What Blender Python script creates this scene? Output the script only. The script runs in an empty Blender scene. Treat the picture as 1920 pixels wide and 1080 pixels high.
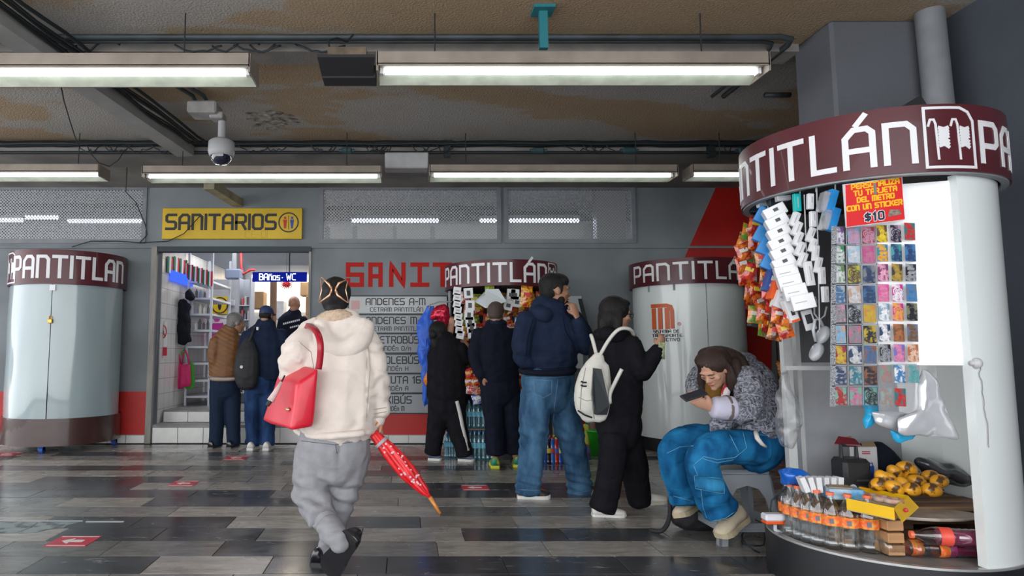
import bpy, bmesh, math, random
from mathutils import Vector, Matrix, noise
import numpy as np
R = math.radians
rnd = random.Random(7)
S = bpy.context.scene
COL = S.collection
# ---------------------------------------------------------------- camera, sky, exposure
FPX = 1250.0; CX = 760.0; CAMH = 1.15; PITCH = math.atan(120/1250)
cam_data = bpy.data.cameras.new('camera'); cam = bpy.data.objects.new('camera', cam_data); COL.objects.link(cam)
cam_data.sensor_width = 36; cam_data.lens = 36*FPX/1920; cam_data.shift_x = (960-CX)/1920
cam_data.clip_start = .05; cam_data.clip_end = 200
cam.location = (0, 0, CAMH); cam.rotation_euler = (math.pi/2+PITCH, 0, 0)
S.camera = cam
S.view_settings.view_transform = 'Standard'; S.view_settings.look = 'None'; S.view_settings.gamma = 1
S.view_settings.use_curve_mapping = False
S.view_settings.exposure = 0.0
world = bpy.data.worlds.new('overcast_sky'); S.world = world; world.use_nodes = True
wb = world.node_tree.nodes['Background']; wb.inputs[0].default_value = (.94, .97, 1.0, 1); wb.inputs[1].default_value = 4.2

def area(name, loc, rot, size, power, color=(1,1,1)):
    l = bpy.data.lights.new(name, 'AREA'); l.shape = 'RECTANGLE'; l.size, l.size_y = size; l.energy = power; l.color = color
    o = bpy.data.objects.new(name, l); o.location = loc; o.rotation_euler = rot; COL.objects.link(o); return o

# ---------------------------------------------------------------- pixel helpers (photograph pixel + real depth -> point)
CP, SP = math.cos(PITCH), math.sin(PITCH)
def P(px, py, Y):
    if py == 0: py = 640   # only x is wanted: take a mid-height row
    u = (px-CX)/FPX; v = (540-py)/FPX
    t = Y/(CP-v*SP)
    return Vector((u*t, Y, CAMH+(SP+v*CP)*t))
def G(px, py, z=0.0):
    u = (px-CX)/FPX; v = (540-py)/FPX
    t = (z-CAMH)/(SP+v*CP)
    return Vector((u*t, (CP-v*SP)*t, z))
def proj(p):
    d = p[1]*CP+(p[2]-CAMH)*SP; up = -p[1]*SP+(p[2]-CAMH)*CP
    return CX+FPX*p[0]/d, 540-FPX*up/d

# ---------------------------------------------------------------- materials
MATS = {}
def mat(name, color, rough=.6, metal=0, var=0.0, vscale=8, bump=0.0, bscale=40, coat=0, emit=None, estr=0, color2=None, stretch=(1,1,1), coord='Object', detail=4, sheen=0, spec=.5, alpha=1, ramp=(.35,.65), distort=0.0):
    if name in MATS: return MATS[name]
    m = bpy.data.materials.new(name); MATS[name] = m; m.use_nodes = True
    nt = m.node_tree; b = nt.nodes['Principled BSDF']
    b.inputs['Base Color'].default_value = (*color, 1); b.inputs['Roughness'].default_value = rough
    b.inputs['Metallic'].default_value = metal; b.inputs['Coat Weight'].default_value = coat
    if rough >= .75 and spec == .5: spec = .12
    b.inputs['Specular IOR Level'].default_value = spec; b.inputs['Sheen Weight'].default_value = sheen
    b.inputs['Alpha'].default_value = alpha
    if emit: b.inputs['Emission Color'].default_value = (*emit, 1); b.inputs['Emission Strength'].default_value = estr
    if var or bump or color2:
        tc = nt.nodes.new('ShaderNodeTexCoord'); mp = nt.nodes.new('ShaderNodeMapping'); mp.inputs['Scale'].default_value = stretch
        if coord == 'World':
            g = nt.nodes.new('ShaderNodeNewGeometry'); nt.links.new(g.outputs['Position'], mp.inputs['Vector'])
        else: nt.links.new(tc.outputs[coord], mp.inputs['Vector'])
    if var or color2:
        n = nt.nodes.new('ShaderNodeTexNoise'); n.inputs['Scale'].default_value = vscale; n.inputs['Detail'].default_value = detail
        n.inputs['Distortion'].default_value = distort
        nt.links.new(mp.outputs[0], n.inputs['Vector'])
        cr = nt.nodes.new('ShaderNodeValToRGB'); nt.links.new(n.outputs['Fac'], cr.inputs[0])
        c2 = color2 if color2 else tuple(max(0, c*(1-var)) for c in color)
        c1 = color if color2 else tuple(min(1, c*(1+var)) for c in color)
        cr.color_ramp.elements[0].position = ramp[0]; cr.color_ramp.elements[1].position = ramp[1]
        cr.color_ramp.elements[0].color = (*c2, 1); cr.color_ramp.elements[1].color = (*c1, 1)
        nt.links.new(cr.outputs[0], b.inputs['Base Color'])
    if bump:
        n2 = nt.nodes.new('ShaderNodeTexNoise'); n2.inputs['Scale'].default_value = bscale; n2.inputs['Detail'].default_value = 3
        nt.links.new(mp.outputs[0], n2.inputs['Vector'])
        bp = nt.nodes.new('ShaderNodeBump'); bp.inputs['Strength'].default_value = bump; bp.inputs['Distance'].default_value = .01
        nt.links.new(n2.outputs['Fac'], bp.inputs['Height']); nt.links.new(bp.outputs[0], b.inputs['Normal'])
    return m
def emis(name, color, strength):
    if name in MATS: return MATS[name]
    m = bpy.data.materials.new(name); MATS[name] = m; m.use_nodes = True; nt = m.node_tree
    nt.nodes.remove(nt.nodes['Principled BSDF']); e = nt.nodes.new('ShaderNodeEmission')
    e.inputs[0].default_value = (*color, 1); e.inputs[1].default_value = strength
    nt.links.new(e.outputs[0], nt.nodes['Material Output'].inputs[0]); return m
def clear(name, tint=(1,1,1), gloss=.12, rough=.08, milk=0.0, milkc=(.8,.8,.85), bumpy=0):
    """thin clear plastic: mostly see-through, with a sheen"""
    if name in MATS: return MATS[name]
    m = bpy.data.materials.new(name); MATS[name] = m; m.use_nodes = True; nt = m.node_tree
    nt.nodes.remove(nt.nodes['Principled BSDF'])
    tr = nt.nodes.new('ShaderNodeBsdfTransparent'); tr.inputs[0].default_value = (*tint, 1)
    gl = nt.nodes.new('ShaderNodeBsdfGlossy'); gl.inputs['Roughness'].default_value = rough
    fr = nt.nodes.new('ShaderNodeLayerWeight'); fr.inputs[0].default_value = .35
    ad = nt.nodes.new('ShaderNodeMath'); ad.operation = 'MULTIPLY_ADD'; ad.inputs[1].default_value = .55; ad.inputs[2].default_value = gloss; ad.use_clamp = True
    nt.links.new(fr.outputs['Facing'], ad.inputs[0])
    mx = nt.nodes.new('ShaderNodeMixShader'); nt.links.new(ad.outputs[0], mx.inputs[0])
    nt.links.new(tr.outputs[0], mx.inputs[1]); nt.links.new(gl.outputs[0], mx.inputs[2])
    last = mx
    if milk:
        df = nt.nodes.new('ShaderNodeBsdfDiffuse'); df.inputs[0].default_value = (*milkc, 1)
        m2 = nt.nodes.new('ShaderNodeMixShader'); m2.inputs[0].default_value = milk
        nt.links.new(mx.outputs[0], m2.inputs[1]); nt.links.new(df.outputs[0], m2.inputs[2]); last = m2
    if bumpy:
        tc = nt.nodes.new('ShaderNodeTexCoord'); n2 = nt.nodes.new('ShaderNodeTexNoise'); n2.inputs['Scale'].default_value = bumpy
        nt.links.new(tc.outputs['Object'], n2.inputs['Vector']); bp = nt.nodes.new('ShaderNodeBump'); bp.inputs['Strength'].default_value = .8
        nt.links.new(n2.outputs['Fac'], bp.inputs['Height']); nt.links.new(bp.outputs[0], gl.inputs['Normal'])
    nt.links.new(last.outputs[0], nt.nodes['Material Output'].inputs[0]); return m

# ---------------------------------------------------------------- object helpers
def link(o, parent=None):
    COL.objects.link(o)
    if parent is not None:
        o.parent = parent
        o.matrix_parent_inverse = Matrix.Translation(-parent_world(parent))
    return o
def parent_world(p):
    # every empty/mesh we parent to has only a translation; children meshes carry their own location
    v = Vector(p.location)
    if p.parent is not None: v = v  # locations are stored in world terms thanks to the parent inverse
    return v
def tag(o, label=None, cat=None, group=None, kind=None):
    if label: o['label'] = label
    if cat: o['category'] = cat
    if group: o['group'] = group
    if kind: o['kind'] = kind
    return o
def thing(name, loc, label, cat, group=None):
    o = bpy.data.objects.new(name, None); o.empty_display_size = .1; o.location = loc; COL.objects.link(o)
    return tag(o, label, cat, group)
def mesh_obj(name, verts, faces, m, parent=None, smooth=False, org=None):
    me = bpy.data.meshes.new(name)
    vs = [Vector(v) for v in verts]
    if org is None:
        if vs:
            lo = Vector((min(v[i] for v in vs) for i in range(3))); hi = Vector((max(v[i] for v in vs) for i in range(3)))
            org = (lo+hi)/2; org.z = lo.z
        else: org = Vector((0,0,0))
    org = Vector(org)
    me.from_pydata([v-org for v in vs], [], faces); me.update()
    if smooth: me.polygons.foreach_set('use_smooth', [True]*len(me.polygons))
    if isinstance(m, (list, tuple)):
        for k in m: me.materials.append(k)
    elif m: me.materials.append(m)
    o = bpy.data.objects.new(name, me); o.location = org
    return link(o, parent)
class MB:
    """collects primitive pieces (world coordinates) into one mesh"""
    def __init__(s): s.v = []; s.f = []
    def add(s, v, f):
        n = len(s.v); s.v += [Vector(x) for x in v]; s.f += [tuple(i+n for i in q) for q in f]; return s
    def box(s, c, size, M=None, taper=None):
        x, y, z = [k/2 for k in size]; vs = []
        for dz in (-1, 1):
            for dx, dy in ((-1,-1),(1,-1),(1,1),(-1,1)):
                t = taper if (taper and dz > 0) else 1
                v = Vector((dx*x*t, dy*y*t, dz*z))
                if M: v = M @ v
                vs.append(v+Vector(c))
        return s.add(vs, [(0,3,2,1),(4,5,6,7),(0,1,5,4),(1,2,6,5),(2,3,7,6),(3,0,4,7)])
    def bx(s, x0, x1, y0, y1, z0, z1): return s.box(((x0+x1)/2,(y0+y1)/2,(z0+z1)/2), (x1-x0, y1-y0, z1-z0))
    def bbox(s, c, size, bev=.01, M=None):
        """box with chamfered edges"""
        x, y, z = [k/2 for k in size]; b = min(bev, x*.9, y*.9, z*.9); bm = bmesh.new()
        r = bmesh.ops.create_cube(bm, size=1)
        for v in bm.verts: v.co = Vector((v.co.x*2*x, v.co.y*2*y, v.co.z*2*z))
        bmesh.ops.bevel(bm, geom=bm.edges[:], offset=b, segments=1, affect='EDGES')
        bm.verts.index_update()
        vs = [((M @ v.co) if M else v.co)+Vector(c) for v in bm.verts]; fs = [tuple(v.index for v in f.verts) for f in bm.faces]
        bm.free(); return s.add(vs, fs)
    def cyl(s, a, b, r, n=12, r2=None, caps=True):
        a = Vector(a); b = Vector(b); t = (b-a); L = t.length
        if L < 1e-6: return s
        t /= L; u = t.orthogonal().normalized(); w = t.cross(u); r2 = r if r2 is None else r2
        vs = [a+(u*math.cos(2*math.pi*i/n)+w*math.sin(2*math.pi*i/n))*r for i in range(n)]
        vs += [b+(u*math.cos(2*math.pi*i/n)+w*math.sin(2*math.pi*i/n))*r2 for i in range(n)]
        fs = [(i,(i+1)%n,n+(i+1)%n,n+i) for i in range(n)]
        if caps: fs += [tuple(range(n))[::-1], tuple(range(n,2*n))]
        return s.add(vs, fs)
    def path(s, pts, r, n=6):
        """tube along a polyline"""
        pts = [Vector(p) for p in pts]; N = len(pts); vs = []; fs = []; u = None
        for i, p in enumerate(pts):
            t = (pts[min(i+1,N-1)]-pts[max(i-1,0)]).normalized()
            if u is None: u = t.orthogonal().normalized()
            else:
                u = (u-t*u.dot(t)); u = u.normalized() if u.length > 1e-6 else t.orthogonal().normalized()
            w = t.cross(u); rr = r[i] if isinstance(r, (list,tuple)) else r
            vs += [p+(u*math.cos(2*math.pi*k/n)+w*math.sin(2*math.pi*k/n))*rr for k in range(n)]
        for i in range(N-1):
            for k in range(n): fs.append((i*n+k, i*n+(k+1)%n, (i+1)*n+(k+1)%n, (i+1)*n+k))
        fs += [tuple(range(n))[::-1], tuple(range((N-1)*n, N*n))]
        return s.add(vs, fs)
    def lathe(s, c, prof, n=20, a0=0, a1=2*math.pi, sx=1, sy=1, M=None):
        full = abs(a1-a0-2*math.pi) < 1e-4; m = n if full else n+1; vs = []; fs = []
        for r, z in prof:
            for i in range(m):
                a = a0+(a1-a0)*i/n; v = Vector((r*math.cos(a)*sx, r*math.sin(a)*sy, z))
                vs.append(((M @ v) if M else v)+Vector(c))
        for j in range(len(prof)-1):
            for i in range(n):
                k = (i+1)%m if full else i+1
                fs.append((j*m+i, j*m+k, (j+1)*m+k, (j+1)*m+i))
        return s.add(vs, fs)
    def ell(s, c, r, n=12, M=None):
        prof = [(math.sin(math.pi*j/(n//2+2)), -math.cos(math.pi*j/(n//2+2))) for j in range(n//2+3)]
        vs = []; fs = []; N = len(prof)
        for q, z in prof:
            for i in range(n):
                a = 2*math.pi*i/n; v = Vector((q*math.cos(a)*r[0], q*math.sin(a)*r[1], z*r[2]))
                vs.append(((M @ v) if M else v)+Vector(c))
        for j in range(N-1):
            for i in range(n): fs.append((j*n+i, j*n+(i+1)%n, (j+1)*n+(i+1)%n, (j+1)*n+i))
        return s.add(vs, fs)
    def quad(s, a, b, c, d): return s.add([a,b,c,d], [(0,1,2,3)])
    def slab(s, poly, off):
        """polygon (list of points) extruded by the vector off"""
        n = len(poly); poly = [Vector(p) for p in poly]; off = Vector(off)
        return s.add(poly+[p+off for p in poly], [tuple(range(n))[::-1], tuple(range(n,2*n))]+[(i,(i+1)%n,n+(i+1)%n,n+i) for i in range(n)])
    def build(s, name, m, parent=None, smooth=False, org=None): return mesh_obj(name, s.v, s.f, m, parent, smooth, org)
def auto_smooth(o, ang=35):
    me = o.data; me.polygons.foreach_set('use_smooth', [True]*len(me.polygons))
    bm = bmesh.new(); bm.from_mesh(me)
    for e in bm.edges:
        if len(e.link_faces) == 2 and e.calc_face_angle(0) > R(ang): e.smooth = False
    bm.to_mesh(me); bm.free(); return o
def copy_tree(root, delta, label=None):
    c = root.copy(); c.location = Vector(root.location)+Vector(delta); COL.objects.link(c)
    if label: c['label'] = label
    for ch in root.children:
        d = ch.copy(); COL.objects.link(d); d.parent = c
        for g in ch.children:
            e = g.copy(); COL.objects.link(e); e.parent = d
    return c
ORD = ['first','second','third','fourth','fifth','sixth','seventh','eighth','ninth','tenth','eleventh','twelfth','thirteenth','fourteenth','fifteenth','sixteenth','seventeenth','eighteenth','nineteenth','twentieth']

ORDX = ORD+['twenty-first','twenty-second','twenty-third','twenty-fourth','twenty-fifth','twenty-sixth']
# ---------------------------------------------------------------- stroke lettering
def glyphs():
    g = {}; w = .62
    g['A'] = (w, [[(0,0),(0,.78),(.2,1),(w-.12,1),(w,.88),(w,0)],[(0,.42),(w,.42)]])
    g['a'] = g['A']
    g['N'] = (w, [[(0,0),(0,1),(w-.15,1),(w,.85),(w,0)]])
    g['P'] = (w, [[(0,0),(0,1),(w-.12,1),(w,.88),(w,.5),(w-.12,.4),(0,.4)]])
    g['T'] = (.66, [[(0,1),(.66,1)],[(.33,1),(.33,0)]])
    g['I'] = (0.0, [[(0,0),(0,1)]])
    g['L'] = (.5, [[(0,1),(0,0),(.5,0)]])
    g['S'] = (w, [[(w,1),(.1,1),(0,.9),(0,.6),(.1,.5),(w-.1,.5),(w,.4),(w,.1),(w-.1,0),(0,0)]])
    g['R'] = (w, [[(0,0),(0,1),(w-.12,1),(w,.88),(w,.55),(w-.12,.45),(0,.45)],[(w-.25,.45),(w,0)]])
    g['O'] = (w, [[(.12,0),(0,.12),(0,.88),(.12,1),(w-.12,1),(w,.88),(w,.12),(w-.12,0),(.12,0)]])
    g['0'] = g['O']
    g['C'] = (w, [[(w,1),(.15,1),(0,.85),(0,.15),(.15,0),(w,0)]])
    g['G'] = (w, [[(w,1),(.15,1),(0,.85),(0,.15),(.15,0),(w,0),(w,.45),(.3,.45)]])
    g['D'] = (w, [[(0,0),(0,1),(w-.2,1),(w,.8),(w,.2),(w-.2,0),(0,0)]])
    g['E'] = (w*.9, [[(w*.9,1),(.15,1),(0,.85),(0,.15),(.15,0),(w*.9,0)],[(0,.5),(w*.8,.5)]])
    g['M'] = (.82, [[(0,0),(0,1),(.7,1),(.82,.88),(.82,0)],[(.41,1),(.41,0)]])
    g['U'] = (w, [[(0,1),(0,.12),(.12,0),(w-.12,0),(w,.12),(w,1)]])
    g['B'] = (w, [[(0,0),(0,1),(w-.15,1),(w-.05,.9),(w-.05,.6),(w-.15,.52),(0,.52)],[(w-.15,.52),(w,.42),(w,.1),(w-.1,0),(0,0)]])
    g['X'] = (w, [[(0,0),(w,1)],[(0,1),(w,0)]])
    g['K'] = (w, [[(0,0),(0,1)],[(w,1),(.02,.45)],[(.2,.6),(w,0)]])
    g['H'] = (w, [[(0,0),(0,1)],[(w,0),(w,1)],[(0,.5),(w,.5)]])
    g['V'] = (w, [[(0,1),(w/2,0),(w,1)]])
    g['W'] = (.85, [[(0,1),(.2,0),(.42,.7),(.65,0),(.85,1)]])
    g['Y'] = (w, [[(0,1),(w/2,.5),(w,1)],[(w/2,.5),(w/2,0)]])
    g['Z'] = (w, [[(0,1),(w,1),(0,0),(w,0)]])
    g['J'] = (.5, [[(.5,1),(.5,.12),(.38,0),(0,0)]])
    g['1'] = (.25, [[(0,.8),(.2,1),(.2,0)]])
    g['6'] = (w, [[(w,1),(.12,1),(0,.85),(0,.12),(.12,0),(w-.12,0),(w,.12),(w,.4),(w-.1,.5),(0,.5)]])
    g['n'] = (w*.8, [[(0,0),(0,.68),(w*.7,.68),(w*.8,.6),(w*.8,0)]])
    g['o'] = (w*.8, [[(0,0),(0,.68),(w*.8,.68),(w*.8,0),(0,0)]])
    g['s'] = (w*.75, [[(w*.75,.68),(0,.68),(0,.36),(w*.75,.34),(w*.75,0),(0,0)]])
    g['q'] = (w*.8, [[(w*.8,0),(w*.8,.68),(0,.68),(0,0),(w*.8,0)],])
    g['$'] = (w, [[(w,.85),(.1,.85),(0,.75),(0,.6),(.1,.5),(w-.1,.5),(w,.4),(w,.25),(w-.1,.14),(0,.14)],[(w/2,1.0),(w/2,0)]])
    g['-'] = (.35, [[(0,.48),(.35,.48)]])
    g['/'] = (.45, [[(0,-.05),(.45,1.05)]])
    g['.'] = (.05, [[(0,.35),(.06,.35)]])
    g["'"] = (.0, [[(-.15,1.12),(.05,1.35)]])
    g[' '] = (.3, [])
    sq = {'a': [[(0,0),(0,1),(w,1),(w,0)],[(0,.42),(w,.42)]], 'N2': [[(0,0),(0,1),(w,0),(w,1)]]}
    g['{'] = (w, sq['a']); g['}'] = (w, sq['N2'])                                   # square A and N of the painted word
    g['['] = (w, [[(w,1),(0,1),(0,.5),(w,.5),(w,0),(0,0),(0,.22)]])                 # square S
    g[']'] = (.5, [[(0,1),(.5,1)],[(.25,1),(.25,0)],[(0,0),(.5,0)]])                 # slab I
    return g
GL = glyphs()
def expand(text):
    """Á is A plus an accent"""
    out = []
    for ch in text:
        if ch in 'ÁÉÚÍÓ': out.append(({'Á':'A','É':'E','Ú':'U','Í':'I','Ó':'O'}[ch], "acc"))
        elif ch == 'ñ': out.append(('n', 'til'))
        else: out.append((ch, None))
    return out
def text_width(text, gap=.26): return sum(GL[c][0]+gap for c, _ in expand(text))-gap
def ribbon(mb, pts, th, fn, depth, step):
    q = [pts[0]]
    for a, b in zip(pts, pts[1:]):
        L = math.dist(a, b); n = max(1, int(L/step))
        q += [(a[0]+(b[0]-a[0])*i/n, a[1]+(b[1]-a[1])*i/n) for i in range(1, n+1)]
    closed = math.dist(q[0], q[-1]) < 1e-5; N = len(q); V = []
    for i in range(N):
        p0 = q[i-1] if i else (q[-2] if closed else q[0]); p1 = q[(i+1)] if i < N-1 else (q[1] if closed else q[-1])
        d0 = Vector((q[i][0]-p0[0], q[i][1]-p0[1])); d1 = Vector((p1[0]-q[i][0], p1[1]-q[i][1]))
        if d0.length < 1e-7: d0 = d1
        if d1.length < 1e-7: d1 = d0
        d0.normalize(); d1.normalize(); t = (d0+d1)
        t = t.normalized() if t.length > 1e-4 else d0
        nrm = Vector((-t.y, t.x)); c = max(.5, nrm.dot(Vector((-d0.y, d0.x)))); h = th/2/c
        e = Vector((0,0))
        if not closed and i == 0: e = -d1*th*.5
        if not closed and i == N-1: e = d0*th*.5
        for sgn in (1, -1):
            x = q[i][0]+nrm.x*h*sgn+e.x; y = q[i][1]+nrm.y*h*sgn+e.y
            V.append(fn(x, y, depth)); V.append(fn(x, y, 0))
    F = []
    for i in range(N-1):
        a = 4*i; b = a+4
        F += [(a, b, b+2, a+2), (a+1, a, b, b+1)[::-1], (a+2, a+3, b+3, b+2)[::-1]]
    mb.add(V, F)
def letters(mb, text, fn, h, th=.16, gap=.26, depth=.002, sx=1.0, step=.25):
    """fn(x, y, d): metres along, up, out"""
    x = 0
    for ch, acc in expand(text):
        w, strokes = GL[ch]
        for k, st in enumerate(strokes):
            ribbon(mb, [((x+a)*h*sx, b*h) for a, b in st], th*h, fn, depth*(1+.35*k), step*h)
        if acc == 'acc': ribbon(mb, [((x+w*.45)*h*sx, 1.13*h), ((x+w*.75)*h*sx, 1.36*h)], th*h*.9, fn, depth, step*h)
        if acc == 'til': ribbon(mb, [((x)*h*sx, .9*h), ((x+w)*h*sx, .95*h)], th*h*.8, fn, depth, step*h)
        x += w+gap
    return x
def on_plane(org, ux=(1,0,0), uy=(0,0,1), n=(0,-1,0)):
    org = Vector(org); ux = Vector(ux).normalized(); uy = Vector(uy).normalized(); n = Vector(n).normalized()
    return lambda x, y, d: org+ux*x+uy*y+n*d
# ================================================================ SETTING
WALL = 8.6; CEIL = 3.45; BEAMZ = 3.32; BEAMY = 7.12
M_wall = mat('grey_blue_paint', (.205,.225,.24), rough=.75, var=.16, vscale=1.3, bump=.15, bscale=70, coord='World')
M_wallr = mat('dark_grey_paint', (.072,.08,.098), rough=.8, var=.12, vscale=1.1, bump=.25, bscale=110, coord='World')
M_col = mat('column_grey_paint', (.105,.11,.125), rough=.75, var=.12, vscale=1.1, bump=.3, bscale=110, coord='World')
M_red = mat('red_wall_paint', (.42,.012,.008), rough=.5, var=.12, vscale=3, bump=.15, bscale=90, coord='World')
M_grey = mat('grey_metal', (.24,.25,.26), rough=.55, metal=.2, var=.15, vscale=6)
M_black = mat('black_rubber', (.012,.012,.014), rough=.55)
M_cable = mat('black_cable', (.010,.015,.018), rough=.6)
M_white = mat('white_painted_metal', (.82,.83,.84), rough=.3, coat=.3, var=.03, vscale=2)
M_skirt = mat('white_glazed_tile', (.62,.62,.60), rough=.25, var=.08, vscale=5)
def ceiling_mat():
    m = bpy.data.materials.new('stained_stucco'); m.use_nodes = True; nt = m.node_tree; b = nt.nodes['Principled BSDF']; b.inputs['Roughness'].default_value = .9
    g = nt.nodes.new('ShaderNodeNewGeometry'); mp = nt.nodes.new('ShaderNodeMapping'); mp.inputs['Scale'].default_value = (.8,1.7,1)
    nt.links.new(g.outputs['Position'], mp.inputs['Vector'])
    n = nt.nodes.new('ShaderNodeTexNoise'); n.inputs['Scale'].default_value = .6; n.inputs['Detail'].default_value = 4; n.inputs['Roughness'].default_value = .55; n.inputs['Distortion'].default_value = .4
    nt.links.new(mp.outputs[0], n.inputs['Vector'])
    cr = nt.nodes.new('ShaderNodeValToRGB'); e = cr.color_ramp.elements
    e[0].position = .40; e[0].color = (.43,.405,.38,1); e[1].position = .60; e[1].color = (.40,.285,.175,1)
    k = e.new(.485); k.color = (.42,.375,.325,1); k = e.new(.505); k.color = (.41,.305,.20,1)
    nt.links.new(n.outputs['Fac'], cr.inputs[0])
    n3 = nt.nodes.new('ShaderNodeTexNoise'); n3.inputs['Scale'].default_value = 60; n3.inputs['Detail'].default_value = 4; nt.links.new(g.outputs['Position'], n3.inputs['Vector'])
    mx = nt.nodes.new('ShaderNodeMix'); mx.data_type = 'RGBA'; mx.blend_type = 'MULTIPLY'; mx.inputs[0].default_value = .6
    cr3 = nt.nodes.new('ShaderNodeValToRGB'); cr3.color_ramp.elements[0].position = .3; cr3.color_ramp.elements[0].color = (.55,.55,.55,1); cr3.color_ramp.elements[1].position = .7
    nt.links.new(n3.outputs['Fac'], cr3.inputs[0]); nt.links.new(cr.outputs[0], mx.inputs[6]); nt.links.new(cr3.outputs[0], mx.inputs[7])
    nt.links.new(mx.outputs[2], b.inputs['Base Color'])
    bp = nt.nodes.new('ShaderNodeBump'); bp.inputs['Strength'].default_value = .8; bp.inputs['Distance'].default_value = .012
    nt.links.new(n3.outputs['Fac'], bp.inputs['Height']); nt.links.new(bp.outputs[0], b.inputs['Normal'])
    return m
M_ceil = ceiling_mat()
def stone(name, c1, c2, rough=.2, vein=None):
    m = bpy.data.materials.new(name); m.use_nodes = True; nt = m.node_tree; b = nt.nodes['Principled BSDF']; b.inputs['Roughness'].default_value = rough
    b.inputs['Specular IOR Level'].default_value = .55
    g = nt.nodes.new('ShaderNodeNewGeometry'); oi = nt.nodes.new('ShaderNodeObjectInfo')
    mp = nt.nodes.new('ShaderNodeMapping'); mp.inputs['Scale'].default_value = (1,3.2,1); nt.links.new(g.outputs['Position'], mp.inputs['Vector'])
    ml = nt.nodes.new('ShaderNodeMath'); ml.operation = 'MULTIPLY'; ml.inputs[1].default_value = 40; nt.links.new(oi.outputs['Random'], ml.inputs[0])
    cb = nt.nodes.new('ShaderNodeCombineXYZ'); nt.links.new(ml.outputs[0], cb.inputs[2]); nt.links.new(cb.outputs[0], mp.inputs['Location'])
    n = nt.nodes.new('ShaderNodeTexNoise'); n.inputs['Scale'].default_value = 4.5; n.inputs['Detail'].default_value = 8; n.inputs['Distortion'].default_value = .8; n.inputs['Roughness'].default_value = .65
    nt.links.new(mp.outputs[0], n.inputs['Vector'])
    cr = nt.nodes.new('ShaderNodeValToRGB'); cr.color_ramp.elements[0].position = .3; cr.color_ramp.elements[1].position = .62
    cr.color_ramp.elements[0].color = (*c1,1); cr.color_ramp.elements[1].color = (*c2,1)
    if vein:
        v = cr.color_ramp.elements.new(.69); v.color = (*vein,1); v = cr.color_ramp.elements.new(.80); v.color = (*vein,1)
    nt.links.new(n.outputs['Fac'], cr.inputs[0])
    hs = nt.nodes.new('ShaderNodeHueSaturation'); mr = nt.nodes.new('ShaderNodeMapRange'); mr.inputs[3].default_value = .78; mr.inputs[4].default_value = 1.22
    nt.links.new(oi.outputs['Random'], mr.inputs[0]); nt.links.new(mr.outputs[0], hs.inputs['Value']); nt.links.new(cr.outputs[0], hs.inputs['Color'])
    nt.links.new(hs.outputs[0], b.inputs['Base Color'])
    n2 = nt.nodes.new('ShaderNodeTexNoise'); n2.inputs['Scale'].default_value = 3.0; n2.inputs['Detail'].default_value = 6; nt.links.new(g.outputs['Position'], n2.inputs['Vector'])
    mr2 = nt.nodes.new('ShaderNodeMapRange'); mr2.inputs[1].default_value = .3; mr2.inputs[2].default_value = .7; mr2.inputs[3].default_value = rough-.06; mr2.inputs[4].default_value = rough+.12
    nt.links.new(n2.outputs['Fac'], mr2.inputs[0]); nt.links.new(mr2.outputs[0], b.inputs['Roughness'])
    return m
ST = {'L': stone('pale_marble', (.18,.168,.155), (.36,.33,.30), .22, (.36,.34,.32)),
      'M': stone('grey_marble', (.11,.107,.105), (.22,.21,.20), .2),
      'D': stone('dark_marble', (.034,.036,.041), (.075,.077,.085), .18, (.30,.30,.31)),
      'V': stone('violet_grey_marble', (.05,.047,.055), (.10,.095,.105), .18)}
# floor: bed + stone tiles laid in running rows
floor = MB().bx(-9,7.4,-1.5,WALL+.1,-.06,-.006).build('floor', mat('dark_grout', (.03,.03,.03), .8)); tag(floor, kind='structure')
TY = .303; TX = .64
tile_mesh = {}
def tile_m(k, w):
    key = (k, round(w,3))
    if key not in tile_mesh:
        b = MB().bbox((0,0,-.004), (w-.004, TY-.004, .016), .0015)
        me = bpy.data.meshes.new('tile'); me.from_pydata(b.v, [], b.f); me.materials.append(ST[k]); tile_mesh[key] = me
    return tile_mesh[key]
dark_spans = {0: [(90,350),(560,1920)], 1: [(150,270),(330,690)], 2: [(120,420),(610,650),(790,1178)], 3: [(20,470),(695,870)], 4:[(430,480)], 5:[(60,150)],
              6: [(340,520)], 7:[(700,760),(1000,1110)], 8:[(430,500)], 9:[(650,770)]}
stuff_tiles = {k: MB() for k in ST}; ntile = 0; rt = random.Random(4)
for row in range(-8, 17):
    y0 = 3.585+row*TY; yc = y0+TY/2; off = (row*.37 % 1)*TX+rt.uniform(-.1,.1)
    x = -9+off-TX; runk = 'L'; left = 0
    while x < 7.4-TX:
        xc = x+TX/2; px, py = proj((xc, yc, 0)); vis = yc > 3.4 and -60 < px < 1980
        if left <= 0: runk = rt.choices('LMDV', (52,26,12,10))[0]; left = rt.choice((1,1,2,2,3))
        left -= 1; k = runk
        if row in dark_spans and row < 5: k = 'D' if any(a < px < b for a, b in dark_spans[row]) else (k if k in 'LM' else 'L')
        elif row in dark_spans and any(a < px < b for a, b in dark_spans[row]): k = 'D'
        if row < 6 and px < 640 and k == 'L' and rt.random() < .45: k = 'M'
        yy = yc
        if yy+TY/2 > WALL: x += TX; continue
        if vis and ntile < 298:
            o = bpy.data.objects.new('tile', tile_m(k, TX)); o.location = (xc, yy, rt.uniform(-.0008,.0008)); link(o, floor); o.location = Vector(o.location); ntile += 1
        elif yc > -.5 and -7 < xc < 6: stuff_tiles[k].bx(x+.002, x+TX-.002, y0+.002, y0+TY-.002, -.006, .004)
        x += TX
for k, b in stuff_tiles.items():
    if b.v: tag(b.build('outlying_tiles', ST[k], floor), kind='stuff')

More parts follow.
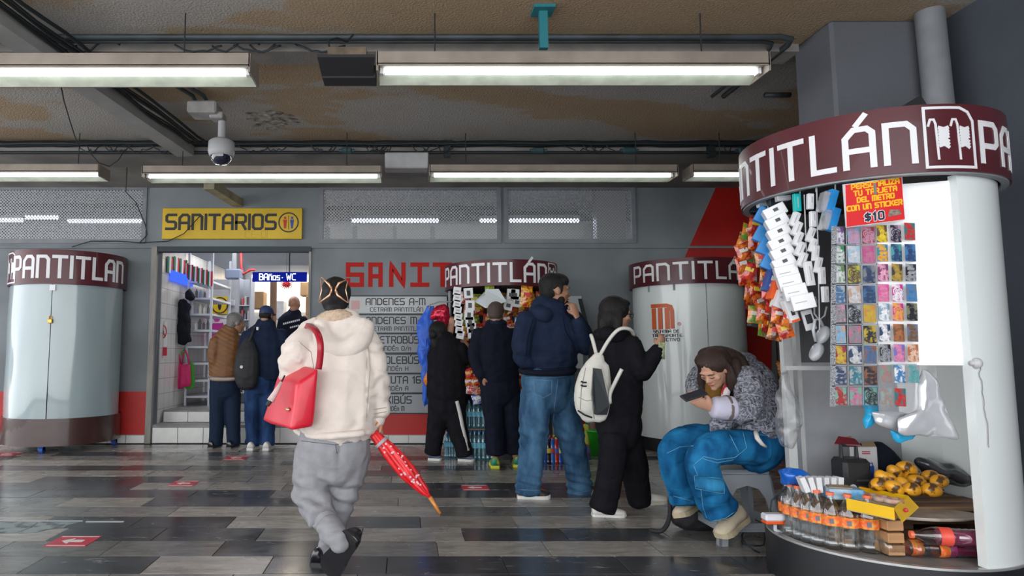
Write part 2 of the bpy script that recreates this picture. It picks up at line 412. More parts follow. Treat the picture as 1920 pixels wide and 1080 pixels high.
# ceiling, beam, strips
ceil = MB().bx(-9,7.4,-1.5,WALL+.1,CEIL,CEIL+.25).build('ceiling', M_ceil); tag(ceil, kind='structure')
M_beam = mat('dirty_plaster', (.23,.215,.20), rough=.85, var=.2, vscale=2.2, bump=.3, bscale=60, coord='World')
bm_ = MB().bx(-9,7.4,BEAMY,WALL,BEAMZ-.02,CEIL).build('trim_1', M_beam); tag(bm_, kind='structure')
b2 = MB().bx(-9,2.95,4.80,5.02,CEIL-.06,CEIL+.02).build('trim_2', M_beam); tag(b2, kind='structure')
# back wall with door opening and screened openings
Z = lambda py, Y=WALL: P(760, py, Y).z
X = lambda px, Y=WALL, py=600: P(px, py, Y).x
dx0, dx1, dz1 = P(290,660,WALL).x, P(577,660,WALL).x, Z(468)
mzt, mzb = Z(350), Z(455)
openings = [(-8.6, P(274,400,WALL).x), (P(600,400,WALL).x, P(938,400,WALL).x), (P(946,400,WALL).x, P(1190,400,WALL).x)]
wb_ = MB(); T = .16
wb_.bx(-9,dx0,WALL,WALL+T,0,mzb); wb_.bx(dx1,7.4,WALL,WALL+T,0,mzb); wb_.bx(dx0,dx1,WALL,WALL+T,dz1,mzb)
xs = [-9]+[v for o in openings for v in o]+[7.4]
for a, b in zip(xs[0::2], xs[1::2]): wb_.bx(a,b,WALL,WALL+T,mzb,mzt)
wb_.bx(-9,7.4,WALL,WALL+T,mzt,CEIL)
wall_back = wb_.build('wall_back', M_wall); tag(wall_back, kind='structure')
# painted zones on the wall (thin coats of paint)
RZ0, RZ1 = Z(815), Z(734)
pt = MB(); pt.bx(-9,P(273,780,WALL).x,WALL-.002,WALL+.01,RZ0,RZ1); pt.bx(P(580,780,WALL).x,7.4,WALL-.002,WALL+.01,RZ0,RZ1)
pt.slab([P(1342,352,WALL-.004),P(1287,476,WALL-.004),P(1215,640,WALL-.004),P(1176,733,WALL-.004),P(1447,733,WALL-.004),P(1447,352,WALL-.004)], (0,.01,0))
tag(pt.build('painted_band', M_red, wall_back), 'red painted band and slanted red stripe')
db = MB().bx(P(1447,500,WALL).x, 7.4, WALL-.005, WALL+.01, RZ1, Z(500)).build('painted_panel', mat('dark_maroon_paint', (.06,.02,.02), .6), wall_back)
ledge = MB().bx(dx1+.0,7.4,WALL-.03,WALL,Z(466),Z(462)).bx(-9,dx0,WALL-.03,WALL,Z(466),Z(462)).build('ledge', M_wall, wall_back)
# white tiled skirting
bb = MB().bx(-9,dx0-.07,WALL-.008,WALL,0,RZ0).bx(dx1+.02,7.4,WALL-.008,WALL,0,RZ0).build('baseboard_back', mat('pale_grout', (.3,.3,.29), .8)); tag(bb, kind='structure')
def skirt(parent, x0, x1, y, z0, z1, w=.25, name='tile'):
    n = max(1, round((x1-x0)/w)); w = (x1-x0)/n; me = None
    for i in range(n):
        c = Vector((x0+(i+.5)*w, y, z0))
        if me is None:
            b = MB().bbox((0,0,(z1-z0)/2), (w-.005, .02, z1-z0-.004), .003); me = bpy.data.meshes.new(name); me.from_pydata(b.v, [], b.f); me.materials.append(M_skirt)
        o = bpy.data.objects.new(name, me); o.location = c; link(o, parent)
skirt(bb, -5.2, dx0-.08, WALL-.016, 0, RZ0-.004); skirt(bb, dx1+.03, 5.1, WALL-.016, 0, RZ0-.004)
# door frame
fr = MB(); fr.bx(dx0-.07,dx0,WALL-.05,WALL+T,0,dz1+.03); fr.bx(dx1,dx1+.03,WALL-.02,WALL+T,0,dz1+.03)
d1 = fr.build('door_1', mat('worn_door_frame', (.24,.23,.21), .7, var=.3, vscale=5, stretch=(1,1,.3))); tag(d1, kind='structure')
MB().bx(dx0-.02,dx1+.03,WALL-.04,WALL+.1,dz1-.03,dz1+.035).build('lintel', mat('dark_lintel', (.02,.035,.04), .6), d1)
# screened openings: frame + perforated sheet
def perforated():
    m = bpy.data.materials.new('perforated_sheet'); m.use_nodes = True; nt = m.node_tree; b = nt.nodes['Principled BSDF']
    b.inputs['Base Color'].default_value = (.34,.35,.36,1); b.inputs['Roughness'].default_value = .5; b.inputs['Metallic'].default_value = .3
    tc = nt.nodes.new('ShaderNodeTexCoord'); mp = nt.nodes.new('ShaderNodeMapping'); mp.inputs['Rotation'].default_value = (R(90),0,0)
    v = nt.nodes.new('ShaderNodeTexVoronoi'); v.feature = 'F1'; v.inputs['Scale'].default_value = 34; v.inputs['Randomness'].default_value = 0; v.voronoi_dimensions = '2D'
    nt.links.new(tc.outputs['Object'], mp.inputs['Vector'])
    mp2 = nt.nodes.new('ShaderNodeMapping'); mp2.inputs['Rotation'].default_value = (0,0,R(45)); nt.links.new(mp.outputs[0], mp2.inputs['Vector'])
    nt.links.new(mp2.outputs[0], v.inputs['Vector'])
    gt = nt.nodes.new('ShaderNodeMath'); gt.operation = 'GREATER_THAN'; gt.inputs[1].default_value = .335; nt.links.new(v.outputs['Distance'], gt.inputs[0])
    nt.links.new(gt.outputs[0], b.inputs['Alpha']); return m
M_perf = perforated()
M_frame = mat('painted_screen_frame', (.20,.21,.23), .6, var=.1, vscale=6)
for i, (a, b) in enumerate(openings):
    f = MB(); w = .045
    f.bx(a,b,WALL-.02,WALL+.03,mzb-.01,mzb+w); f.bx(a,b,WALL-.02,WALL+.03,mzt-w,mzt)
    f.bx(a-.01,a+w,WALL-.021,WALL+.031,mzb,mzt); f.bx(b-w,b+.01,WALL-.021,WALL+.031,mzb,mzt)
    o = f.build('window_%d' % (i+1), M_frame); tag(o, kind='structure')
    MB().quad((a+w,WALL+.01,mzb+w),(b-w,WALL+.01,mzb+w),(b-w,WALL+.01,mzt-w),(a+w,WALL+.01,mzt-w)).build('perforated_panel', M_perf, o)
# right wall and column
wr = MB().bx(3.75,4.0,-1.5,4.43,0,CEIL).build('wall_right', M_wallr); tag(wr, kind='structure')
cl = MB().bbox((3.475,4.65,CEIL/2), (1.05,.44,CEIL), .02).build('trim_3', M_col); tag(cl, kind='structure')
w2 = MB().bx(7.3,7.45,4.8,WALL+.1,0,CEIL).bx(4.0,7.4,4.7,4.87,0,CEIL).build('wall_far_right', M_wall); tag(w2, kind='structure')
dp = MB().cyl((3.64,4.33,0),(3.56,4.33,CEIL),.085,20).build('trim_4', mat('grey_pipe_paint', (.19,.20,.215), .6, var=.08)); tag(dp, kind='structure'); auto_smooth(dp)

# conduits, cables, duct
def pipe(name, pts, r, label, cat='pipe', m=None, n=8, group=None, parent=None):
    o = MB().path(pts, r, n).build(name, m or M_cable, parent, smooth=True)
    if parent is None: tag(o, label, cat, group)
    return o
M_pipe = mat('dark_conduit', (.035,.045,.05), .5, var=.3, vscale=4)
def run(y, z, x0, x1, sag=.004, n=40, seed=0):
    q = random.Random(seed); return [(x0+(x1-x0)*i/n, y+q.uniform(-sag,sag), z+q.uniform(-sag,sag)) for i in range(n+1)]
# front run turning at the column
for k, (dy, dz, r) in enumerate(((0,0,.022),(.07,-.0,.016))):
    xe = P(1500,58,4.6).x-.02-k*.10
    pts = [(-6,4.6+dy,CEIL-.045+dz)]+[(x,4.6+dy,CEIL-.045+dz) for x in (-3,0,1.5)]+[(xe-.12,4.6+dy,CEIL-.045),(xe-.03,4.63+dy,CEIL-.045),(xe,4.72+dy,CEIL-.045),(xe,5.72,CEIL-.045)]
    pipe('conduit', pts, r, ['thick dark conduit across the ceiling nearest the viewer, bending back at the column','thinner dark conduit behind the thick one, bending back at the column'][k], m=M_pipe)
pipe('conduit', [(P(1430,145,5.72).x,5.7,CEIL-.04),(3.4,5.7,CEIL-.04)], .024, 'short dark conduit stub running to the rear of the column', m=M_pipe)
# long cable bundles by the beam edge
for k, (y, z, r, lb) in enumerate(((BEAMY-.05,CEIL-.045,.035,'thick black cable bundle in the corner between ceiling and beam'),(BEAMY-.06,CEIL-.145,.018,'black conduit along the lower edge of the beam'),(BEAMY-.10,CEIL-.06,.014,'thin black cable running below the ceiling edge of the beam'))):
    pipe('cable_bundle', run(y,z,-7,7.2,.006 if k != 1 else .001,90,k), r, lb, 'cable', M_cable)
rc = random.Random(12)
tang = []
for i in range(26):
    px = rc.uniform(150,1480); x = P(px,280,BEAMY).x; y = BEAMY-.08; w = rc.uniform(.1,.45)
    pts = [(x+w*t, y-.02*math.sin(t*3.1), CEIL-.05-.10*math.sin(math.pi*t)*rc.uniform(.7,1.3)+rc.uniform(-.008,.008)) for t in [j/10 for j in range(11)]]
    tang.append(pts)
for i, pts in enumerate(tang):
    o = pipe('loose_cable', pts, .006, 'loose black cable loop on the beam, %s from the left'%ORDX[sorted(range(26), key=lambda k: tang[k][0][0]).index(i)], 'cable', M_cable, 5, group='loose cables along the beam')
for i, px in enumerate((838,1330,1460)):
    x = P(px,285,BEAMY).x
    MBb = MB().bx(x-.035,x+.035,BEAMY-.07,BEAMY-.005,CEIL-.19,CEIL-.01)
    tag(MBb.build('cable_bracket', M_cable), ['dark bracket above the left end of the middle far lamp','dark bracket on the beam above the small lamp at the big kiosk','dark bracket on the beam hidden by the big kiosk sign'][i], 'bracket')
for i, (px, w) in enumerate(((650,.11),(1010,.12),(1180,.14),(1395,.12))):
    x = P(px,290,BEAMY-.1).x
    jb = MB().bbox((x,BEAMY-.10,CEIL-.135),(w,.05,.06),.012)
    for s in (-1,1): jb.cyl((x+s*w/2,BEAMY-.10,CEIL-.135),(x+s*(w/2+.03),BEAMY-.10,CEIL-.135),.018,8)
    tag(jb.build('junction_box', mat('teal_dark_metal',(.02,.06,.07),.5)), ['small teal junction box above the left far lamp','small dark junction box left of the far mesh panel end','dark junction box above the right mesh panel','junction box between the red stripe and the big kiosk sign'][i], 'junction box')
# cables on the front run
for i in range(7):
    px = (60,140,330,400,440,470,560)[i]; x = P(px,85,4.75).x
    pts = [(x+.35*t, 4.72, CEIL-.05-.05*math.sin(math.pi*t*(1+i%2))+rc.uniform(-.006,.006)) for t in [j/10 for j in range(11)]]
    pipe('loose_cable', pts, .008, 'loose black cable over the front ceiling conduit, %s from the left'%ORD[i], 'cable', M_cable, 5, group='loose cables over the front lamps')
# square duct running back to the wall, with cables beside it
ax = P(18,0,4.2); d0 = Vector((P(100,95,4.75).x-.06, 4.0, CEIL-.09))
x0_ = P(385,320,7.0).x; M_duct = mat('grey_duct_paint',(.30,.295,.285),.7,var=.1,vscale=3)
dl = MB().slab([(-3.23,3.4,CEIL-.13),(-3.05,3.4,CEIL-.13),(-2.02,7.35,CEIL-.13),(-2.20,7.35,CEIL-.13)],(0,0,.12))
# duct follows the depth direction: fitted from two photograph points
pa = P(60,45,4.55); pb = P(330,290,7.0)
def duct_seg(a, b, w, h, name, label, cat, m):
    a = Vector(a); b = Vector(b); t = (b-a).normalized(); s = t.cross(Vector((0,0,1))).normalized()*w/2
    return tag(MB().slab([a-s,a+s,b+s,b-s],(0,0,-h)).build(name, m), label, cat)
xa = P(70,50,4.6).x; xb = P(345,280,7.0).x
sl = (xb-xa)/(7.0-4.6)
duct = duct_seg((xa-sl*1.6,3.0,CEIL-.085),(xb+sl*.05,7.04,CEIL-.085),.19,.11,'ceiling_duct','long square grey duct crossing the ceiling from front left to the beam','duct',M_duct)
for k in range(5):
    ox = .14+.045*k; zz = CEIL-.03-.01*(k%2); r = (.016,.010,.018,.009,.014)[k]
    pts = [(xa+sl*(y-4.6)+ox+.012*math.sin(y*5+k), y, zz-.085+.006*math.sin(y*7+k*2)) for y in [3.0+j*.2 for j in range(20)]]
    pipe('duct_cable', pts, r, '%s black cable to the right of the square ceiling duct' % ORD[k], 'cable', M_cable, 6)
pa = P(395,345,7.5); pb = P(455,385,8.58)
duct_seg((P(392,342,7.6).x,7.6,P(392,342,7.6).z+.02),(P(447,378,8.58).x,8.58,P(447,378,8.58).z+.03),.13,.10,'duct_end','lower yellowed end of the duct above the yellow SANITARIOS sign','duct',mat('yellowed_duct',(.36,.33,.22),.7,var=.2,vscale=5))
# teal hanger
tx = P(1018,60,4.3).x
tag(MB().bx(tx-.028,tx+.028,4.27,4.31,3.17,CEIL).bx(tx-.07,tx+.07,4.22,4.36,CEIL-.022,CEIL).build('lamp_hanger', mat('teal_paint',(.015,.16,.19),.5)), 'teal metal hanger holding the front right lamp', 'hanger')

# fluorescent fixtures
M_hous = mat('dusty_lamp_housing', (.25,.21,.175), .6, var=.15, vscale=5)
M_tray = mat('lamp_reflector', (.50,.53,.44), .5, var=.15, vscale=7)
M_tube = emis('fluorescent_tube', (.93,1,.97), 10)
M_tubeoff = mat('unlit_tube', (.8,.82,.8), .2)
def lamp(px0, px1, pyb, Y, label, h=.13, strength=None, x0=None, x1=None, tubeoff=0, M=None):
    z = P(760,pyb,Y).z; a = P(px0,pyb,Y).x if x0 is None else x0; b = P(px1,pyb,Y).x if x1 is None else x1
    t = thing('ceiling_lamp', ((a+b)/2,Y,z), label, 'lamp')
    d = .13
    # trough open below: sloped reflector sides
    hb = MB()
    hb.slab([(a,Y-d,z+.045),(a,Y-d*.92,z+h),(a,Y+d*.92,z+h),(a,Y+d,z+.045),(a,Y+d,z+.052),(a,Y-d,z+.052)],(b-a,0,0))
    hb.bx(a,b,Y-d,Y-d+.008,z+.035,z+h); hb.bx(a,b,Y+d-.008,Y+d,z,z+h)
    hb.bx(a-.004,a+.008,Y-d,Y+d,z,z+h); hb.bx(b-.008,b+.004,Y-d,Y+d,z,z+h)
    hb.build('housing', M_hous, t)
    rf = MB().slab([(a+.01,Y+d-.010,z),(a+.01,Y+d-.016,z),(a+.01,Y-.02,z+.055),(a+.01,Y-.02,z+.062)],(b-a-.02,0,0)); rf.build('reflector', M_tray, t)
    MB().cyl((a+.05,Y-.03,z+.035),(b-.05,Y-.03,z+.035),.021,10).build('tube', M or M_tube, t)
    for s, xx in ((1,a+.03),(-1,b-.03)): MB().bx(xx-.012,xx+.012,Y-.055,Y-.005,z+.012,z+.06).build('socket', M_white, t)
    for fx in (.15,.85):
        xx = a+(b-a)*fx; MB().cyl((xx,Y,z+h),(xx,Y,CEIL if Y < BEAMY-.02 else BEAMZ-.02),.005,6).build('hanging_rod', M_cable, t)
    return t
lamp(0,476,150,4.35,'large front left fluorescent lamp running out of the picture',x0=-4.2)
lamp(708,1425,147,4.35,'large front right fluorescent lamp held by the teal hanger')
lamp(0,195,335,6.85,'far left fluorescent lamp above the closed left kiosk',x0=-5.0,h=.12)
lamp(275,716,338,6.85,'far fluorescent lamp above the yellow SANITARIOS sign',h=.12)
lamp(805,1262,336,6.85,'far fluorescent lamp above the central kiosk',h=.12)
lamp(1290,1700,335,6.85,'far fluorescent lamp running behind the big kiosk sign',h=.12)
# dark box lamp left of the front right lamp, and small grey housing between far lamps
x = P(652,120,4.35).x; t = thing('floodlight', (x,4.35,2.98), 'black box floodlight hanging left of the front right lamp', 'light fixture')
MB().bx(x-.13,x+.13,4.28,4.42,3.08,3.18).build('mounting_box', mat('brown_rusty_metal',(.12,.09,.06),.7,var=.4,vscale=9), t)
MB().slab([(x-.19,4.22,3.08),(x+.19,4.22,3.08),(x+.17,4.36,2.99),(x-.17,4.36,2.99)],(0,.0,.02)).bx(x-.17,x+.19,4.34,4.48,2.99,3.08).build('lamp_head', M_black, t)
MB().path([(x-.12,4.3,3.18),(x-.13,4.33,3.25),(x-.08,4.4,3.3),(x-.02,4.5,3.32),(x+.02,4.55,CEIL-.05)],.007).build('cord', M_cable, t)
x0 = P(722,330,6.95).x; x1 = P(803,330,6.95).x
tag(MB().bbox(((x0+x1)/2,6.95,3.16),(x1-x0,.2,.17),.01).build('ballast_box', mat('light_grey_box',(.36,.36,.36),.6,var=.08)), 'plain grey steel box between two far ceiling lamps', 'box')
# grey filler box behind far left lamps
x0 = P(235,330,7.0).x; x1 = P(270,330,7.0).x
# CCTV dome camera
CY = 5.85; c = P(415,290,CY); t = thing('security_camera', (c.x,CY,c.z-.1), 'domed security camera hanging from a grey bracket box', 'camera')
zc = P(415,265,CY).z
MB().lathe((c.x,CY,0), [(.0,zc+.02),(.085,zc+.015),(.115,zc-.01),(.118,zc-.10),(.105,zc-.135),(.095,zc-.14)], 24).build('camera_housing', mat('camera_grey',(.36,.36,.37),.5), t, smooth=True)
MB().lathe((c.x,CY,0), [(.092,zc-.13),(.088,zc-.17),(.06,zc-.205),(.0,zc-.22)], 24).build('dome', mat('smoked_dome',(.01,.012,.03),.08,coat=1), t, smooth=True)
MB().cyl((c.x,CY,zc),(c.x,CY,P(415,228,CY).z),.035,14).build('stem', mat('camera_grey',(.4,.4,.4)), t, smooth=False)
b = P(390,215,CY); MB().bbox((b.x-.02,CY-.03,b.z+.03),(.26,.22,.11),.015).bbox((b.x+.09,CY,b.z-.02),(.12,.14,.06),.01).build('bracket_box', mat('camera_grey2',(.30,.29,.28),.6,var=.15), t)
for dx in (-.05,.05): pipe('duct_pipe', [(b.x-.04+dx,CY,b.z+.08),(b.x-.06+dx,CY-.1,CEIL-.03),(P(345,165,5.6).x+dx,5.5,CEIL-.03),(P(330,150,5.6).x+dx,5.1,CEIL-.03)], .018, '', m=M_pipe, parent=t)
# hanging wires
def wire(pts, label, r=.006): return pipe('hanging_wire', pts, r, label, 'wire', M_cable, 5)
wire([P(112,150,4.6),P(120,190,5.2),P(132,230,5.8),P(140,255,6.4),P(150,278,6.95)], 'thin wire drooping from the front left lamp to the beam')
wire([P(150,278,6.9),P(172,290,6.9),P(185,305,6.9),P(205,312,6.9),P(222,300,6.9),P(235,280,6.9)], 'curled wire hanging on the beam above the left kiosk')
wire([P(238,315,6.9),P(236,360,7.6),P(255,380,8.3),P(272,420,8.56),P(276,440,8.56),P(262,455,8.56)], 'wire hanging down the wall left of the yellow sign')
wire([P(135,463,8.5),P(170,452,8.55),P(220,452,8.56),P(262,455,8.56),P(316,452,8.52),P(345,438,8.5),P(375,405,8.5)], 'wire from the left kiosk across the yellow sign')
# hole in the ceiling paint
hp = G(515,225,CEIL)
hb = MB(); q = random.Random(3)
for i in range(46):
    a = q.uniform(0,6.28); r = q.uniform(.04,.36); c = Vector((hp.x+r*math.cos(a)*.75, hp.y+r*math.sin(a)*.8, CEIL-.004)); w = q.uniform(.03,.09)
    hb.slab([c+Vector((w*math.cos(b)*q.uniform(.6,1.3),w*.5*math.sin(b)*q.uniform(.6,1.3),-.01*q.random())) for b in (0,1.2,2.4,3.6,4.9)],(0,0,.003))
o = hb.build('peeling_paint', mat('peeling_paint',(.10,.085,.07),.9,color2=(.45,.42,.38),vscale=14)); tag(o, 'peeling blistered patch of ceiling paint right of the security camera', 'peeling paint', kind='stuff')
# floor stickers
M_st = mat('sticker_red',(.55,.03,.06),.35,var=.12,vscale=30); M_stw = mat('sticker_white',(.75,.72,.72),.4)
for i, (x0,y0,x1,y1,lb) in enumerate(((92,1007,182,1026,'red floor sticker with white arrow nearest the viewer'),(318,903,372,912,'red arrow floor sticker left of the walking woman'),(420,856,466,863,'red arrow floor sticker in front of the two men at the door'),(862,911,920,920,'red arrow floor sticker between the walking woman and the man in jeans'),(-12,849,38,856,'red arrow floor sticker under the front of the left kiosk'))):
    a = G(x0,y1); b = G(x1,y0); yc = (a.y+b.y)/2; w = abs(G(x1,(y0+y1)/2).x-G(x0,(y0+y1)/2).x)*.86; h = b.y-a.y; xc = G((x0+x1)/2,(y0+y1)/2).x
    t = MB().bx(xc-w/2,xc+w/2,a.y,b.y,.0045,.0065).build('floor_sticker', M_st); tag(t, lb, 'sticker', 'red arrow floor stickers')
    ar = MB(); zz = .0066
    ar.slab([(xc-w*.28,yc,zz),(xc-w*.05,yc-h*.28,zz),(xc-w*.05,yc-h*.1,zz),(xc+w*.25,yc-h*.1,zz),(xc+w*.25,yc+h*.1,zz),(xc-w*.05,yc+h*.1,zz),(xc-w*.05,yc+h*.28,zz)],(0,0,.0008))
    for s in (-1,1): ar.bx(xc-w*.46,xc+w*.46,yc+s*h*.44-.004,yc+s*h*.44+.004,zz,zz+.0008)
    ar.build('arrow', M_stw, t)
wp = MB(); q = random.Random(5)
def floorpoly(pts, z=.0048): return [G(x,y,z) for x,y in pts]
wp.slab(floorpoly([(-40,979),(70,979),(60,988),(30,999),(-40,1001)]),(0,0,.0008))
wp.slab(floorpoly([(74,979),(150,979),(128,984),(118,990),(92,992),(70,998),(34,1000),(60,989)]),(0,0,.0008))
tag(wp.build('scraped_paint', mat('pale_blue_scraped_paint',(.30,.36,.38),.5,color2=(.10,.12,.13),vscale=9,ramp=(.4,.52))), 'scraped pale blue paint patch on the floor tiles', 'paint patch', kind='stuff')
tag(MB().slab(floorpoly([(162,977),(233,977),(231,979.5),(160,979.5)]),(0,0,.0008)).slab(floorpoly([(-40,975),(155,976),(155,978),(-40,977)]),(0,0,.0008)).build('floor_line', mat('floor_line_white',(.5,.52,.54),.5)), 'thin pale tape line on the floor', 'tape')

# signs on the wall
M_yel = mat('sign_yellow',(.62,.40,.006),.45,var=.08,vscale=3); M_ink = mat('sign_black',(.015,.015,.018),.5)
a = P(303,448,WALL-.05); b = P(567,390,WALL-.05); sy = WALL-.05
t = thing('restroom_sign', ((a.x+b.x)/2,sy,a.z), 'yellow SANITARIOS sign with restroom figures above the doorway', 'sign')
MB().bbox(((a.x+b.x)/2,sy+.02,(a.z+b.z)/2),(b.x-a.x,.04,b.z-a.z),.006).build('sign_board', M_yel, t)
H = P(0,404,sy).z-P(0,430,sy).z; tw = text_width('SANITARIOS')*H; want = P(515,417,sy).x-P(311,417,sy).x
lm = MB(); letters(lm, 'SANITARIOS', on_plane((P(312,430,sy).x,sy,P(312,429,sy).z)), H, th=.19, sx=want/tw, depth=.004); lm.build('lettering', M_ink, t)
cc = P(541,417,sy); rr = .125; rg = MB()
ribbon(rg, [(rr*math.cos(k/16*math.pi), rr*math.sin(k/16*math.pi)) for k in range(33)], .016, on_plane((cc.x,sy,cc.z)), .004, .02); rg.build('ring', M_ink, t)
for s, col, nm in ((-1,(.5,.02,.01),'figure'),(1,(.02,.06,.3),'figure')):
    f = MB(); x = cc.x+s*.045; f.cyl((x,sy,cc.z+.06),(x,sy-.004,cc.z+.06),.017,12); f.slab([(x-.026,sy-.004,cc.z+.035),(x-.018,sy-.004,cc.z-.02),(x-.012,sy-.004,cc.z-.08),(x+.012,sy-.004,cc.z-.08),(x+.018,sy-.004,cc.z-.02),(x+.026,sy-.004,cc.z+.035)],(0,.003,0))
    f.build(nm, mat('fig%d'%s,col,.5), t)
MB().bx(cc.x-.003,cc.x+.003,sy-.003,sy,cc.z-.09,cc.z+.09).build('divider', M_ink, t)
lm = MB(); letters(lm, 'CE-01'.replace('1','I'), on_plane((P(460,444,sy).x,sy,P(460,446,sy).z)), .09, th=.05, depth=.001); lm.build('scrawl', mat('faded_scrawl',(.40,.27,.03),.6), t)
# painted word SANITARIOS (only its start shows)
H = P(0,493,WALL).z-P(0,538,WALL).z
lm = MB(); seq = [('[',648,683),('{',690,718),('}',729,761),(']',769,805),('T',811,848),('{',856,886),('R',896,926),(']',935,965),('O',972,1000),('[',1010,1040)]
for ch, p0, p1 in seq:
    x0 = P(p0,515,WALL).x; x1 = P(p1,515,WALL).x; w = GL[ch][0]; wd = max(w,.01); th = .2
    letters(lm, ch, on_plane((x0+th*H/2,WALL,P(0,534,WALL).z)), H*.84, th=.22, sx=((x1-x0)-th*H)/(wd*H*.84), depth=.003)
tag(lm.build('painted_lettering', mat('red_letter_paint',(.40,.010,.006),.6,spec=.2), wall_back), 'red painted restroom word on the grey wall')
# platform board: six slats
M_slat = mat('board_pale_grey',(.46,.47,.48),.4,var=.05,vscale=2)
M_slat2 = mat('board_mid_grey',(.30,.315,.335),.4,var=.05,vscale=2)
rows = [(556,588,'ANDENES A-M','CETRAM PANTITLÁN',686,797,694,793),(591,624,'ANDENES M-Z','CETRAM PANTITLÁN',686,800,694,793),(627,661,'METROBÚS','ANDÉn O/n',700,785,714,770),(665,699,'TROLEBÚS','ANDÉn H',700,785,720,765),(702,736,'RUTA 16','ANDÉn A',723,788,720,765),(739,774,'MEXIBÚS','ANDÉn M',700,771,723,758)]
bt = thing('platform_sign', (P(730,774,WALL).x,WALL-.04,P(0,774,WALL).z), 'grey slatted platform directory listing ANDENES, METROBÚS, RUTA 16', 'sign')
x0 = P(655,600,WALL).x; x1 = P(838,600,WALL).x; sy = WALL-.04
MB().bx(x0-.01,x1+.01,sy+.015,WALL,P(0,776,WALL).z,P(0,554,WALL).z).build('backing', mat('board_backing',(.03,.035,.04),.5), bt)
for i, (ya,yb,t1,t2,a0,a1,c0,c1) in enumerate(rows):
    z1 = P(0,ya,sy).z; z0 = P(0,yb,sy).z
    s = MB().bbox(((x0+x1)/2,sy,(z0+z1)/2),(x1-x0,.03,z1-z0),.004).build('slat', M_slat if i == 0 else M_slat2, bt)
    fy = sy-.015; lm = MB()
    h1 = (z1-z0)*.36; w1 = text_width(t1)*h1; letters(lm, t1, on_plane((P(a0,0,fy).x,fy,z0+(z1-z0)*.52)), h1, th=.17, sx=(P(a1,0,fy).x-P(a0,0,fy).x)/w1, depth=.002)
    lm.build('lettering', M_ink, s); lm = MB()
    h2 = (z1-z0)*.22; w2_ = text_width(t2)*h2; letters(lm, t2, on_plane((P(c0,0,fy).x,fy,z0+(z1-z0)*.12)), h2, th=.17, sx=(P(c1,0,fy).x-P(c0,0,fy).x)/w2_, depth=.002)
    lm.build('lettering', M_ink, s)
    xx = P(666,0,fy).x; hh = (z1-z0)*.5; zz = (z0+z1)/2
    ic = MB().bx(xx-hh/2,xx+hh/2,fy-.002,fy,zz-hh/2,zz+hh/2).build('icon', mat('icon_pink%d'%(i%2),[(.55,.30,.30),(.22,.03,.06)][i%2],.5), s)
# white poster board behind central kiosk on the right
MB_ = MB().bbox(((P(1058,0,8.4).x+P(1092,0,8.4).x)/2,8.4,(P(0,556,8.4).z+P(0,690,8.4).z)/2),(P(1092,0,8.4).x-P(1058,0,8.4).x,.03,P(0,556,8.4).z-P(0,692,8.4).z),.004)
t = tag(MB_.build('leaning_board', mat('board_offwhite',(.5,.52,.54),.5)), 'pale board with black edge standing right of the central kiosk', 'board')
t.location.z += 0
MB().slab([P(1084,560,8.36),P(1091,560,8.36),P(1112,640,8.36),P(1106,650,8.36)],(0,.01,0)).build('black_strap', M_black, t)
MB().cyl((P(1075,0,8.42).x,8.42,0),(P(1075,0,8.42).x,8.42,P(0,690,8.42).z+.02),.012,8).build('stand', M_grey, t)
# ================================================================ INSIDE THE RESTROOM
IZ = .38; IC = 3.95
M_iw = mat('interior_white', (.62,.64,.68), .6, var=.05, vscale=1.5)
M_ic = mat('interior_ceiling', (.42,.43,.46), .8, var=.06, vscale=1)
def tile_wall():
    m = bpy.data.materials.new('small_white_wall_tiles'); m.use_nodes = True; nt = m.node_tree; b = nt.nodes['Principled BSDF']; b.inputs['Roughness'].default_value = .22
    g = nt.nodes.new('ShaderNodeNewGeometry'); sx = nt.nodes.new('ShaderNodeSeparateXYZ'); nt.links.new(g.outputs['Position'], sx.inputs[0])
    ad = nt.nodes.new('ShaderNodeMath'); nt.links.new(sx.outputs[0], ad.inputs[0]); nt.links.new(sx.outputs[1], ad.inputs[1])
    cb = nt.nodes.new('ShaderNodeCombineXYZ'); nt.links.new(ad.outputs[0], cb.inputs[0]); nt.links.new(sx.outputs[2], cb.inputs[1])
    br = nt.nodes.new('ShaderNodeTexBrick'); br.offset = 0; br.inputs['Scale'].default_value = 5; br.inputs['Brick Width'].default_value = 1; br.inputs['Row Height'].default_value = 1; br.inputs['Mortar Size'].default_value = .02
    br.inputs['Color1'].default_value = (.60,.58,.55,1); br.inputs['Color2'].default_value = (.54,.53,.51,1); br.inputs['Mortar'].default_value = (.32,.31,.30,1)
    nt.links.new(cb.outputs[0], br.inputs['Vector']); nt.links.new(br.outputs['Color'], b.inputs['Base Color']); return m
M_tw = tile_wall()
fi = MB().bx(-9,7.4,9.3,14.2,0,IZ).build('interior_floor', mat('interior_floor_tile',(.25,.24,.24),.3,var=.1)); tag(fi, kind='structure')
# two tiled steps
st = MB(); S1 = P(0,797,WALL).z; st.bx(dx0,dx1,WALL+.0,9.30,0,S1); st.bx(dx0,dx1,8.98,9.31,S1,IZ)
steps = st.build('trim_5', mat('step_nosing',(.20,.19,.185),.5,var=.25,vscale=4)); tag(steps, kind='structure')
for (y, z0, z1) in ((WALL-.008,.0,S1-.03),(8.972,S1,IZ-.02)):
    skirt(steps, dx0+.01, dx1-.01, y, z0, z1, .32)
ic = MB().bx(-9,7.4,8.76,14.2,IC,IC+.1).build('ceiling_inside', M_ic); tag(ic, kind='structure')
iw = MB().bx(-9,7.4,14.1,14.2,0,IC).build('wall_inside_back', M_iw); tag(iw, kind='structure')
il = MB().bx(-9.1,-9,8.76,14.2,0,IC).bx(7.4,7.5,8.76,14.2,0,IC).build('wall_inside_ends', M_iw); tag(il, kind='structure')
LX = dx0-.02
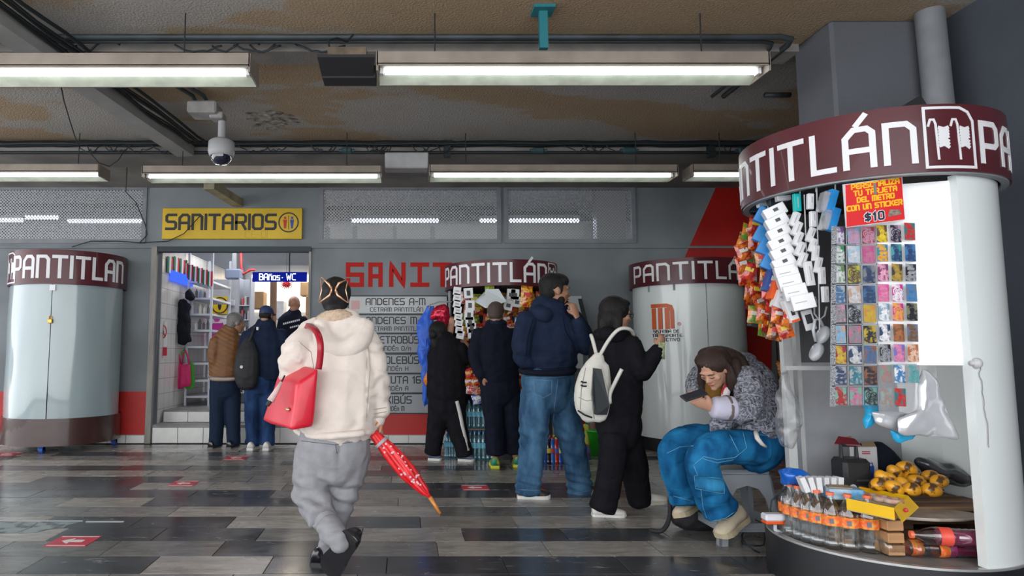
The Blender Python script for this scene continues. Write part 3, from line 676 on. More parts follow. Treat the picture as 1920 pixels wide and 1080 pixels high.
lw = MB().bx(LX-.12,LX,8.77,12.4,0,2.62).build('wall_inside_left', M_tw); tag(lw, kind='structure')
RX = dx1+.35
rw = MB().bx(RX,RX+.1,8.77,13.4,0,2.5).build('wall_inside_right', M_tw); tag(rw, kind='structure')
# bright rear window band seen through the door
bw = MB().bx(P(470,0,13.4).x, P(640,0,13.4).x, 13.38,13.42, P(0,585,13.4).z, P(0,515,13.4).z).build('window_4', emis('daylight_behind_glass',(1,.86,.66),2.6)); tag(bw, kind='structure')
iwr = MB(); 
iwr.bx(LX,RX,13.42,13.5,IZ,2.9); tag(iwr.build('wall_inside_rear', M_iw), kind='structure')
# inner grey partition with posters
px0 = P(398,0,11.2).x; px1 = P(452,0,11.2).x
pw = MB().bx(px0,px1,11.2,11.28,IZ,P(0,524,11.2).z).build('wall_inside_partition', mat('partition_grey',(.40,.41,.43),.6,var=.06)); tag(pw, kind='structure')
def poster(px0,px1,py0,py1,Y,m,label,parts=(),cat='poster',name='poster',group=None,d=.012):
    a = P(px0,py1,Y); b = P(px1,py0,Y)
    t = tag(MB().bx(a.x,b.x,Y,Y+d,a.z,b.z).build(name, m), label, cat, group)
    return t, a, b
t,a,b = poster(397,427,556,589,11.17,mat('poster_yellow',(.72,.48,.01),.5),'small yellow square poster with a figure in a ring inside the doorway')
c = (a+b)/2; rg = MB(); ribbon(rg, [(.13*math.cos(k/12*math.pi), .13*math.sin(k/12*math.pi)) for k in range(25)], .02, on_plane((c.x,11.17,c.z)), .003, .03); rg.build('ring', M_ink, t)
f = MB().cyl((c.x,11.17,c.z+.05),(c.x,11.165,c.z+.05),.02,10).slab([(c.x-.03,11.165,c.z+.03),(c.x-.03,11.165,c.z-.03),(c.x-.012,11.165,c.z-.08),(c.x+.012,11.165,c.z-.08),(c.x+.03,11.165,c.z-.03),(c.x+.03,11.165,c.z+.03)],(0,.004,0)); f.build('figure', M_ink, t)
t,a,b = poster(397,448,591,652,11.17,mat('poster_white',(.72,.72,.74),.5),'white poster with a pink woman pictogram inside the doorway')
MP = mat('picto_pink',(.55,.03,.32),.5); cx = P(406,0,11.17).x; zt = P(0,597,11.17).z
MB().cyl((cx,11.168,zt),(cx,11.16,zt),.055,16).slab([(cx-.07,11.162,zt-.08),(cx-.15,11.162,zt-.42),(cx+.15,11.162,zt-.42),(cx+.07,11.162,zt-.08)],(0,.006,0)).slab([(cx+.07,11.162,zt-.08),(cx+.13,11.162,zt-.30),(cx+.16,11.162,zt-.29),(cx+.10,11.162,zt-.07)],(0,.006,0)).build('pictogram', MP, t)
t,a,b = poster(297,313,602,650,8.95,mat('poster_white2',(.7,.7,.7),.5),'white prohibition poster with a red ring on the left inner wall')
# turn it onto the left wall: small board standing proud
c = Vector((P(305,0,8.95).x,8.945,P(0,622,8.95).z)); rg = MB(); ribbon(rg, [(.045*math.cos(k/10*math.pi), .085*math.sin(k/10*math.pi)) for k in range(21)], .014, on_plane((c.x,8.948,c.z)), .003, .02)
ribbon(rg, [(-.03,.06),(.03,-.06)], .014, on_plane((c.x,8.948,c.z)), .003, .02); rg.build('ring', mat('prohibition_red',(.55,.02,.03),.5), t)
t,a,b = poster(296,313,651,667,8.95,mat('prohibition_red2',(.5,.015,.05),.5),'small red notice under the prohibition poster inside the doorway',name='notice')
# shelving rack along the left inner wall
SX0 = P(357,0,9.9).x; sh = thing('shelf_rack', (SX0,10.1,IZ), 'tall white metal shelf rack by the left inner wall of the doorway', 'shelf')
M_shw = mat('shelf_white',(.55,.58,.64),.4)
ya, yb = 9.75, 10.75; xa_, xb_ = SX0, SX0+.34; ztop = P(0,505,9.8).z
for (x,y) in ((xa_,ya),(xb_,ya),(xa_,yb),(xb_,yb)): MB().bx(x-.015,x+.015,y-.015,y+.015,IZ,ztop+.25).build('post', M_shw, sh)
for py in (527,558,588,618,649,680,712,742):
    z = P(0,py,9.75).z
    if z < IZ+.1: continue
    MB().bx(xa_,xb_+.02,ya-.02,yb,z-.03,z).build('shelf', M_shw, sh)
for i, py in enumerate((527,558,588,618)):
    z = P(0,py,9.75).z; q = random.Random(i)
    for j in range(5):
        w = q.uniform(.03,.05); h = q.uniform(.09,.17); xx = xa_+.04+j*.06; c = q.choice([(.7,.7,.72),(.25,.3,.5),(.6,.6,.55),(.1,.1,.12)])
        o = MB().lathe((xx,ya+.06,z),[(0,0),(w/2,0),(w/2,h*.75),(w/4,h*.85),(w/4,h),(0,h)],8).build('small_bottle', mat('shelf_item_%d'%int(c[0]*100),c,.4))
        tag(o, '%s small bottle on the %s shelf of the white rack'%(ORD[j],ORD[i]), 'bottle', 'toiletries on the white rack')
# Mexican flags: bunting on the wall and shelf top
MG, MW, MR = mat('flag_green',(.0,.16,.07),.7), mat('flag_white',(.7,.7,.7),.7), mat('flag_red',(.5,.01,.02),.7)
def flag(x, y, z, w, h, dx, dy, label, group):
    t = thing('flag', (x,y,z-h), label, 'flag', group); u = Vector((dx,dy,0)).normalized()
    for k, m in enumerate((MG,MW,MR)):
        a = Vector((x,y,z))+u*(w*k/3); b = a+u*(w/3); n = Vector((-u.y,u.x,0))*.004
        MB().slab([a,b,b+Vector((0,0,-h)),a+Vector((0,0,-h))], n).build('stripe', m, t)
i = 0
for (px,py,Y) in ((303,480,8.95),(312,480,9.2),(322,484,9.45),(331,487,9.7)):
    p = P(px,py,Y); flag(LX+.02,Y,p.z,.22,.22,0,1,'%s hanging green white red paper flag on the left inner wall'%ORD[i],'paper flags by the door'); i += 1
for k in range(6):
    p = P(345+k*9,494+k*3,9.72); flag(p.x,9.70,p.z,.075,.22,1,0,'%s small tricolour flag along the top of the white rack'%ORD[k],'tricolour flags on the rack')
for k,(px,py) in enumerate(((301,548),(300,590),(300,625))):
    p = P(px,py,8.93); tag(MB().slab([(p.x-.05,8.93,p.z),(p.x+.05,8.93,p.z+.04),(p.x+.02,8.93,p.z-.12)],(0,.004,0)).build('pennant',(MG,MR,MG)[k]), ['upper green pennant','middle red pennant','lower green pennant'][k]+' at the left edge of the doorway','pennant')
# hung clothes and bags by the left inner wall
def drape(name, pts_outline, Y, th, m, label, cat, amp=.012, seed=0, parent=None, sub=1, group=None):
    """puffy closed shape from an outline at its own distance and thickness"""
    po = []
    for k in range(len(pts_outline)):
        (xa_o, ya_o), (xb_o, yb_o) = pts_outline[k], pts_outline[(k+1) % len(pts_outline)]
        for u in (.06, .5, .94): po.append((xa_o+(xb_o-xa_o)*u, ya_o+(yb_o-ya_o)*u))
    pts = [P(x,y,Y) for x,y in po]; c = sum(pts, Vector())/len(pts); n = len(pts)
    rings = []
    for s, dyy in ((.0,-th*.5),(.5,-th*.48),(.88,-th*.34),(1,-th*.06),(1,th*.06),(.88,th*.35),(.5,th*.5),(.0,th*.5)):
        rings.append([c+(p-c)*s+Vector((0,dyy,0)) for p in pts])
    vs = [rings[0][0]]; fs = []
    for r in rings[1:-1]: vs += r
    vs.append(rings[-1][0]); k = len(rings)-2
    for i in range(n): fs.append((0,1+i,1+(i+1)%n))
    for j in range(k-1):
        for i in range(n): fs.append((1+j*n+i,1+(j+1)*n+i,1+(j+1)*n+(i+1)%n,1+j*n+(i+1)%n))
    for i in range(n): fs.append((1+(k-1)*n+i, len(vs)-1, 1+(k-1)*n+(i+1)%n))
    me = bpy.data.meshes.new('t'); me.from_pydata(vs, [], fs); o = bpy.data.objects.new('t', me); COL.objects.link(o)
    md = o.modifiers.new('s','SUBSURF'); md.levels = 1+sub
    dg = bpy.context.evaluated_depsgraph_get(); me2 = bpy.data.meshes.new_from_object(o.evaluated_get(dg)); bpy.data.objects.remove(o)
    vv = []
    for v, nn in zip([v.co.copy() for v in me2.vertices],[v.normal.copy() for v in me2.vertices]):
        d = noise.noise(v*9+Vector((seed,0,0)))*amp+noise.noise(v*22+Vector((0,seed,0)))*amp*.5
        vv.append(v+nn*d)
    out = mesh_obj(name, vv, [tuple(p.vertices) for p in me2.polygons], m, parent, True)
    if label: tag(out, label, cat, group)
    return out
M_pink = mat('bag_pink',(.55,.01,.12),.6); M_green = mat('bag_green',(.06,.40,.03),.6); M_pur = mat('bag_violet',(.10,.02,.30),.6); M_blk = mat('black_cloth',(.012,.013,.018),.8,bump=.2)
def handbag(outline, hpts, Y, m, label):
    o = drape('shopping_bag', outline, Y, .07, m, label, 'bag', amp=.008)
    MB().path([P(x,y,Y) for x,y in hpts], .012, 6).build('handle', m, o, smooth=True); return o
handbag([(319,684),(341,682),(344,700),(345,729),(318,731),(317,706)],[(324,686),(328,664),(332,656),(336,666),(339,684)],9.60,M_pink,'left pink tote bag hanging on the left inner wall')
handbag([(338,684),(357,682),(358,724),(336,728)],[(341,684),(344,662),(348,657),(352,666),(355,683)],9.52,M_pink,'right pink tote bag hanging beside the green bag')
handbag([(350,684),(363,680),(366,720),(360,730),(346,728)],[(343,672),(341,660),(345,656),(352,668),(358,684)],9.68,M_green,'green tote bag hanging behind the pink bag')
drape('padded_vest', [(336,562),(345,560),(357,570),(356,600),(358,640),(346,646),(332,645),(328,630),(330,600),(328,578)], 9.55, .16, M_blk, 'black padded vest hanging on the left inner wall','vest',amp=.03,seed=3)
drape('knit_hat', [(348,548),(355,540),(362,548),(364,560),(356,566),(347,560)], 9.5, .12, M_blk, 'black knit hat hanging above the padded vest','hat',amp=.02,seed=5)
# LED sign
Y = 9.4; a = P(473,528,Y); b = P(575,510,Y); t = thing('led_sign', ((a.x+b.x)/2,Y,a.z), 'blue LED sign reading Baños WC inside the doorway', 'sign')
MB().bx(a.x,b.x,Y,Y+.05,a.z,b.z).build('case', emis('led_blue',(.005,.012,.22),1.2), t)
lm = MB(); H = (b.z-a.z)*.62; x1 = letters(lm, 'Baños'.replace('B','B'), on_plane((P(484,0,Y).x,Y,a.z+H*.3)), H, th=.13, sx=.9, depth=.004); lm.build('lettering', emis('led_white',(.75,.85,1),3.2), t); lm = MB()
letters(lm, '. WC', on_plane((P(527,0,Y).x,Y,a.z+H*.3)), H, th=.13, sx=.85, depth=.004); lm.build('lettering', emis('led_white',(.75,.85,1),3.2), t)
MB().path([(b.x-.25,Y+.02,b.z),(b.x-.25,Y+.02,IC)],.01).build('hanging_cord', M_cable, t)
# blue glow sign left (second lit strip on the left wall)
p = P(318,522,9.3); tag(MB().bx(LX+.01,LX+.04,9.1,10.0,p.z-.05,p.z+.09).build('led_strip', emis('led_blue_strip',(.03,.08,.7),2.2)), 'blue lit strip on the left inner wall', 'led strip')
# electrical post, box, red conduit
Y = 10.6; p0 = P(437,560,Y); tag(MB().bx(p0.x-.03,p0.x+.03,Y,Y+.06,P(0,520,Y).z,IC).build('ceiling_post', mat('post_grey',(.25,.26,.28),.5)), 'grey post dropping from the ceiling with cables inside the doorway', 'post')
tag(MB().bbox((P(440,515,Y).x,Y-.05,P(0,515,Y).z),(.26,.14,.16),.02).build('electric_box', mat('box_slate',(.14,.17,.24),.5)), 'slate grey electric box on the post inside the doorway', 'box')
pipe('red_conduit', [P(452,470,Y),P(452,500,Y),P(456,514,Y),P(470,506,Y),P(478,506,Y)], .02, 'bent red conduit inside the doorway', m=mat('conduit_red',(.5,.02,.02),.5))
MBx = MB(); p = P(509,0,11.5); tag(MB().bx(p.x-.04,p.x+.06,11.5,11.6,IZ,P(0,520,11.5).z).build('wooden_post', mat('brown_wood',(.12,.06,.03),.6,var=.3,stretch=(1,1,.2))), 'brown wooden post behind the blue cap man', 'post')
# narrow shelf cabinet 452-475
Y = 10.4; a = P(452,0,Y).x; b = P(475,0,Y).x; t = thing('narrow_cabinet', (a,Y,IZ), 'narrow white cabinet of goods right of the pink pictogram', 'cabinet')
zt = P(0,524,Y).z; MB().bx(a,b,Y,Y+.03,IZ,zt).bx(a,a+.02,Y-.25,Y,IZ,zt).bx(b-.02,b,Y-.25,Y,IZ,zt).build('carcass', mat('cab_grey',(.38,.4,.44),.5), t)
for i in range(7):
    z = IZ+.15+i*.22
    if z > zt: break
    MB().bx(a+.02,b-.02,Y-.24,Y,z,z+.015).build('shelf', M_shw, t)
    q = random.Random(i+50); w = b-a-.05
    for j in range(3):
        c = q.choice([(.55,.1,.12),(.2,.2,.3),(.6,.55,.5),(.12,.1,.12)]); hh = q.uniform(.08,.15)
        x = a+.03+j*w/3; tag(MB().bbox((x+w/6,Y-.15,z+.015+hh/2),(w/3-.012,.08,hh),.005).build('boxed_product', mat('prod_%d'%int(c[0]*100+c[1]*10),c,.5)), '%s packet on the %s shelf from below of the narrow cabinet'%(ORD[j],ORD[i]),'packet','packets in the narrow cabinet')
# red starburst pinata
c = P(537,533,10.2); sb = MB()
for i in range(16):
    a = i/16*2*math.pi; sb.cyl(c, c+Vector((.12*math.cos(a),.02*(i%2),.10*math.sin(a))), .016, 5, r2=.001)
tag(sb.build('star_ornament', mat('tinsel_red',(.65,.01,.02),.3)), 'red spiky star ornament hanging under the LED sign', 'ornament')
MB().cyl(c+Vector((0,0,.08)), (c.x,c.y,IC), .003, 4).build('cord', M_cable, bpy.data.objects['star_ornament'])
# cartons and paper rolls in the rear
for i, (px0,px1,py0,py1,Y,c,lb) in enumerate(((575,605,556,592,12.4,(.30,.17,.08),'brown carton on the rear counter right'),(570,600,592,625,12.3,(.28,.16,.08),'brown carton below another on the rear counter'),(470,498,548,580,12.5,(.33,.2,.1),'brown carton left of the wooden post'),(518,535,565,600,12.2,(.62,.62,.62),'white paper roll pack on the rear counter'),(500,512,575,610,12.1,(.65,.65,.66),'white roll beside the wooden post'),(565,590,530,556,12.6,(.34,.22,.12),'topmost brown carton at the rear'))):
    a = P(px0,py1,Y); b = P(px1,py0,Y); h = b.z-a.z
    o = MB().bbox(((a.x+b.x)/2,Y,(a.z+b.z)/2),(b.x-a.x,.3,h),.01).build('carton', mat('carton_%d'%i,c,.7,var=.1)); tag(o, lb, 'box')
Y = 12.3; a = P(465,0,Y).x; tag(MB().bbox((a+.9,Y,IZ+.45),(1.9,.5,.9),.01).build('rear_counter', mat('counter_grey',(.30,.3,.31),.5)), 'grey counter at the rear of the restroom entrance', 'counter')
# small grey dispenser on partition
c = P(372,400,11); 
a = P(428,545,11.15); tag(MB().bbox((P(433,0,11.15).x,11.15,P(0,568,11.15).z),(.10,.06,.10),.01).build('wall_switch', mat('switch_grey',(.5,.5,.52),.4)), 'small grey switch box right of the yellow poster', 'switch')

# ------------ room behind the perforated screens: tubes and rails, low sills
M_ib = emis('interior_tube', (.72,.82,1), 9)
def itube(px0, px1, py, Y, label):
    z = P(0,py,Y).z; a = P(px0,py,Y).x; b = P(px1,py,Y).x; t = thing('tube_light', ((a+b)/2,Y,z), label, 'lamp')
    MB().cyl((a,Y,z),(b,Y,z),.03,10).build('tube', M_ib, t); MB().bx(a-.02,b+.02,Y-.04,Y+.04,z+.035,z+.08).build('fitting', M_grey, t)
    for x in (a+.2,b-.2): MB().cyl((x,Y,z+.08),(x,Y,IC),.006,5).build('rod', M_grey, t)
itube(-40,42,413,11.0,'bluish tube lamp behind the left mesh at its left end'); itube(48,108,408,11.6,'short bluish tube lamp behind the left mesh, in the middle'); itube(128,270,415,11.0,'bluish tube lamp behind the left mesh at its right end')
itube(660,822,414,11.0,'bluish tube lamp behind the middle mesh'); itube(900,932,414,11.4,'short bluish tube lamp behind the right side of the middle mesh'); itube(955,1085,414,11.0,'bluish tube lamp behind the right mesh')
for i, (x0,x1,py,Y) in enumerate(((20,260,387,10.5),(610,930,390,10.5),(950,1090,398,10.6))):
    z = P(0,py,Y).z; a = P(x0,0,Y).x; b = P(x1,0,Y).x
    pipe('inner_pipe', [(a,Y,z),(b,Y,z)], .035, ['dark pipe behind the left mesh','dark pipe behind the middle mesh','dark pipe behind the right mesh'][i], m=M_pipe)
for i, (px,Y) in enumerate(((85,10.6),(882,10.6),(612,9.4),(664,9.6),(740,9.8),(812,9.6))):
    x = P(px,0,Y).x; up = i < 2
    z0, z1 = (P(0,392,Y).z,IC) if up else (0,P(0,425,Y).z)
    tag(MB().bx(x-.03,x+.03,Y-.03,Y+.03,z0 if up else P(0,465,Y).z,z1).build('inner_post', M_frame), '%s thin post seen behind the mesh screens'%ORD[i], 'post')
MBw = MB().bx(P(600,0,12.6).x,P(1100,0,12.6).x,12.6,12.64,2.3,P(0,425,12.6).z+.05).build('inner_partition_top', mat('pale_partition',(.62,.60,.54),.6)); tag(MBw,'pale low partition lit behind the mesh screens','partition')
tag(MB().bx(P(1125,0,10.4).x,P(1180,0,10.4).x,10.4,10.6,0,IC).build('inner_column', mat('inner_col',(.13,.13,.14),.7)), 'dark pillar behind the right mesh', 'pillar')
for i,(x,y) in enumerate(((-5.5,10.6),(-.6,10.8),(2.4,10.8))): area('room_light_%d'%i, (x,y,3.3), (0,0,0), (1.6,.3), 34, (.72,.82,1))
area('doorway_light', (-2.2,10.2,3.0), (0,0,0), (1.2,.6), 30, (.95,.95,1))
area('doorway_rear_light', (-1.8,12.4,2.85), (0,0,0), (1.2,.5), 26, (1,.88,.7))
# ================================================================ KIOSKS
M_mar = mat('kiosk_maroon', (.080,.014,.020), .30, coat=.12, spec=.35, var=.12, vscale=3, bump=.04, bscale=3)
M_marb = mat('kiosk_brown', (.050,.022,.019), .3, coat=.4, var=.2, vscale=2, bump=.05, bscale=3)
M_let = mat('sign_letter_white', (.70,.70,.72), .4)
M_kgrey = mat('kiosk_panel_grey', (.31,.38,.40), .16, coat=.6, var=.05, vscale=2, bump=.25, bscale=1.6, stretch=(1.4,1.4,.35))
M_kwhite = mat('kiosk_panel_white', (.74,.78,.78), .25, coat=.5, var=.03, vscale=2, bump=.06, bscale=1.6, stretch=(1.4,1.4,.35))
M_kint = mat('kiosk_inside_grey', (.34,.35,.37), .5, var=.05)
def ring_phi(C, r, px, z=1.2):
    """angle on the near side of a ring whose point shows at px"""
    best = None; base = math.atan2(-C[1], -C[0])
    for k in range(-400, 401):
        a = base+k/400*1.45; p = (C[0]+r*math.cos(a), C[1]+r*math.sin(a), z); e = abs(proj(p)[0]-px)
        if best is None or e < best[0]: best = (e, a)
    return best[1]
def ring_pt(C, r, px, z=1.2):
    a = ring_phi(C, r, px, z); return Vector((C[0]+r*math.cos(a), C[1]+r*math.sin(a), z))
def arc_panel(C, r, a0, a1, z0, z1, th=.012, n=None, clip=None, rows=1):
    """curved sheet with thickness"""
    n = n or max(2, int(abs(a1-a0)/R(6))); v = []; f = []; zs = [z0+(z1-z0)*i/rows for i in range(rows+1)]
    for rr in (r, r-th):
        for z in zs:
            for i in range(n+1):
                a = a0+(a1-a0)*i/n; y = C[1]+rr*math.sin(a)
                if clip: y = min(y, clip-(r-rr))
                v.append((C[0]+rr*math.cos(a), y, z))
    m = n+1; off = m*(rows+1)
    for j in range(rows):
        for i in range(n):
            f.append((j*m+i, j*m+i+1, (j+1)*m+i+1, (j+1)*m+i)); f.append((off+j*m+i, off+(j+1)*m+i, off+(j+1)*m+i+1, off+j*m+i+1))
    for i in range(n):
        f.append((i, off+i, off+i+1, i+1)); t = rows*m; f.append((t+i, t+i+1, off+t+i+1, off+t+i))
    for i in (0, n):
        for j in range(rows): f.append((j*m+i, (j+1)*m+i, off+(j+1)*m+i, off+j*m+i))
    return MB().add(v, f)
def disk(C, r, z0, z1, clip=None, n=48):
    v = []
    for z in (z0, z1):
        for i in range(n):
            a = 2*math.pi*i/n; y = C[1]+r*math.sin(a); v.append((C[0]+r*math.cos(a), min(y, clip) if clip else y, z))
    return MB().add(v, [tuple(range(n))[::-1], tuple(range(n,2*n))]+[(i,(i+1)%n,n+(i+1)%n,n+i) for i in range(n)])
def cyl_fn(C, r, phi0, z):
    return lambda x, y, d: Vector((C[0]+(r+d)*math.cos(phi0+x/r), C[1]+(r+d)*math.sin(phi0+x/r), z+y))
def icon(mb, fn, h):
    """framed pictogram: rounded frame, two hooked staffs with flags"""
    w = h*.80
    ribbon(mb, [(0,0),(0,h),(w*.72,h),(w*.9,h*.93),(w,h*.78),(w,0),(0,0)], h*.045, fn, .002, .02)
    for s in (.16, .60):
        x = w*s
        ribbon(mb, [(x+w*.07,h*.14),(x+w*.05,h*.72),(x+w*.02,h*.8),(x-w*.05,h*.8),(x-w*.09,h*.7)], h*.036, fn, .002, .02)
        for k in range(3): ribbon(mb, [(x+w*.12,h*(.46-k*.05)),(x+w*.2,h*(.48-k*.05)),(x+w*.27,h*(.44-k*.05))], h*.055, fn, .002, .02)
        for k in range(4): ribbon(mb, [(x+w*.12,h*(.66-k*.05)),(x+w*.2,h*(.64-k*.05)),(x+w*.27,h*(.66-k*.05))], h*.055, fn, .002, .02)
def kiosk_sign(t, C, r, z0, z1, px0, px1, word, clip=None, before='', icon_after=False, after='', icon_before=False, hfrac=.62, zoff=0.0, lz=None, th=.16):
    sg = arc_panel(C, r, 0, 2*math.pi, z0, z1, .02, 72, clip, 2).build('sign_band', M_mar, t); auto_smooth(sg)
    H = (z1-z0)*hfrac; zb = z0+(z1-z0-H)*.5+zoff; gap = .30
    pa = ring_phi(C, r, px0, zb); pb = ring_phi(C, r, px1, zb); tw = text_width(word, gap)*H; sx = (pb-pa)*r/tw
    lm = MB(); x = 0
    letters(lm, word, cyl_fn(C, r, pa, zb), H, th=th, gap=gap, sx=sx, depth=.003, step=.12)
    xe = tw*sx; g = gap*H*sx
    if before:
        w = text_width(before, gap)*H*sx; letters(lm, before, cyl_fn(C, r, pa-(w+g)/r, zb), H, th=th, gap=gap, sx=sx, depth=.003, step=.12)
    if icon_before: icon(lm, cyl_fn(C, r, pa-(H*1.12)/r, z0+(z1-z0)*.06), (z1-z0)*.88)
    if icon_after:
        ih = (z1-z0)*.88; icon(lm, cyl_fn(C, r, pa+(xe+g*.9)/r, z0+(z1-z0)*.06), ih); xe += g*.9+ih*.8
        if after: letters(lm, after, cyl_fn(C, r, pa+(xe+g*.9)/r, zb), H, th=th, gap=gap, sx=sx, depth=.003, step=.12)
    lm.build('lettering', M_let, t); return sg
# ---- closed kiosk on the left
CL = (P(125,0,8.30).x, 8.30); clip = 8.57; zf = lambda py, Y: P(0,py,Y).z
z_s1, z_s0, z_b1, z_b0 = zf(467,7.64), zf(532,7.64), zf(786,7.65), .085
t = thing('market_kiosk', (CL[0],CL[1],0), 'closed grey round kiosk with brown base, padlocked doors and PANTITLAN sign left of the doorway', 'kiosk', 'round kiosks'); KL = t
kiosk_sign(t, CL, .668, z_s0, z_s1, 26, 229, 'PANTITLAN', clip, icon_before=True, hfrac=.58)
aseam = ring_phi(CL, .65, 90, .9); 
pr = arc_panel(CL, .640, aseam+.006, R(10), z_b1, z_s0+.01, .012, 40, clip, 12); pl = arc_panel(CL, .640, R(-190), aseam-.006, z_b1, z_s0+.01, .012, 40, clip, 12)
for b_, s in ((pl,0),(pr,1)):
    for v in b_.v:
        d = noise.noise(Vector((v.x*5+s*9, v.y*5, v.z*1.6)))*.012; rr = Vector((v.x-CL[0], v.y-CL[1], 0)).normalized(); v += rr*d
    auto_smooth(b_.build('door', M_kgrey, t), 60)
auto_smooth(arc_panel(CL, .655, 0, 2*math.pi, z_b0, z_b1, .02, 60, clip, 2).build('base_band', M_marb, t))
disk(CL, .64, z_b0+.01, z_b0+.03, clip).build('floor_plate', M_black, t); disk(CL, .655, z_s1-.03, z_s1-.01, clip).build('roof', M_marb, t)
disk(CL, .60, z_b0+.03, z_s0, clip-.02).build('dark_interior', M_black, t)
for px in (77,213):
    p = ring_pt(CL, .60, px, 0); MB().cyl((p.x-.012,p.y,.04),(p.x+.03,p.y,.04),.038,14).bx(p.x-.03,p.x+.03,p.y-.02,p.y+.03,.04,.09).build('wheel', mat('wheel_blue',(.01,.06,.28),.5), t)
p = ring_pt(CL, .650, 95, zf(598,7.75)); tag(MB().bbox((p.x,p.y-.012,p.z-.03),(.055,.025,.05),.006).path([(p.x-.016,p.y-.012,p.z-.01),(p.x-.016,p.y-.012,p.z+.02),(p.x,p.y-.012,p.z+.035),(p.x+.016,p.y-.012,p.z+.02),(p.x+.016,p.y-.012,p.z-.01)],.005).build('padlock', mat('brass',(.6,.36,.08),.35,metal=.7), t), 'brass padlock')
p = ring_pt(CL, .652, 99, z_s0-.045); MB().bx(p.x-.03,p.x+.035,p.y-.01,p.y,p.z-.03,p.z+.035).build('hasp_plate', M_let, t)
# ---- closed white kiosk on the right of the wall
CR = (P(1291,0,8.14).x, 8.14)
z_s1, z_s0, z_b1 = zf(482,7.5), zf(531,7.5), zf(829,7.5)
t = thing('market_kiosk', (CR[0],CR[1],0), 'closed white round kiosk with black foot and orange M metro mark behind the seated woman', 'kiosk', 'round kiosks'); KR = t
kiosk_sign(t, CR, .665, z_s0, z_s1, 1190, 1383, 'PANTITLÁ', None, after='', hfrac=.60)
aseam = ring_phi(CR, .62, 1330, .9)
b1 = arc_panel(CR, .635, aseam+.006, R(10), z_b1, z_s0+.01, .012, 30, clip, 8); b2 = arc_panel(CR, .635, R(-190), aseam-.006, z_b1, z_s0+.01, .012, 30, clip, 8)
for b_, s in ((b1,0),(b2,1)):
    for v in b_.v:
        d = noise.noise(Vector((v.x*5+s*9, v.y*5, v.z*1.6)))*.007; rr = Vector((v.x-CR[0], v.y-CR[1], 0)).normalized(); v += rr*d
    auto_smooth(b_.build('door', M_kwhite, t), 60)
auto_smooth(arc_panel(CR, .625, 0, 2*math.pi, 0, z_b1, .02, 50, clip, 2).build('base_band', M_black, t))
disk(CR, .60, z_b1, z_s0, clip-.02).build('dark_interior', M_black, t); disk(CR, .65, z_s1-.03, z_s1-.01, clip).build('roof', M_marb, t)
# orange M mark
M_or = mat('metro_orange', (.62,.10,.012), .4)
lm = MB(); zt = zf(568,7.55); zb = zf(612,7.55); hh = zt-zb; a0 = ring_phi(CR, .637, 1223, 1.4); fn = cyl_fn(CR, .6365, a0, zb); ww = (ring_phi(CR,.637,1265,1.4)-a0)*.637
thk = hh*.15
ribbon(lm, [(thk/2,hh-thk/2),(ww*.7,hh-thk/2),(ww*.87,hh*.86),(ww-thk/2,hh*.68),(ww-thk/2,0)], thk*1.15, fn, .006, .03)
for k in range(3): ribbon(lm, [(thk*.8+k*ww*.30,hh*(.72)),(thk*.8+k*ww*.30,0)], thk*1.35, fn, .006, .03)
lm.build('metro_mark', M_or, t)
lm = MB(); rr = .018; fn = cyl_fn(CR, .6365, ring_phi(CR,.637,1274,1.4), zb+.03)
ribbon(lm, [(rr*math.cos(k/8*math.pi), rr*math.sin(k/8*math.pi)) for k in range(17)], .005, fn, .003, .01); ribbon(lm, [(-.006,-.008),(-.006,.009),(.005,.009),(.005,.0),(-.006,0),(.006,-.008)], .004, fn, .003, .01); lm.build('registered_mark', M_or, t)
lm = MB()
for s, py, x0, x1 in (('SISTEMA DE',623,1226,1273),('TRANSPORTE',631,1224,1279),('COLECTIVO',639,1228,1274)):
    h = .031; a0 = ring_phi(CR,.637,x0,1.35); a1 = ring_phi(CR,.637,x1,1.35); letters(lm, s, cyl_fn(CR,.6365,a0,zf(py,7.52)), h, th=.18, sx=(a1-a0)*.637/(text_width(s)*h), depth=.006)
lm.build('lettering', M_ink, t)
p = ring_pt(CR, .64, 1240, zf(657,7.55)); MB().bx(p.x-.05,p.x+.035,p.y-.02,p.y+.0,p.z-.1,p.z+.1).build('taped_leaflet', mat('leaflet_green',(.25,.30,.15),.6,color2=(.5,.5,.45),vscale=25), t)
for px in (1216,1263): p = ring_pt(CR, .64, px, z_s0-.03); MB().bx(p.x-.008,p.x+.008,p.y-.012,p.y+.004,p.z-.04,p.z+.03).build('hinge', M_kgrey, t)

# ---- open kiosk in the middle
CM = (P(940,0,7.85).x, 7.85)
z_s1, z_s0 = zf(486,7.2), zf(535,7.2)
t = thing('market_kiosk', (CM[0],CM[1],0), 'open round kiosk hung with snacks and phone goods, two shoppers at it', 'kiosk', 'round kiosks'); KM = t
kiosk_sign(t, CM, .66, z_s0, z_s1, 836, 1024, 'PANTITLÁN', None, icon_after=True, hfrac=.66)
disk(CM, .64, z_s0+.005, z_s0+.02).build('roof', M_black, t)
auto_smooth(arc_panel(CM, .60, R(0), R(180), 0, z_s0, .012, 24, clip, 2).build('back_shell', mat('kiosk_inner_dark',(.07,.07,.08),.6), t))
disk(CM, .60, 0, .06).build('floor_plate', M_black, t)
for px in (844,1040): p = ring_pt(CM, .6, px, 0); MB().cyl((p.x,p.y,0),(p.x,p.y,z_s0),.02,8).build('post', M_grey, t)
for z in (.42,.80): 
    v = arc_panel(CM, .52, R(0), R(180), z, z+.02, .30, 20, clip-.03); v.build('shelf', mat('kiosk_shelf',(.25,.2,.16),.6), t)
    disk((CM[0],CM[1]+.05), .42, z, z+.02).build('shelf', mat('kiosk_shelf',(.25,.2,.16),.6), t)

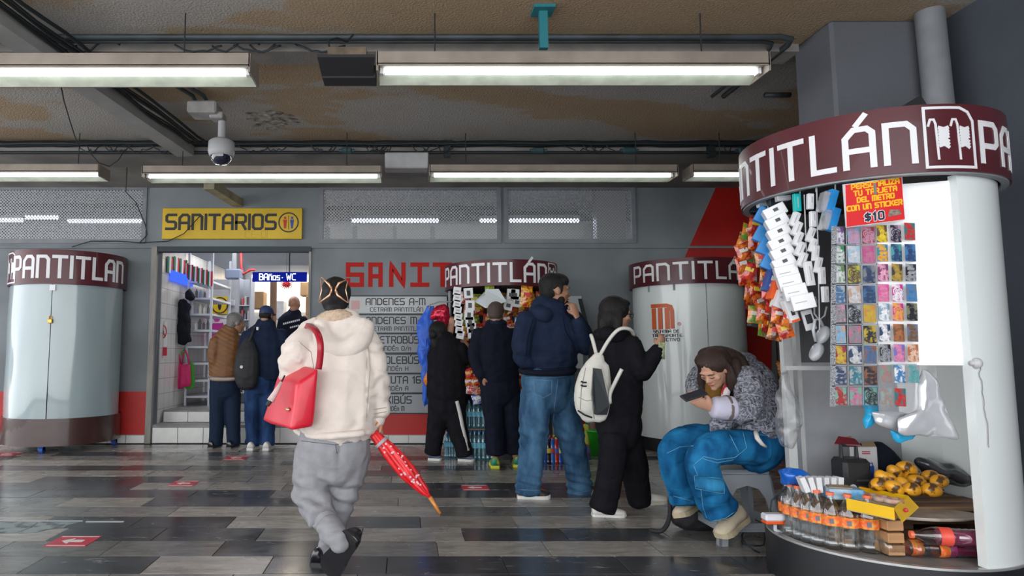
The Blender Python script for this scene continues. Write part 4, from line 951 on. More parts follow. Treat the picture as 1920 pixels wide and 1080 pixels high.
# ---- big open kiosk in front
CB = (2.45, 3.50); RB = .587; ZB0, ZB1 = 1.955, 2.265
t = thing('market_kiosk', (CB[0],CB[1],0), 'big open round kiosk hung with gadgets, sticker cards and snacks beside the seated woman', 'kiosk', 'round kiosks'); KB = t
kiosk_sign(t, CB, RB, ZB0, ZB1, 1412, 1716, 'TITLÁN', None, before='PAN', icon_after=True, after='PANTITL', hfrac=.56, zoff=-.016, th=.15)
disk(CB, RB-.03, ZB0+.06, ZB0+.075).build('roof', mat('kiosk_roof_dark',(.05,.05,.055),.6), t)
auto_smooth(arc_panel(CB, RB-.01, 0, 2*math.pi, ZB0-.008, ZB0+.004, .03, 60).build('rim', M_grey, t))
DZ = .215; RD = .535
auto_smooth(arc_panel(CB, RD+.012, 0, 2*math.pi, 0, DZ-.004, .015, 60, None, 2).build('base_band', mat('kiosk_black_skirt',(.012,.013,.016),.45,bump=.1,bscale=6), t))
disk(CB, RD, DZ-.03, DZ).build('deck', mat('kiosk_deck',(.20,.19,.18),.5,var=.15), t)
auto_smooth(arc_panel(CB, RD+.008, 0, 2*math.pi, DZ-.004, DZ+.006, .03, 60).build('deck_rim', mat('alu_rim',(.5,.5,.5),.35,metal=.6), t))
aR0 = ring_phi(CB, RD, 1822, 1.1); aR1 = aR0+R(105)
pnl = arc_panel(CB, RD, aR0, aR1, DZ+.006, ZB0, .045, 26, None, 6); auto_smooth(pnl.build('side_panel', M_kwhite, t))
aL0 = ring_phi(CB, RD, 1492, 1.1)
for px0, px1, y in ((1468,1484,3.80),(1492,1502,3.86)):
    MB().bx(P(px0,0,y).x,P(px1,0,y).x,y,y+.04,DZ,ZB0).build('left_post', mat('kiosk_post_offwhite',(.55,.56,.56),.4,var=.1), t)
# back walls of the inside
yb_ = 3.86
MB().bx(P(1500,0,yb_).x, 2.87, yb_, yb_+.012, DZ, 1.09).build('lower_back_panel', M_kint, t)
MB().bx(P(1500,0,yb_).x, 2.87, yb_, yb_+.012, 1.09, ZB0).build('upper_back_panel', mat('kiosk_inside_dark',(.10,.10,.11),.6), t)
auto_smooth(arc_panel(CB, RD-.005, aR1-R(3), R(112), DZ, ZB0, .012, 16).build('rear_shell', M_kwhite, t))
p1 = ring_pt(CB, RD-.055, 1815, 1.1); xx = P(1806,0,3.6).x
MB().cyl((P(1798,0,3.60).x,3.60,DZ),(P(1796,0,3.60).x,3.60,1.09),.014,6).build('inner_strut', mat('slate_strut',(.05,.075,.09),.5), t)
# white upper board closing the right half of the opening
pa = ring_pt(CB, RD-.035, 1632, 1.1); pb = ring_pt(CB, RD-.035, 1809, 1.1); pa.y += .04
zt_ = ZB0-.02; zb_ = P(0,684,pa.y).z
nn = (pb-pa).cross(Vector((0,0,1))).normalized()
MB().slab([(pa.x,pa.y,zb_),(pb.x,pb.y,zb_),(pb.x,pb.y,zt_),(pa.x,pa.y,zt_)], -nn*.012).build('upper_board', mat('upper_board_white',(.80,.81,.82),.35,coat=.2), t)
board_y = lambda px: (lambda k: pa.y+(pb.y-pa.y)*k)((P(px,0,pa.y).x-pa.x)/(pb.x-pa.x))
MB().bx(P(1470,0,3.45).x,P(1560,0,3.45).x,3.44,3.46,P(0,694,3.45).z,P(0,686,3.45).z).build('shelf_bar', mat('bar_pale',(.5,.5,.5),.4), t)
# knob with dangling twine on the side panel
p = ring_pt(CB, RD+.01, 1832, P(0,680,3.1).z)
o = MB().ell(p, (.022,.022,.024), 12).cyl(p, p+Vector((-.03,.0,.0)), .012, 8).build('knob', mat('knob_grey',(.5,.5,.52),.4), t, smooth=True)
pts = []; q = random.Random(2)
for k in range(22):
    z = p.z-.01-k*.017; px = 1836+k*.95+q.uniform(-2,2); w = ring_pt(CB, RD+.006, px, z); pts.append(w)
MB().path(pts, .0016, 4).build('twine', mat('grey_twine',(.30,.28,.26),.8), o)
# floodlight on top of the kiosk
p = ring_pt(CB, RD-.1, 1715, ZB1); Y = p.y+.3
c = P(1712,208,Y); t2 = tag(MB().box(c, (.12,.05,.10), Matrix.Rotation(R(-30),3,'Y')).path([c+Vector((.03,0,.02)),c+Vector((.14,0,-.01)),c+Vector((.2,0,-.07))],.008).box(c+Vector((0,.0,-.07)), (.02,.03,.12)).build('spotlight', M_black), 'small black spotlight on top of the big kiosk sign', 'spotlight')
# ================================================================ GOODS ON THE BIG KIOSK
def ringY(px, C=CB, r=RB-.05): return ring_pt(C, r, px, 1.6).y
def tiltbox(name, px, py, w, h, d, ang, m, Y=None, bev=.002, parent=None, yaw=0):
    Y = Y or ringY(px); c = P(px,py,Y); s = Y/FPX
    M = Matrix.Rotation(R(yaw),3,'Z') @ Matrix.Rotation(R(ang),3,'Y')
    return MB().bbox(c, (w*s, d, h*s), bev, M).build(name, m, parent), c, s, M
M_bw = mat('card_box_white',(.70,.70,.72),.4); M_bl = mat('box_sky_blue',(.02,.24,.62),.4,var=.1,vscale=20)
M_dot = mat('print_black',(.03,.03,.035),.4)
def decorated(o, c, s, M, w, h, d, dots, parent):
    for (dx, dz, ww, hh, m, nm) in dots:
        MB().bbox(Vector(c)+M @ Vector((dx*w*s, -d/2-.0008, dz*h*s)), (ww*w*s, .002, hh*h*s), .0003, M).build(nm, m, parent)
pos = [(1452,399),(1456,418),(1460,438),(1462,457),(1466,475),(1469,494),(1474,513),(1480,531),(1490,549),(1504,567)]
for i, (x, y) in enumerate(pos):
    w, h, a = (38,22,-24) if i < 6 else (38,28,-12)
    o, c, s, M = tiltbox('gadget_box', x, y, w, h, .10, a, M_bw, yaw=-24)
    tag(o, 'white gadget box with grey print, %s from the top of the white box string'%ORD[i], 'box', 'white gadget boxes on the big kiosk')
    decorated(o, c, s, M, w, h, .10, [(.05,.1,.22,.28,M_dot,'picture')] if i < 6 else [(-.1,0,.5,.06,mat('print_grey',(.4,.4,.42),.5),'print')], o)
for i, (x, y) in enumerate([(1429,404),(1427,440),(1434,463),(1441,491)]):
    o, c, s, M = tiltbox('gadget_box', x, y, 22, 30, .05, 28, M_bl, yaw=-20); tag(o, 'sky blue gadget box, %s from the top beside the snack bags'%ORD[i], 'box', 'blue gadget boxes on the big kiosk')
o, c, s, M = tiltbox('gadget_box', 1445, 528, 20, 42, .05, 20, mat('box_royal_blue',(.03,.08,.30),.4)); tag(o, 'royal blue box with white print above the orange box', 'box'); decorated(o,c,s,M,20,42,.05,[(0,.12,.5,.22,M_bw,'print'),(0,-.22,.5,.12,mat('print_sky',(.2,.5,.8),.4),'print')],o)
o, c, s, M = tiltbox('gadget_box', 1453, 546, 19, 36, .05, 18, mat('box_orange',(.75,.10,.01),.4)); tag(o, 'orange gadget box below the royal blue one', 'box')
o, c, s, M = tiltbox('gadget_box', 1461, 562, 19, 34, .05, 22, M_bw); tag(o, 'white gadget box under the orange box', 'box'); decorated(o,c,s,M,19,34,.05,[(0,.1,.5,.1,mat('print_grey',(.4,.4,.42),.5),'print')],o)
o, c, s, M = tiltbox('gadget_box', 1481, 583, 17, 44, .04, -18, M_bw); tag(o, 'white earphone box with orange foot, lowest of the strung boxes', 'box'); decorated(o,c,s,M,17,44,.04,[(0,-.44,.95,.1,mat('box_orange',(.75,.10,.01),.4),'print'),(0,-.1,.4,.2,M_dot,'picture')],o)
c2 = [(1494,380,13,34,0,mat('box_teal',(.0,.42,.40),.4),'teal')]+[(x,y,13,28,24,M_bw,'white') for x,y in ((1490,411),(1494,429),(1496,448),(1500,467),(1504,487))]+[(1517,513,14,46,-6,M_bw,'long white')]
for i, (x,y,w,h,a,m,cn) in enumerate(c2):
    o, c, s, M = tiltbox('cable_pack', x, y, w, h, .022, a, m); tag(o, '%s cable pack, %s from the top of the string next to the white boxes'%(cn,ORD[i]), 'pack', 'cable packs on the big kiosk')
    decorated(o,c,s,M,w,h,.022,[(0,.0,.12,.6,mat('print_grey',(.4,.4,.42),.5),'print')],o)
for i, (x,y,h,a) in enumerate([(1519,378,30,4),(1524,411,30,2),(1520,440,28,24),(1524,460,26,22),(1529,475,30,8),(1534,497,30,14),(1541,517,32,0),(1547,552,30,0)]):
    o, c, s, M = tiltbox('cable_pack', x, y, 11, h, .02, a, M_bw); tag(o, 'slim white cable pack, %s from the top of the string under the letter L'%ORD[i], 'pack', 'slim cable packs on the big kiosk')
    decorated(o,c,s,M,11,h,.02,[(.1,.1,.14,.4,mat('print_grey',(.4,.4,.42),.5),'print')],o)
for i, (x,y) in enumerate([(1558,378),(1562,412)]):
    o, c, s, M = tiltbox('blister_pack', x, y, 15, 46, .03, 18, mat('pack_bright_blue',(.03,.33,.80),.35)); tag(o, '%s bright blue blister pack left of the red price poster'%('upper','lower')[i], 'pack')
    MB().bbox(c+M @ Vector((-.035,0,-.012)), (.03,.05,.10), .006, M).build('clear_blister', clear('clear_blister',gloss=.2,milk=.2), o)
for px, y0, y1 in ((1500,352,370),(1508,365,520),(1531,340,620),(1566,340,360),(1440,372,392),(1530,340,360)):
    Y = ringY(px); tag(MB().path([P(px,y0,Y+.01),P(px+ (6 if y1-y0>100 else 0),y1,Y+.01)], .003, 5).build('display_cord', mat('clear_cord',(.5,.5,.52),.3), KB))
# wire hanger, headphones
Y = 3.30; hk = MB().path([P(1528,556,Y),P(1531,566,Y),P(1527,575,Y),P(1527,588,Y),P(1536,600,Y),P(1546,592,Y),P(1550,575,Y)], .004, 6); tag(hk.build('wire_hook', mat('hook_grey',(.45,.46,.5),.4)), 'grey wire hanger above the silver headphones', 'hook')
t = thing('headphones', P(1538,640,Y), 'silver over-ear headphones hanging under the white boxes', 'headphones'); MS = mat('silver_plastic',(.50,.52,.56),.25,coat=.4)
MB().path([P(1543,612,Y),P(1536,598,Y-.01),P(1528,600,Y-.02),P(1525,620,Y-.02),P(1530,640,Y-.01)], .008, 8).build('headband', MS, t, smooth=True)
for (x,y,dy) in ((1543,628,0),(1531,660,.01)):
    c = P(x,y,Y+dy); Mx = Matrix.Rotation(R(25),3,'Y'); MB().lathe(c, [(0,-.016),(.032,-.016),(.038,-.006),(.038,.006),(.03,.016),(0,.016)], 18, M=Mx @ Matrix.Rotation(R(90),3,'Y') , sx=1.25).build('ear_cup', MS, t, smooth=True)
o, c, s, M = tiltbox('phone_case_pack', 1516, 600, 20, 38, .012, -14, M_bw, Y=3.32); tag(o,'white phone accessory card with a dark picture, left of the headphones','pack'); decorated(o,c,s,M,20,38,.012,[(0,.05,.6,.45,M_dot,'picture')],o)
# snack bags: pillow shape, crimped ends
def snack_mesh(seed):
    q = random.Random(seed); nx, ny = 8, 10; v = []; f = []
    for sgn in (-1, 1):
        for j in range(ny+1):
            for i in range(nx+1):
                a = i/nx*2-1; b = j/ny*2-1; e = (1-abs(a)**2.5)*(1-abs(b)**4); p = Vector((a*.5*(1-.05*(1-abs(b))), 0, b*.5))
                d = e*.16+noise.noise(Vector((a*2.5+seed, b*2.5, sgn)))*.05*(.3+e)
                v.append((p.x, sgn*max(.004,d), p.z))
    m = (nx+1)*(ny+1)
    for j in range(ny):
        for i in range(nx):
            k = j*(nx+1)+i; f.append((k,k+1,k+nx+2,k+nx+1)); f.append((m+k,m+k+nx+1,m+k+nx+2,m+k+1))
    return v, f
SN = [snack_mesh(k) for k in range(4)]
def snackmat(i, c1, c2): return mat('snack_wrap_%d'%i, c1, .22, coat=.7, color2=c2, vscale=30, detail=2, ramp=(.44,.56), bump=.5, bscale=60, distort=1.0)
SM = [snackmat(0,(.66,.12,.01),(.30,.01,.01)), snackmat(1,(.38,.008,.012),(.62,.16,.015)), snackmat(2,(.60,.20,.01),(.10,.03,.015)), snackmat(3,(.40,.01,.03),(.65,.05,.02)), snackmat(4,(.75,.20,.02),(.10,.28,.04)),
      snackmat(5,(.75,.45,.02),(.55,.03,.02)), snackmat(6,(.08,.30,.05),(.65,.45,.03)), snackmat(7,(.05,.10,.42),(.60,.60,.65)), snackmat(8,(.55,.55,.56),(.5,.05,.05)), snackmat(9,(.30,.03,.25),(.65,.3,.05))]
SMN = ['orange and red','red and orange','amber and brown','dark red','orange and green','yellow and red','green and yellow','blue and white','silver and red','purple and orange']
def snack(px, py, w, h, Y, mi, rot, label, group, seed, yaw=0):
    v, f = SN[seed % 4]; s = Y/FPX; c = P(px,py,Y); M = Matrix.Rotation(R(yaw),3,'Z') @ Matrix.Rotation(R(rot),3,'Y')
    o = mesh_obj('snack_bag', [c+M @ Vector((a*w*s, b*w*s, z*h*s)) for a,b,z in v], f, SM[mi], None, True); tag(o, label, 'snack bag', group)
    MB().bbox(c+M @ Vector((0,-.15*w*s,.08*h*s)), (w*s*.55,.004,h*s*.22), .001, M).build('printed_logo', mat('logo_%d'%(mi%3),[(.75,.6,.05),(.7,.7,.7),(.6,.02,.02)][mi%3],.4), o); return o
bags = [(1417,422,0),(1402,436,4),(1397,452,2),(1416,452,0),(1394,472,1),(1410,478,4),(1433,462,2),(1392,496,1),(1404,508,3),(1430,484,2),(1396,519,0),(1410,525,1),(1418,545,0),(1436,520,2),(1408,548,1),(1424,566,1),(1441,545,3),(1407,566,0),(1416,590,4),(1432,588,1),(1446,572,3),(1458,590,1),(1466,575,3),(1440,610,0),(1454,622,2),(1477,598,1),(1472,618,0),(1430,615,4)]
for i, (x,y,mi) in enumerate(bags):
    q = random.Random(i); snack(x, y, 27, 33, ringY(max(1398,min(x,1500)))+q.uniform(-.03,.05), mi, q.uniform(-22,22), '%s snack bag on the big kiosk, %s'%(SMN[mi],ORD[i]+' from the top' if i < 20 else ORD[i-20]+' of the lowest bunch'), 'snack bags on the big kiosk', i, q.uniform(-30,30))
# dark pouch with round label between bags, grey box top
tag(tiltbox('pouch',1416,600,22,26,.04,10,mat('dark_pouch',(.03,.05,.06),.4),Y=3.7)[0],'dark pouch at the foot of the snack bags','pouch')
tag(tiltbox('pouch',1442,620,24,14,.04,8,mat('dark_pouch2',(.10,.13,.15),.4),Y=3.66)[0],'small grey pouch under the lowest snack bags','pouch')
for i,(x,y,w,h,c) in enumerate(((1427,380,16,18,(.45,.5,.55)),(1412,385,12,26,(.03,.06,.10)),(1446,376,10,20,(.02,.03,.04)),(1468,372,26,10,(.4,.42,.43)))):
    tag(tiltbox('top_packet',x,y,w,h,.03,(-10,5,0,-6)[i],mat('top_packet_%d'%i,c,.4))[0], ['pale small packet under the sign at the left','navy slim packet under the sign','black slim packet under the sign','clear lid above the white boxes'][i],'packet')
# red price poster
Y = min(board_y(1700),board_y(1640))-.035; c = [P(1580,346,Y+.01),P(1692,331,Y),P(1694,413,Y),P(1586,427,Y+.01)]
t = tag(MB().slab([c[3],c[2],c[1],c[0]],(0,.003,0)).build('price_poster', mat('poster_edge',(.55,.55,.57),.4)), 'red poster with yellow words PERSONALIZA TU TARJETA and price $10 on the big kiosk', 'poster')
ux = (c[1]-c[0]).normalized(); uy = (c[0]-c[3]).normalized(); nn = ux.cross(uy).normalized(); nn = nn if nn.y < 0 else -nn
W_ = (c[1]-c[0]).length; H_ = (c[0]-c[3]).length; o3 = c[3]
MB().slab([o3+ux*.004+uy*.003+nn*.0005, o3+ux*(W_-.006)+uy*.003+nn*.0005, o3+ux*(W_-.006)+uy*(H_-.004)+nn*.0005, o3+ux*.012+uy*(H_-.004)+nn*.0005], nn*.001).build('red_sheet', mat('poster_red',(.66,.012,.015),.4), t)
my = mat('poster_yellow_ink',(.85,.48,.01),.4); lm = MB()
for k,(s,x0,x1,yy) in enumerate((('PERSONALIZA',.14,.93,.86),('TU TARJETA',.17,.88,.70),('DEL METRO',.22,.83,.54),('CON UN STICKER',.04,.95,.37))):
    h = H_*.105; w = text_width(s,.3)*h; letters(lm, s, on_plane(o3+ux*W_*x0+uy*H_*yy+nn*.0016, ux, uy, nn), h, th=.30, gap=.3, sx=W_*(x1-x0)/w, depth=.001)
lm.build('lettering', my, t); 
lm = MB(); h = H_*.17; letters(lm, '$10', on_plane(o3+ux*W_*.33+uy*H_*.09+nn*.0016, ux, uy, nn), h, th=.42, gap=.45, depth=.001); lm.build('price_outline', M_let, t)
lm = MB(); letters(lm, '$10', on_plane(o3+ux*W_*.33+uy*H_*.09+nn*.0028, ux, uy, nn), h, th=.24, gap=.45, depth=.001); lm.build('price', mat('price_navy',(.01,.02,.04),.4), t)
MB().slab([o3+ux*W_*.70+uy*H_*.12+nn*.002,o3+ux*W_*.93+uy*H_*.14+nn*.002,o3+ux*W_*.90+uy*H_*.25+nn*.002,o3+ux*W_*.74+uy*H_*.28+nn*.002], nn*.001).build('small_picture', mat('poster_photo',(.35,.28,.22),.5,color2=(.12,.10,.10),vscale=60), t)
p = o3+ux*W_*.52+uy*H_*.80+nn*.004; MB().box(p,(.010,.006,.055)).build('clip', mat('clip_grey',(.28,.28,.26),.4,metal=.5), t)
# sticker cards: nine rows, six columns; first three columns inside a clear pocket sheet
cols = [1573,1602,1630,1657,1683,1709]; rowsA = [441,477,514,552,588,627,665,704,743]
ccol = [[('purple','white'),('sky blue','pink'),('crimson','pink'),('brown','yellow'),('lilac','black'),('dark teal','red')],
 [('green','white'),('light blue','white'),('hot pink','rose'),('teal','orange'),('sea green','navy'),('blue','navy')],
 [('leaf green','white'),('lime yellow','brown'),('grey','navy'),('plum','pink'),('dark brown','gold'),('black','grey')],
 [('pale grey','blue'),('peach','white'),('blue','navy'),('hot pink','rose'),('magenta','white'),('slate','blue')],
 [('pink','grey'),('pale grey','black'),('orange','yellow'),('steel blue','white'),('magenta','orange'),('olive','black')],
 [('peach','sky blue'),('rose','grey'),('yellow','black'),('navy','white'),('brown','rust'),('slate','brown')],
 [('crimson','yellow'),('navy','white'),('rust','blue'),('black','grey'),('violet','rose'),('rust','peach')],
 [('pale grey','navy'),('pale grey','teal'),('rust','black'),('green','red'),('white','blue'),('grey','sea green')],
 [('mint','red'),('mint','rose'),('mint','black'),('mint','rust'),('dark teal','red'),None]]
RGB = {'purple':(.22,.06,.36),'white':(.75,.75,.77),'sky blue':(.25,.52,.75),'pink':(.72,.35,.48),'crimson':(.42,.02,.06),'brown':(.16,.09,.05),'yellow':(.72,.52,.04),'lilac':(.42,.34,.45),'black':(.02,.02,.03),'dark teal':(.03,.16,.17),'red':(.5,.03,.03),
 'green':(.02,.30,.08),'light blue':(.45,.66,.82),'hot pink':(.70,.10,.35),'rose':(.65,.22,.36),'teal':(.05,.25,.32),'orange':(.75,.36,.06),'sea green':(.08,.33,.34),'navy':(.03,.06,.16),'blue':(.06,.20,.42),'leaf green':(.12,.30,.08),'lime yellow':(.60,.60,.06),'grey':(.30,.31,.33),
 'plum':(.20,.05,.14),'dark brown':(.07,.05,.04),'gold':(.42,.28,.06),'pale grey':(.52,.54,.57),'peach':(.68,.45,.34),'slate':(.14,.17,.24),'magenta':(.58,.04,.30),'steel blue':(.20,.36,.48),'olive':(.20,.20,.12),'rust':(.40,.14,.06),'violet':(.20,.15,.48),'mint':(.25,.52,.42)}
def cardmat(a, b): return mat('card_%s_%s'%(a.replace(' ','_'),b.replace(' ','_')), RGB[a], .3, coat=.4, color2=RGB[b], vscale=38, detail=3, ramp=(.44,.56), distort=.6)
for r_, row in enumerate(ccol):
    for c_, cc_ in enumerate(row):
        if cc_ is None: continue
        px = cols[c_]+(r_-3)*(.6 if c_ < 3 else 1.1); py = rowsA[r_]+(-(3) if c_ >= 3 and r_ < 8 else 0)+(2 if r_==8 and c_ > 2 else 0)-(4 if c_==5 and r_ == 0 else 0); Y = (board_y(1640)-.022) if c_ < 3 else board_y(px)-.010
        s = Y/FPX; c = P(px,py,Y); w = (23 if c_ < 3 else 20)*s; h = 33*s; q = random.Random(r_*9+c_)
        M = Matrix.Rotation(R(q.uniform(-1.5,1.5)+(2 if c_ > 2 else 0)),3,'Y')
        o = MB().bbox(c,(w,.0012,h),.0003,M).build('sticker_card', cardmat(*cc_)); a = 'an' if cc_[0][0] in 'aeiou' else 'a'
        tag(o, '%s sticker card with %s print, %s row, %s column of the card display'%(cc_[0],cc_[1],ORD[r_],ORD[c_]), 'card', 'sticker cards on the big kiosk')
        k = q.randint(0,3); cm = mat('cardink_'+cc_[1].replace(' ','_'), RGB[cc_[1]], .35, var=.3, vscale=40); fy = c.y-.0012
        pm = MB()
        if k == 0:  # heart rings
            for sc in (1,.62): ribbon(pm, [(sc*.42*w*math.sin(a)**3, sc*.36*h*(13*math.cos(a)-5*math.cos(2*a)-2*math.cos(3*a))/17) for a in [i/14*2*math.pi for i in range(15)]], .07*w, on_plane((c.x,fy,c.z)), .0004, .02)
        elif k == 1:
            pm.cyl((c.x,fy,c.z+h*.12),(c.x,fy-.0004,c.z+h*.12),w*.24,10); pm.slab([(c.x-w*.3,fy,c.z-h*.4),(c.x+w*.3,fy,c.z-h*.4),(c.x+w*.16,fy,c.z-h*.02),(c.x-w*.16,fy,c.z-h*.02)],(0,-.0004,0))
        elif k == 2:
            for z_ in (-.25,0,.22): pm.slab([(c.x-w*.36,fy,c.z+h*(z_-.05)),(c.x+w*.3,fy,c.z+h*(z_-.1)),(c.x+w*.36,fy,c.z+h*(z_+.04)),(c.x-w*.2,fy,c.z+h*(z_+.09))],(0,-.0004,0))
        else:
            pm.slab([(c.x+w*.36*math.cos(a)*(1 if i%2 else .5),fy,c.z+h*.3*math.sin(a)*(1 if i%2 else .5)) for i,a in enumerate([j/10*2*math.pi for j in range(10)])],(0,-.0004,0))
        pm.build('print', cm, o)
Y = board_y(1640)-.026; a = P(1556,425,Y); b = P(1646,765,Y)
t = tag(MB().slab([P(1556,762,Y),P(1650,768,Y),P(1642,423,Y),P(1560,424,Y)],(0,.001,0)).build('pocket_sheet', clear('clear_pocket',gloss=.06,rough=.15,bumpy=120,milk=.0)), 'clear plastic pocket sheet holding the three left columns of cards', 'pocket sheet')
MB().slab([P(1556,762,Y-.002),P(1566,763,Y-.002),P(1569,424,Y-.002),P(1559,424,Y-.002)],(0,.001,0)).build('glitter_edge', mat('glitter_strip',(.45,.46,.48),.2,metal=.5,var=.8,vscale=400,detail=1,ramp=(.45,.55)), t)
for k,py in enumerate((459,495,533,570,608,646,685,724)): MB().slab([P(1560,py+.8,Y-.002),P(1647,py+.8,Y-.002),P(1647,py-.8,Y-.002),P(1560,py-.8,Y-.002)],(0,.001,0)).build('seam', mat('seam_grey',(.3,.32,.34),.3), t)
for px in (1588,1616,1644): MB().slab([P(px-.8+3,760,Y-.002),P(px+.8+3,760,Y-.002),P(px+.8-1,425,Y-.002),P(px-.8-1,425,Y-.002)],(0,.001,0)).build('seam', mat('seam_grey',(.3,.32,.34),.3), t)
Y2 = board_y(1680)-.014
tag(MB().slab([P(1648,778,Y2),P(1730,775,Y2),P(1722,682,Y2),P(1648,682,Y2)],(0,.001,0)).build('pocket_sheet', clear('clear_pocket2',gloss=.10,rough=.15,bumpy=60,milk=.12)), 'lower clear pocket hanging below the white board', 'pocket sheet')
# silver plastic bag and blue bags
drape('plastic_bag', [(1727,690),(1742,693),(1772,755),(1800,826),(1740,820),(1682,813),(1684,785),(1722,770)], board_y(1730)+.03, .045, mat('silver_plastic_bag',(.62,.63,.66),.18,metal=.35,coat=.5), 'silver white plastic bag hanging below the card display', 'bag', amp=.014, seed=9, sub=1)
drape('plastic_bag', [(1634,772),(1690,770),(1728,782),(1722,800),(1684,812),(1640,792)], board_y(1690)+.05, .05, mat('silver_plastic_bag',(.62,.63,.66),.18,metal=.35,coat=.5), 'crumpled silver bag bottom left of the big silver bag', 'bag', amp=.016, seed=10)
drape('plastic_bag', [(1622,730),(1640,722),(1646,770),(1636,806),(1620,806),(1626,780)], board_y(1640)+.05, .04, mat('blue_plastic_bag',(.02,.38,.68),.25), 'bright blue bag edge showing left of the silver bag', 'bag', amp=.02, seed=11)
drape('plastic_bag', [(1668,806),(1720,816),(1712,824),(1684,831),(1676,822)], board_y(1680)+.06, .03, mat('blue_plastic_bag',(.02,.38,.68),.25), 'bright blue bag corner showing below the silver bag', 'bag', amp=.01, seed=12)

# ---------------------------------------------------------------- lower counter
M_pet = clear('clear_pet', tint=(.93,.95,.96), gloss=.10, rough=.06, bumpy=0)
M_orl = mat('label_orange', (.85,.14,.04), .4, color2=(.80,.33,.05), vscale=45, ramp=(.45,.55)); M_cap = mat('cap_coral',(.80,.16,.07),.4)
def bottle_prof(H, r): return [(0,0),(r*.85,0),(r,.02*H),(r,.12*H),(r*.93,.15*H),(r,.18*H),(r*.93,.24*H),(r,.28*H),(r*.93,.34*H),(r,.38*H),(r,.62*H),(r*.95,.68*H),(r*.7,.80*H),(r*.36,.90*H),(r*.34,.96*H)]
def bottle(base, H, r, label, group, mb=None, ml=None, mc=None, M=None, name='water_bottle', lab=(.42,.60), liquid=None):
    t = thing(name, base, label, 'bottle', group)
    MB().lathe(base, bottle_prof(H,r), 16, M=M).build('body', mb or M_pet, t, smooth=True)
    MB().lathe(base, [(r*1.015,lab[0]*H),(r*1.02,lab[0]*H+.001),(r*1.02,lab[1]*H),(r*1.015,lab[1]*H)], 16, M=M).build('label_band', ml or M_orl, t, smooth=True)
    MB().lathe(base, [(0,.945*H),(r*.42,.945*H),(r*.43,.95*H),(r*.42,H),(0,H)], 12, M=M).build('cap', mc or M_cap, t)
    if liquid: MB().lathe(base, [(0,.01*H)]+[(a*.96,b) for a,b in bottle_prof(H,r)[1:11]]+[(0,.62*H)], 16, M=M).build('liquid', liquid, t, smooth=True)
    return t
bs = [(1479,998,902),(1486,1004,908),(1501,1010,914),(1518,1016,918),(1536,1021,922),(1562,1027,927),(1595,1032,931),(1632,1035,933)]
for i, (x,y,yc) in enumerate(bs):
    g = G(x,y,DZ+.003); 
    if (Vector((g.x-CB[0],g.y-CB[1],0))).length > RD-.05:
        v = Vector((g.x-CB[0],g.y-CB[1],0)).normalized()*(RD-.05); g = Vector((CB[0]+v.x,CB[1]+v.y,DZ+.003))
    d = P(x,yc,g.y); 
    t = bottle(g, max(.26,d.z-g.z), .042, 'clear bottle with orange label and coral cap, %s from the left on the kiosk rim'%ORD[i], 'orange labelled bottles on the rim')
    c = g+Vector((-.022,-.0375,(d.z-g.z)*.53)); 
    MB().box(c,(.018,.002,.022),Matrix.Rotation(R(-25),3,'Z')).build('barcode', mat('barcode_grey',(.15,.15,.18),.5), t)
def lying(px, py, yaw, H, r, label, mb, ml, z=None, liq=None, mc=None):
    z = DZ+r+.003 if z is None else z; g = G(px,py,z); M = Matrix.Rotation(R(yaw),3,'Z') @ Matrix.Rotation(R(90),3,'Y')
    return bottle(g, H, r, label, 'bottles lying on the kiosk deck', mb, ml, mc, M, 'lying_bottle', liquid=liq)
M_purp = mat('grape_liquid',(.20,.01,.06),.15,coat=.5)
lying(1655,1025,-3,.27,.036,'clear bottle lying behind the standing row, orange label', M_pet, M_orl)
lying(1712,1030,-2,.24,.034,'second clear bottle lying nose to the right on the deck', M_pet, M_orl)
lying(1838,1010,165,.27,.040,'bottle of purple drink lying on top of the others near the side panel', M_pet, mat('label_red_orange',(.75,.08,.05),.4), DZ+.11, M_purp)
lying(1835,1030,172,.26,.038,'bottle of purple drink lying under the side panel', M_pet, mat('label_violet',(.30,.02,.12),.4), None, M_purp)
# rustic table inside: crate and boards
M_wood = mat('worn_wood',(.20,.12,.07),.7,var=.45,vscale=7,stretch=(.4,3,3),bump=.3,bscale=20); M_woodl = mat('pale_crate_wood',(.45,.24,.11),.7,var=.25,vscale=6,stretch=(.4,3,3))
M_woodd = mat('dark_wood',(.09,.05,.03),.75,var=.4,vscale=6,stretch=(.4,3,3))
ty0 = 3.33; tz = .40
t = thing('wooden_table', (2.55,3.55,DZ), 'low worn wooden table of crate boards inside the big kiosk holding the mangoes', 'table')
for k in range(4):
    y = ty0+k*.125; half = math.sqrt(max(0,(RD-.07)**2-(y+.06-CB[1])**2)); xl = max(P(1560,930,y).x, CB[0]-half); xr = CB[0]+half
    MB().bbox(((xl+xr)/2,y+.06,tz-.012),(xr-xl,.118,.024),.004).build('plank', M_wood, t)
for x in (2.15,2.45,2.78): MB().bbox((x,3.55,(DZ+tz-.024)/2+.0),(.05,.42,tz-.024-DZ),.004).build('crate_upright', M_woodl if x < 2.3 else M_woodd, t)
for z in (.27,.34): MB().bbox((2.46,3.335,z),(.66,.015,.045),.003).build('crate_slat', M_woodd, t)
for z in (.245,.30,.355): MB().bbox((P(1665,985,3.2).x,3.2,z),(.075,.10,.045),.003).build('crate_end', M_woodl, t)
zz = tz+.004
tb = MB(); cx_, cy_ = P(1745,965,3.27).x, 3.27
tb.lathe((cx_,cy_,.370),[(0,0),(.19,0),(.195,.006),(.19,.014),(0,.014)],28,sx=1.1,sy=.55); tag(tb.build('round_board', mat('pale_round_board',(.42,.36,.31),.5,var=.25,vscale=10),smooth=False), 'pale round board in front of the mangoes', 'board')
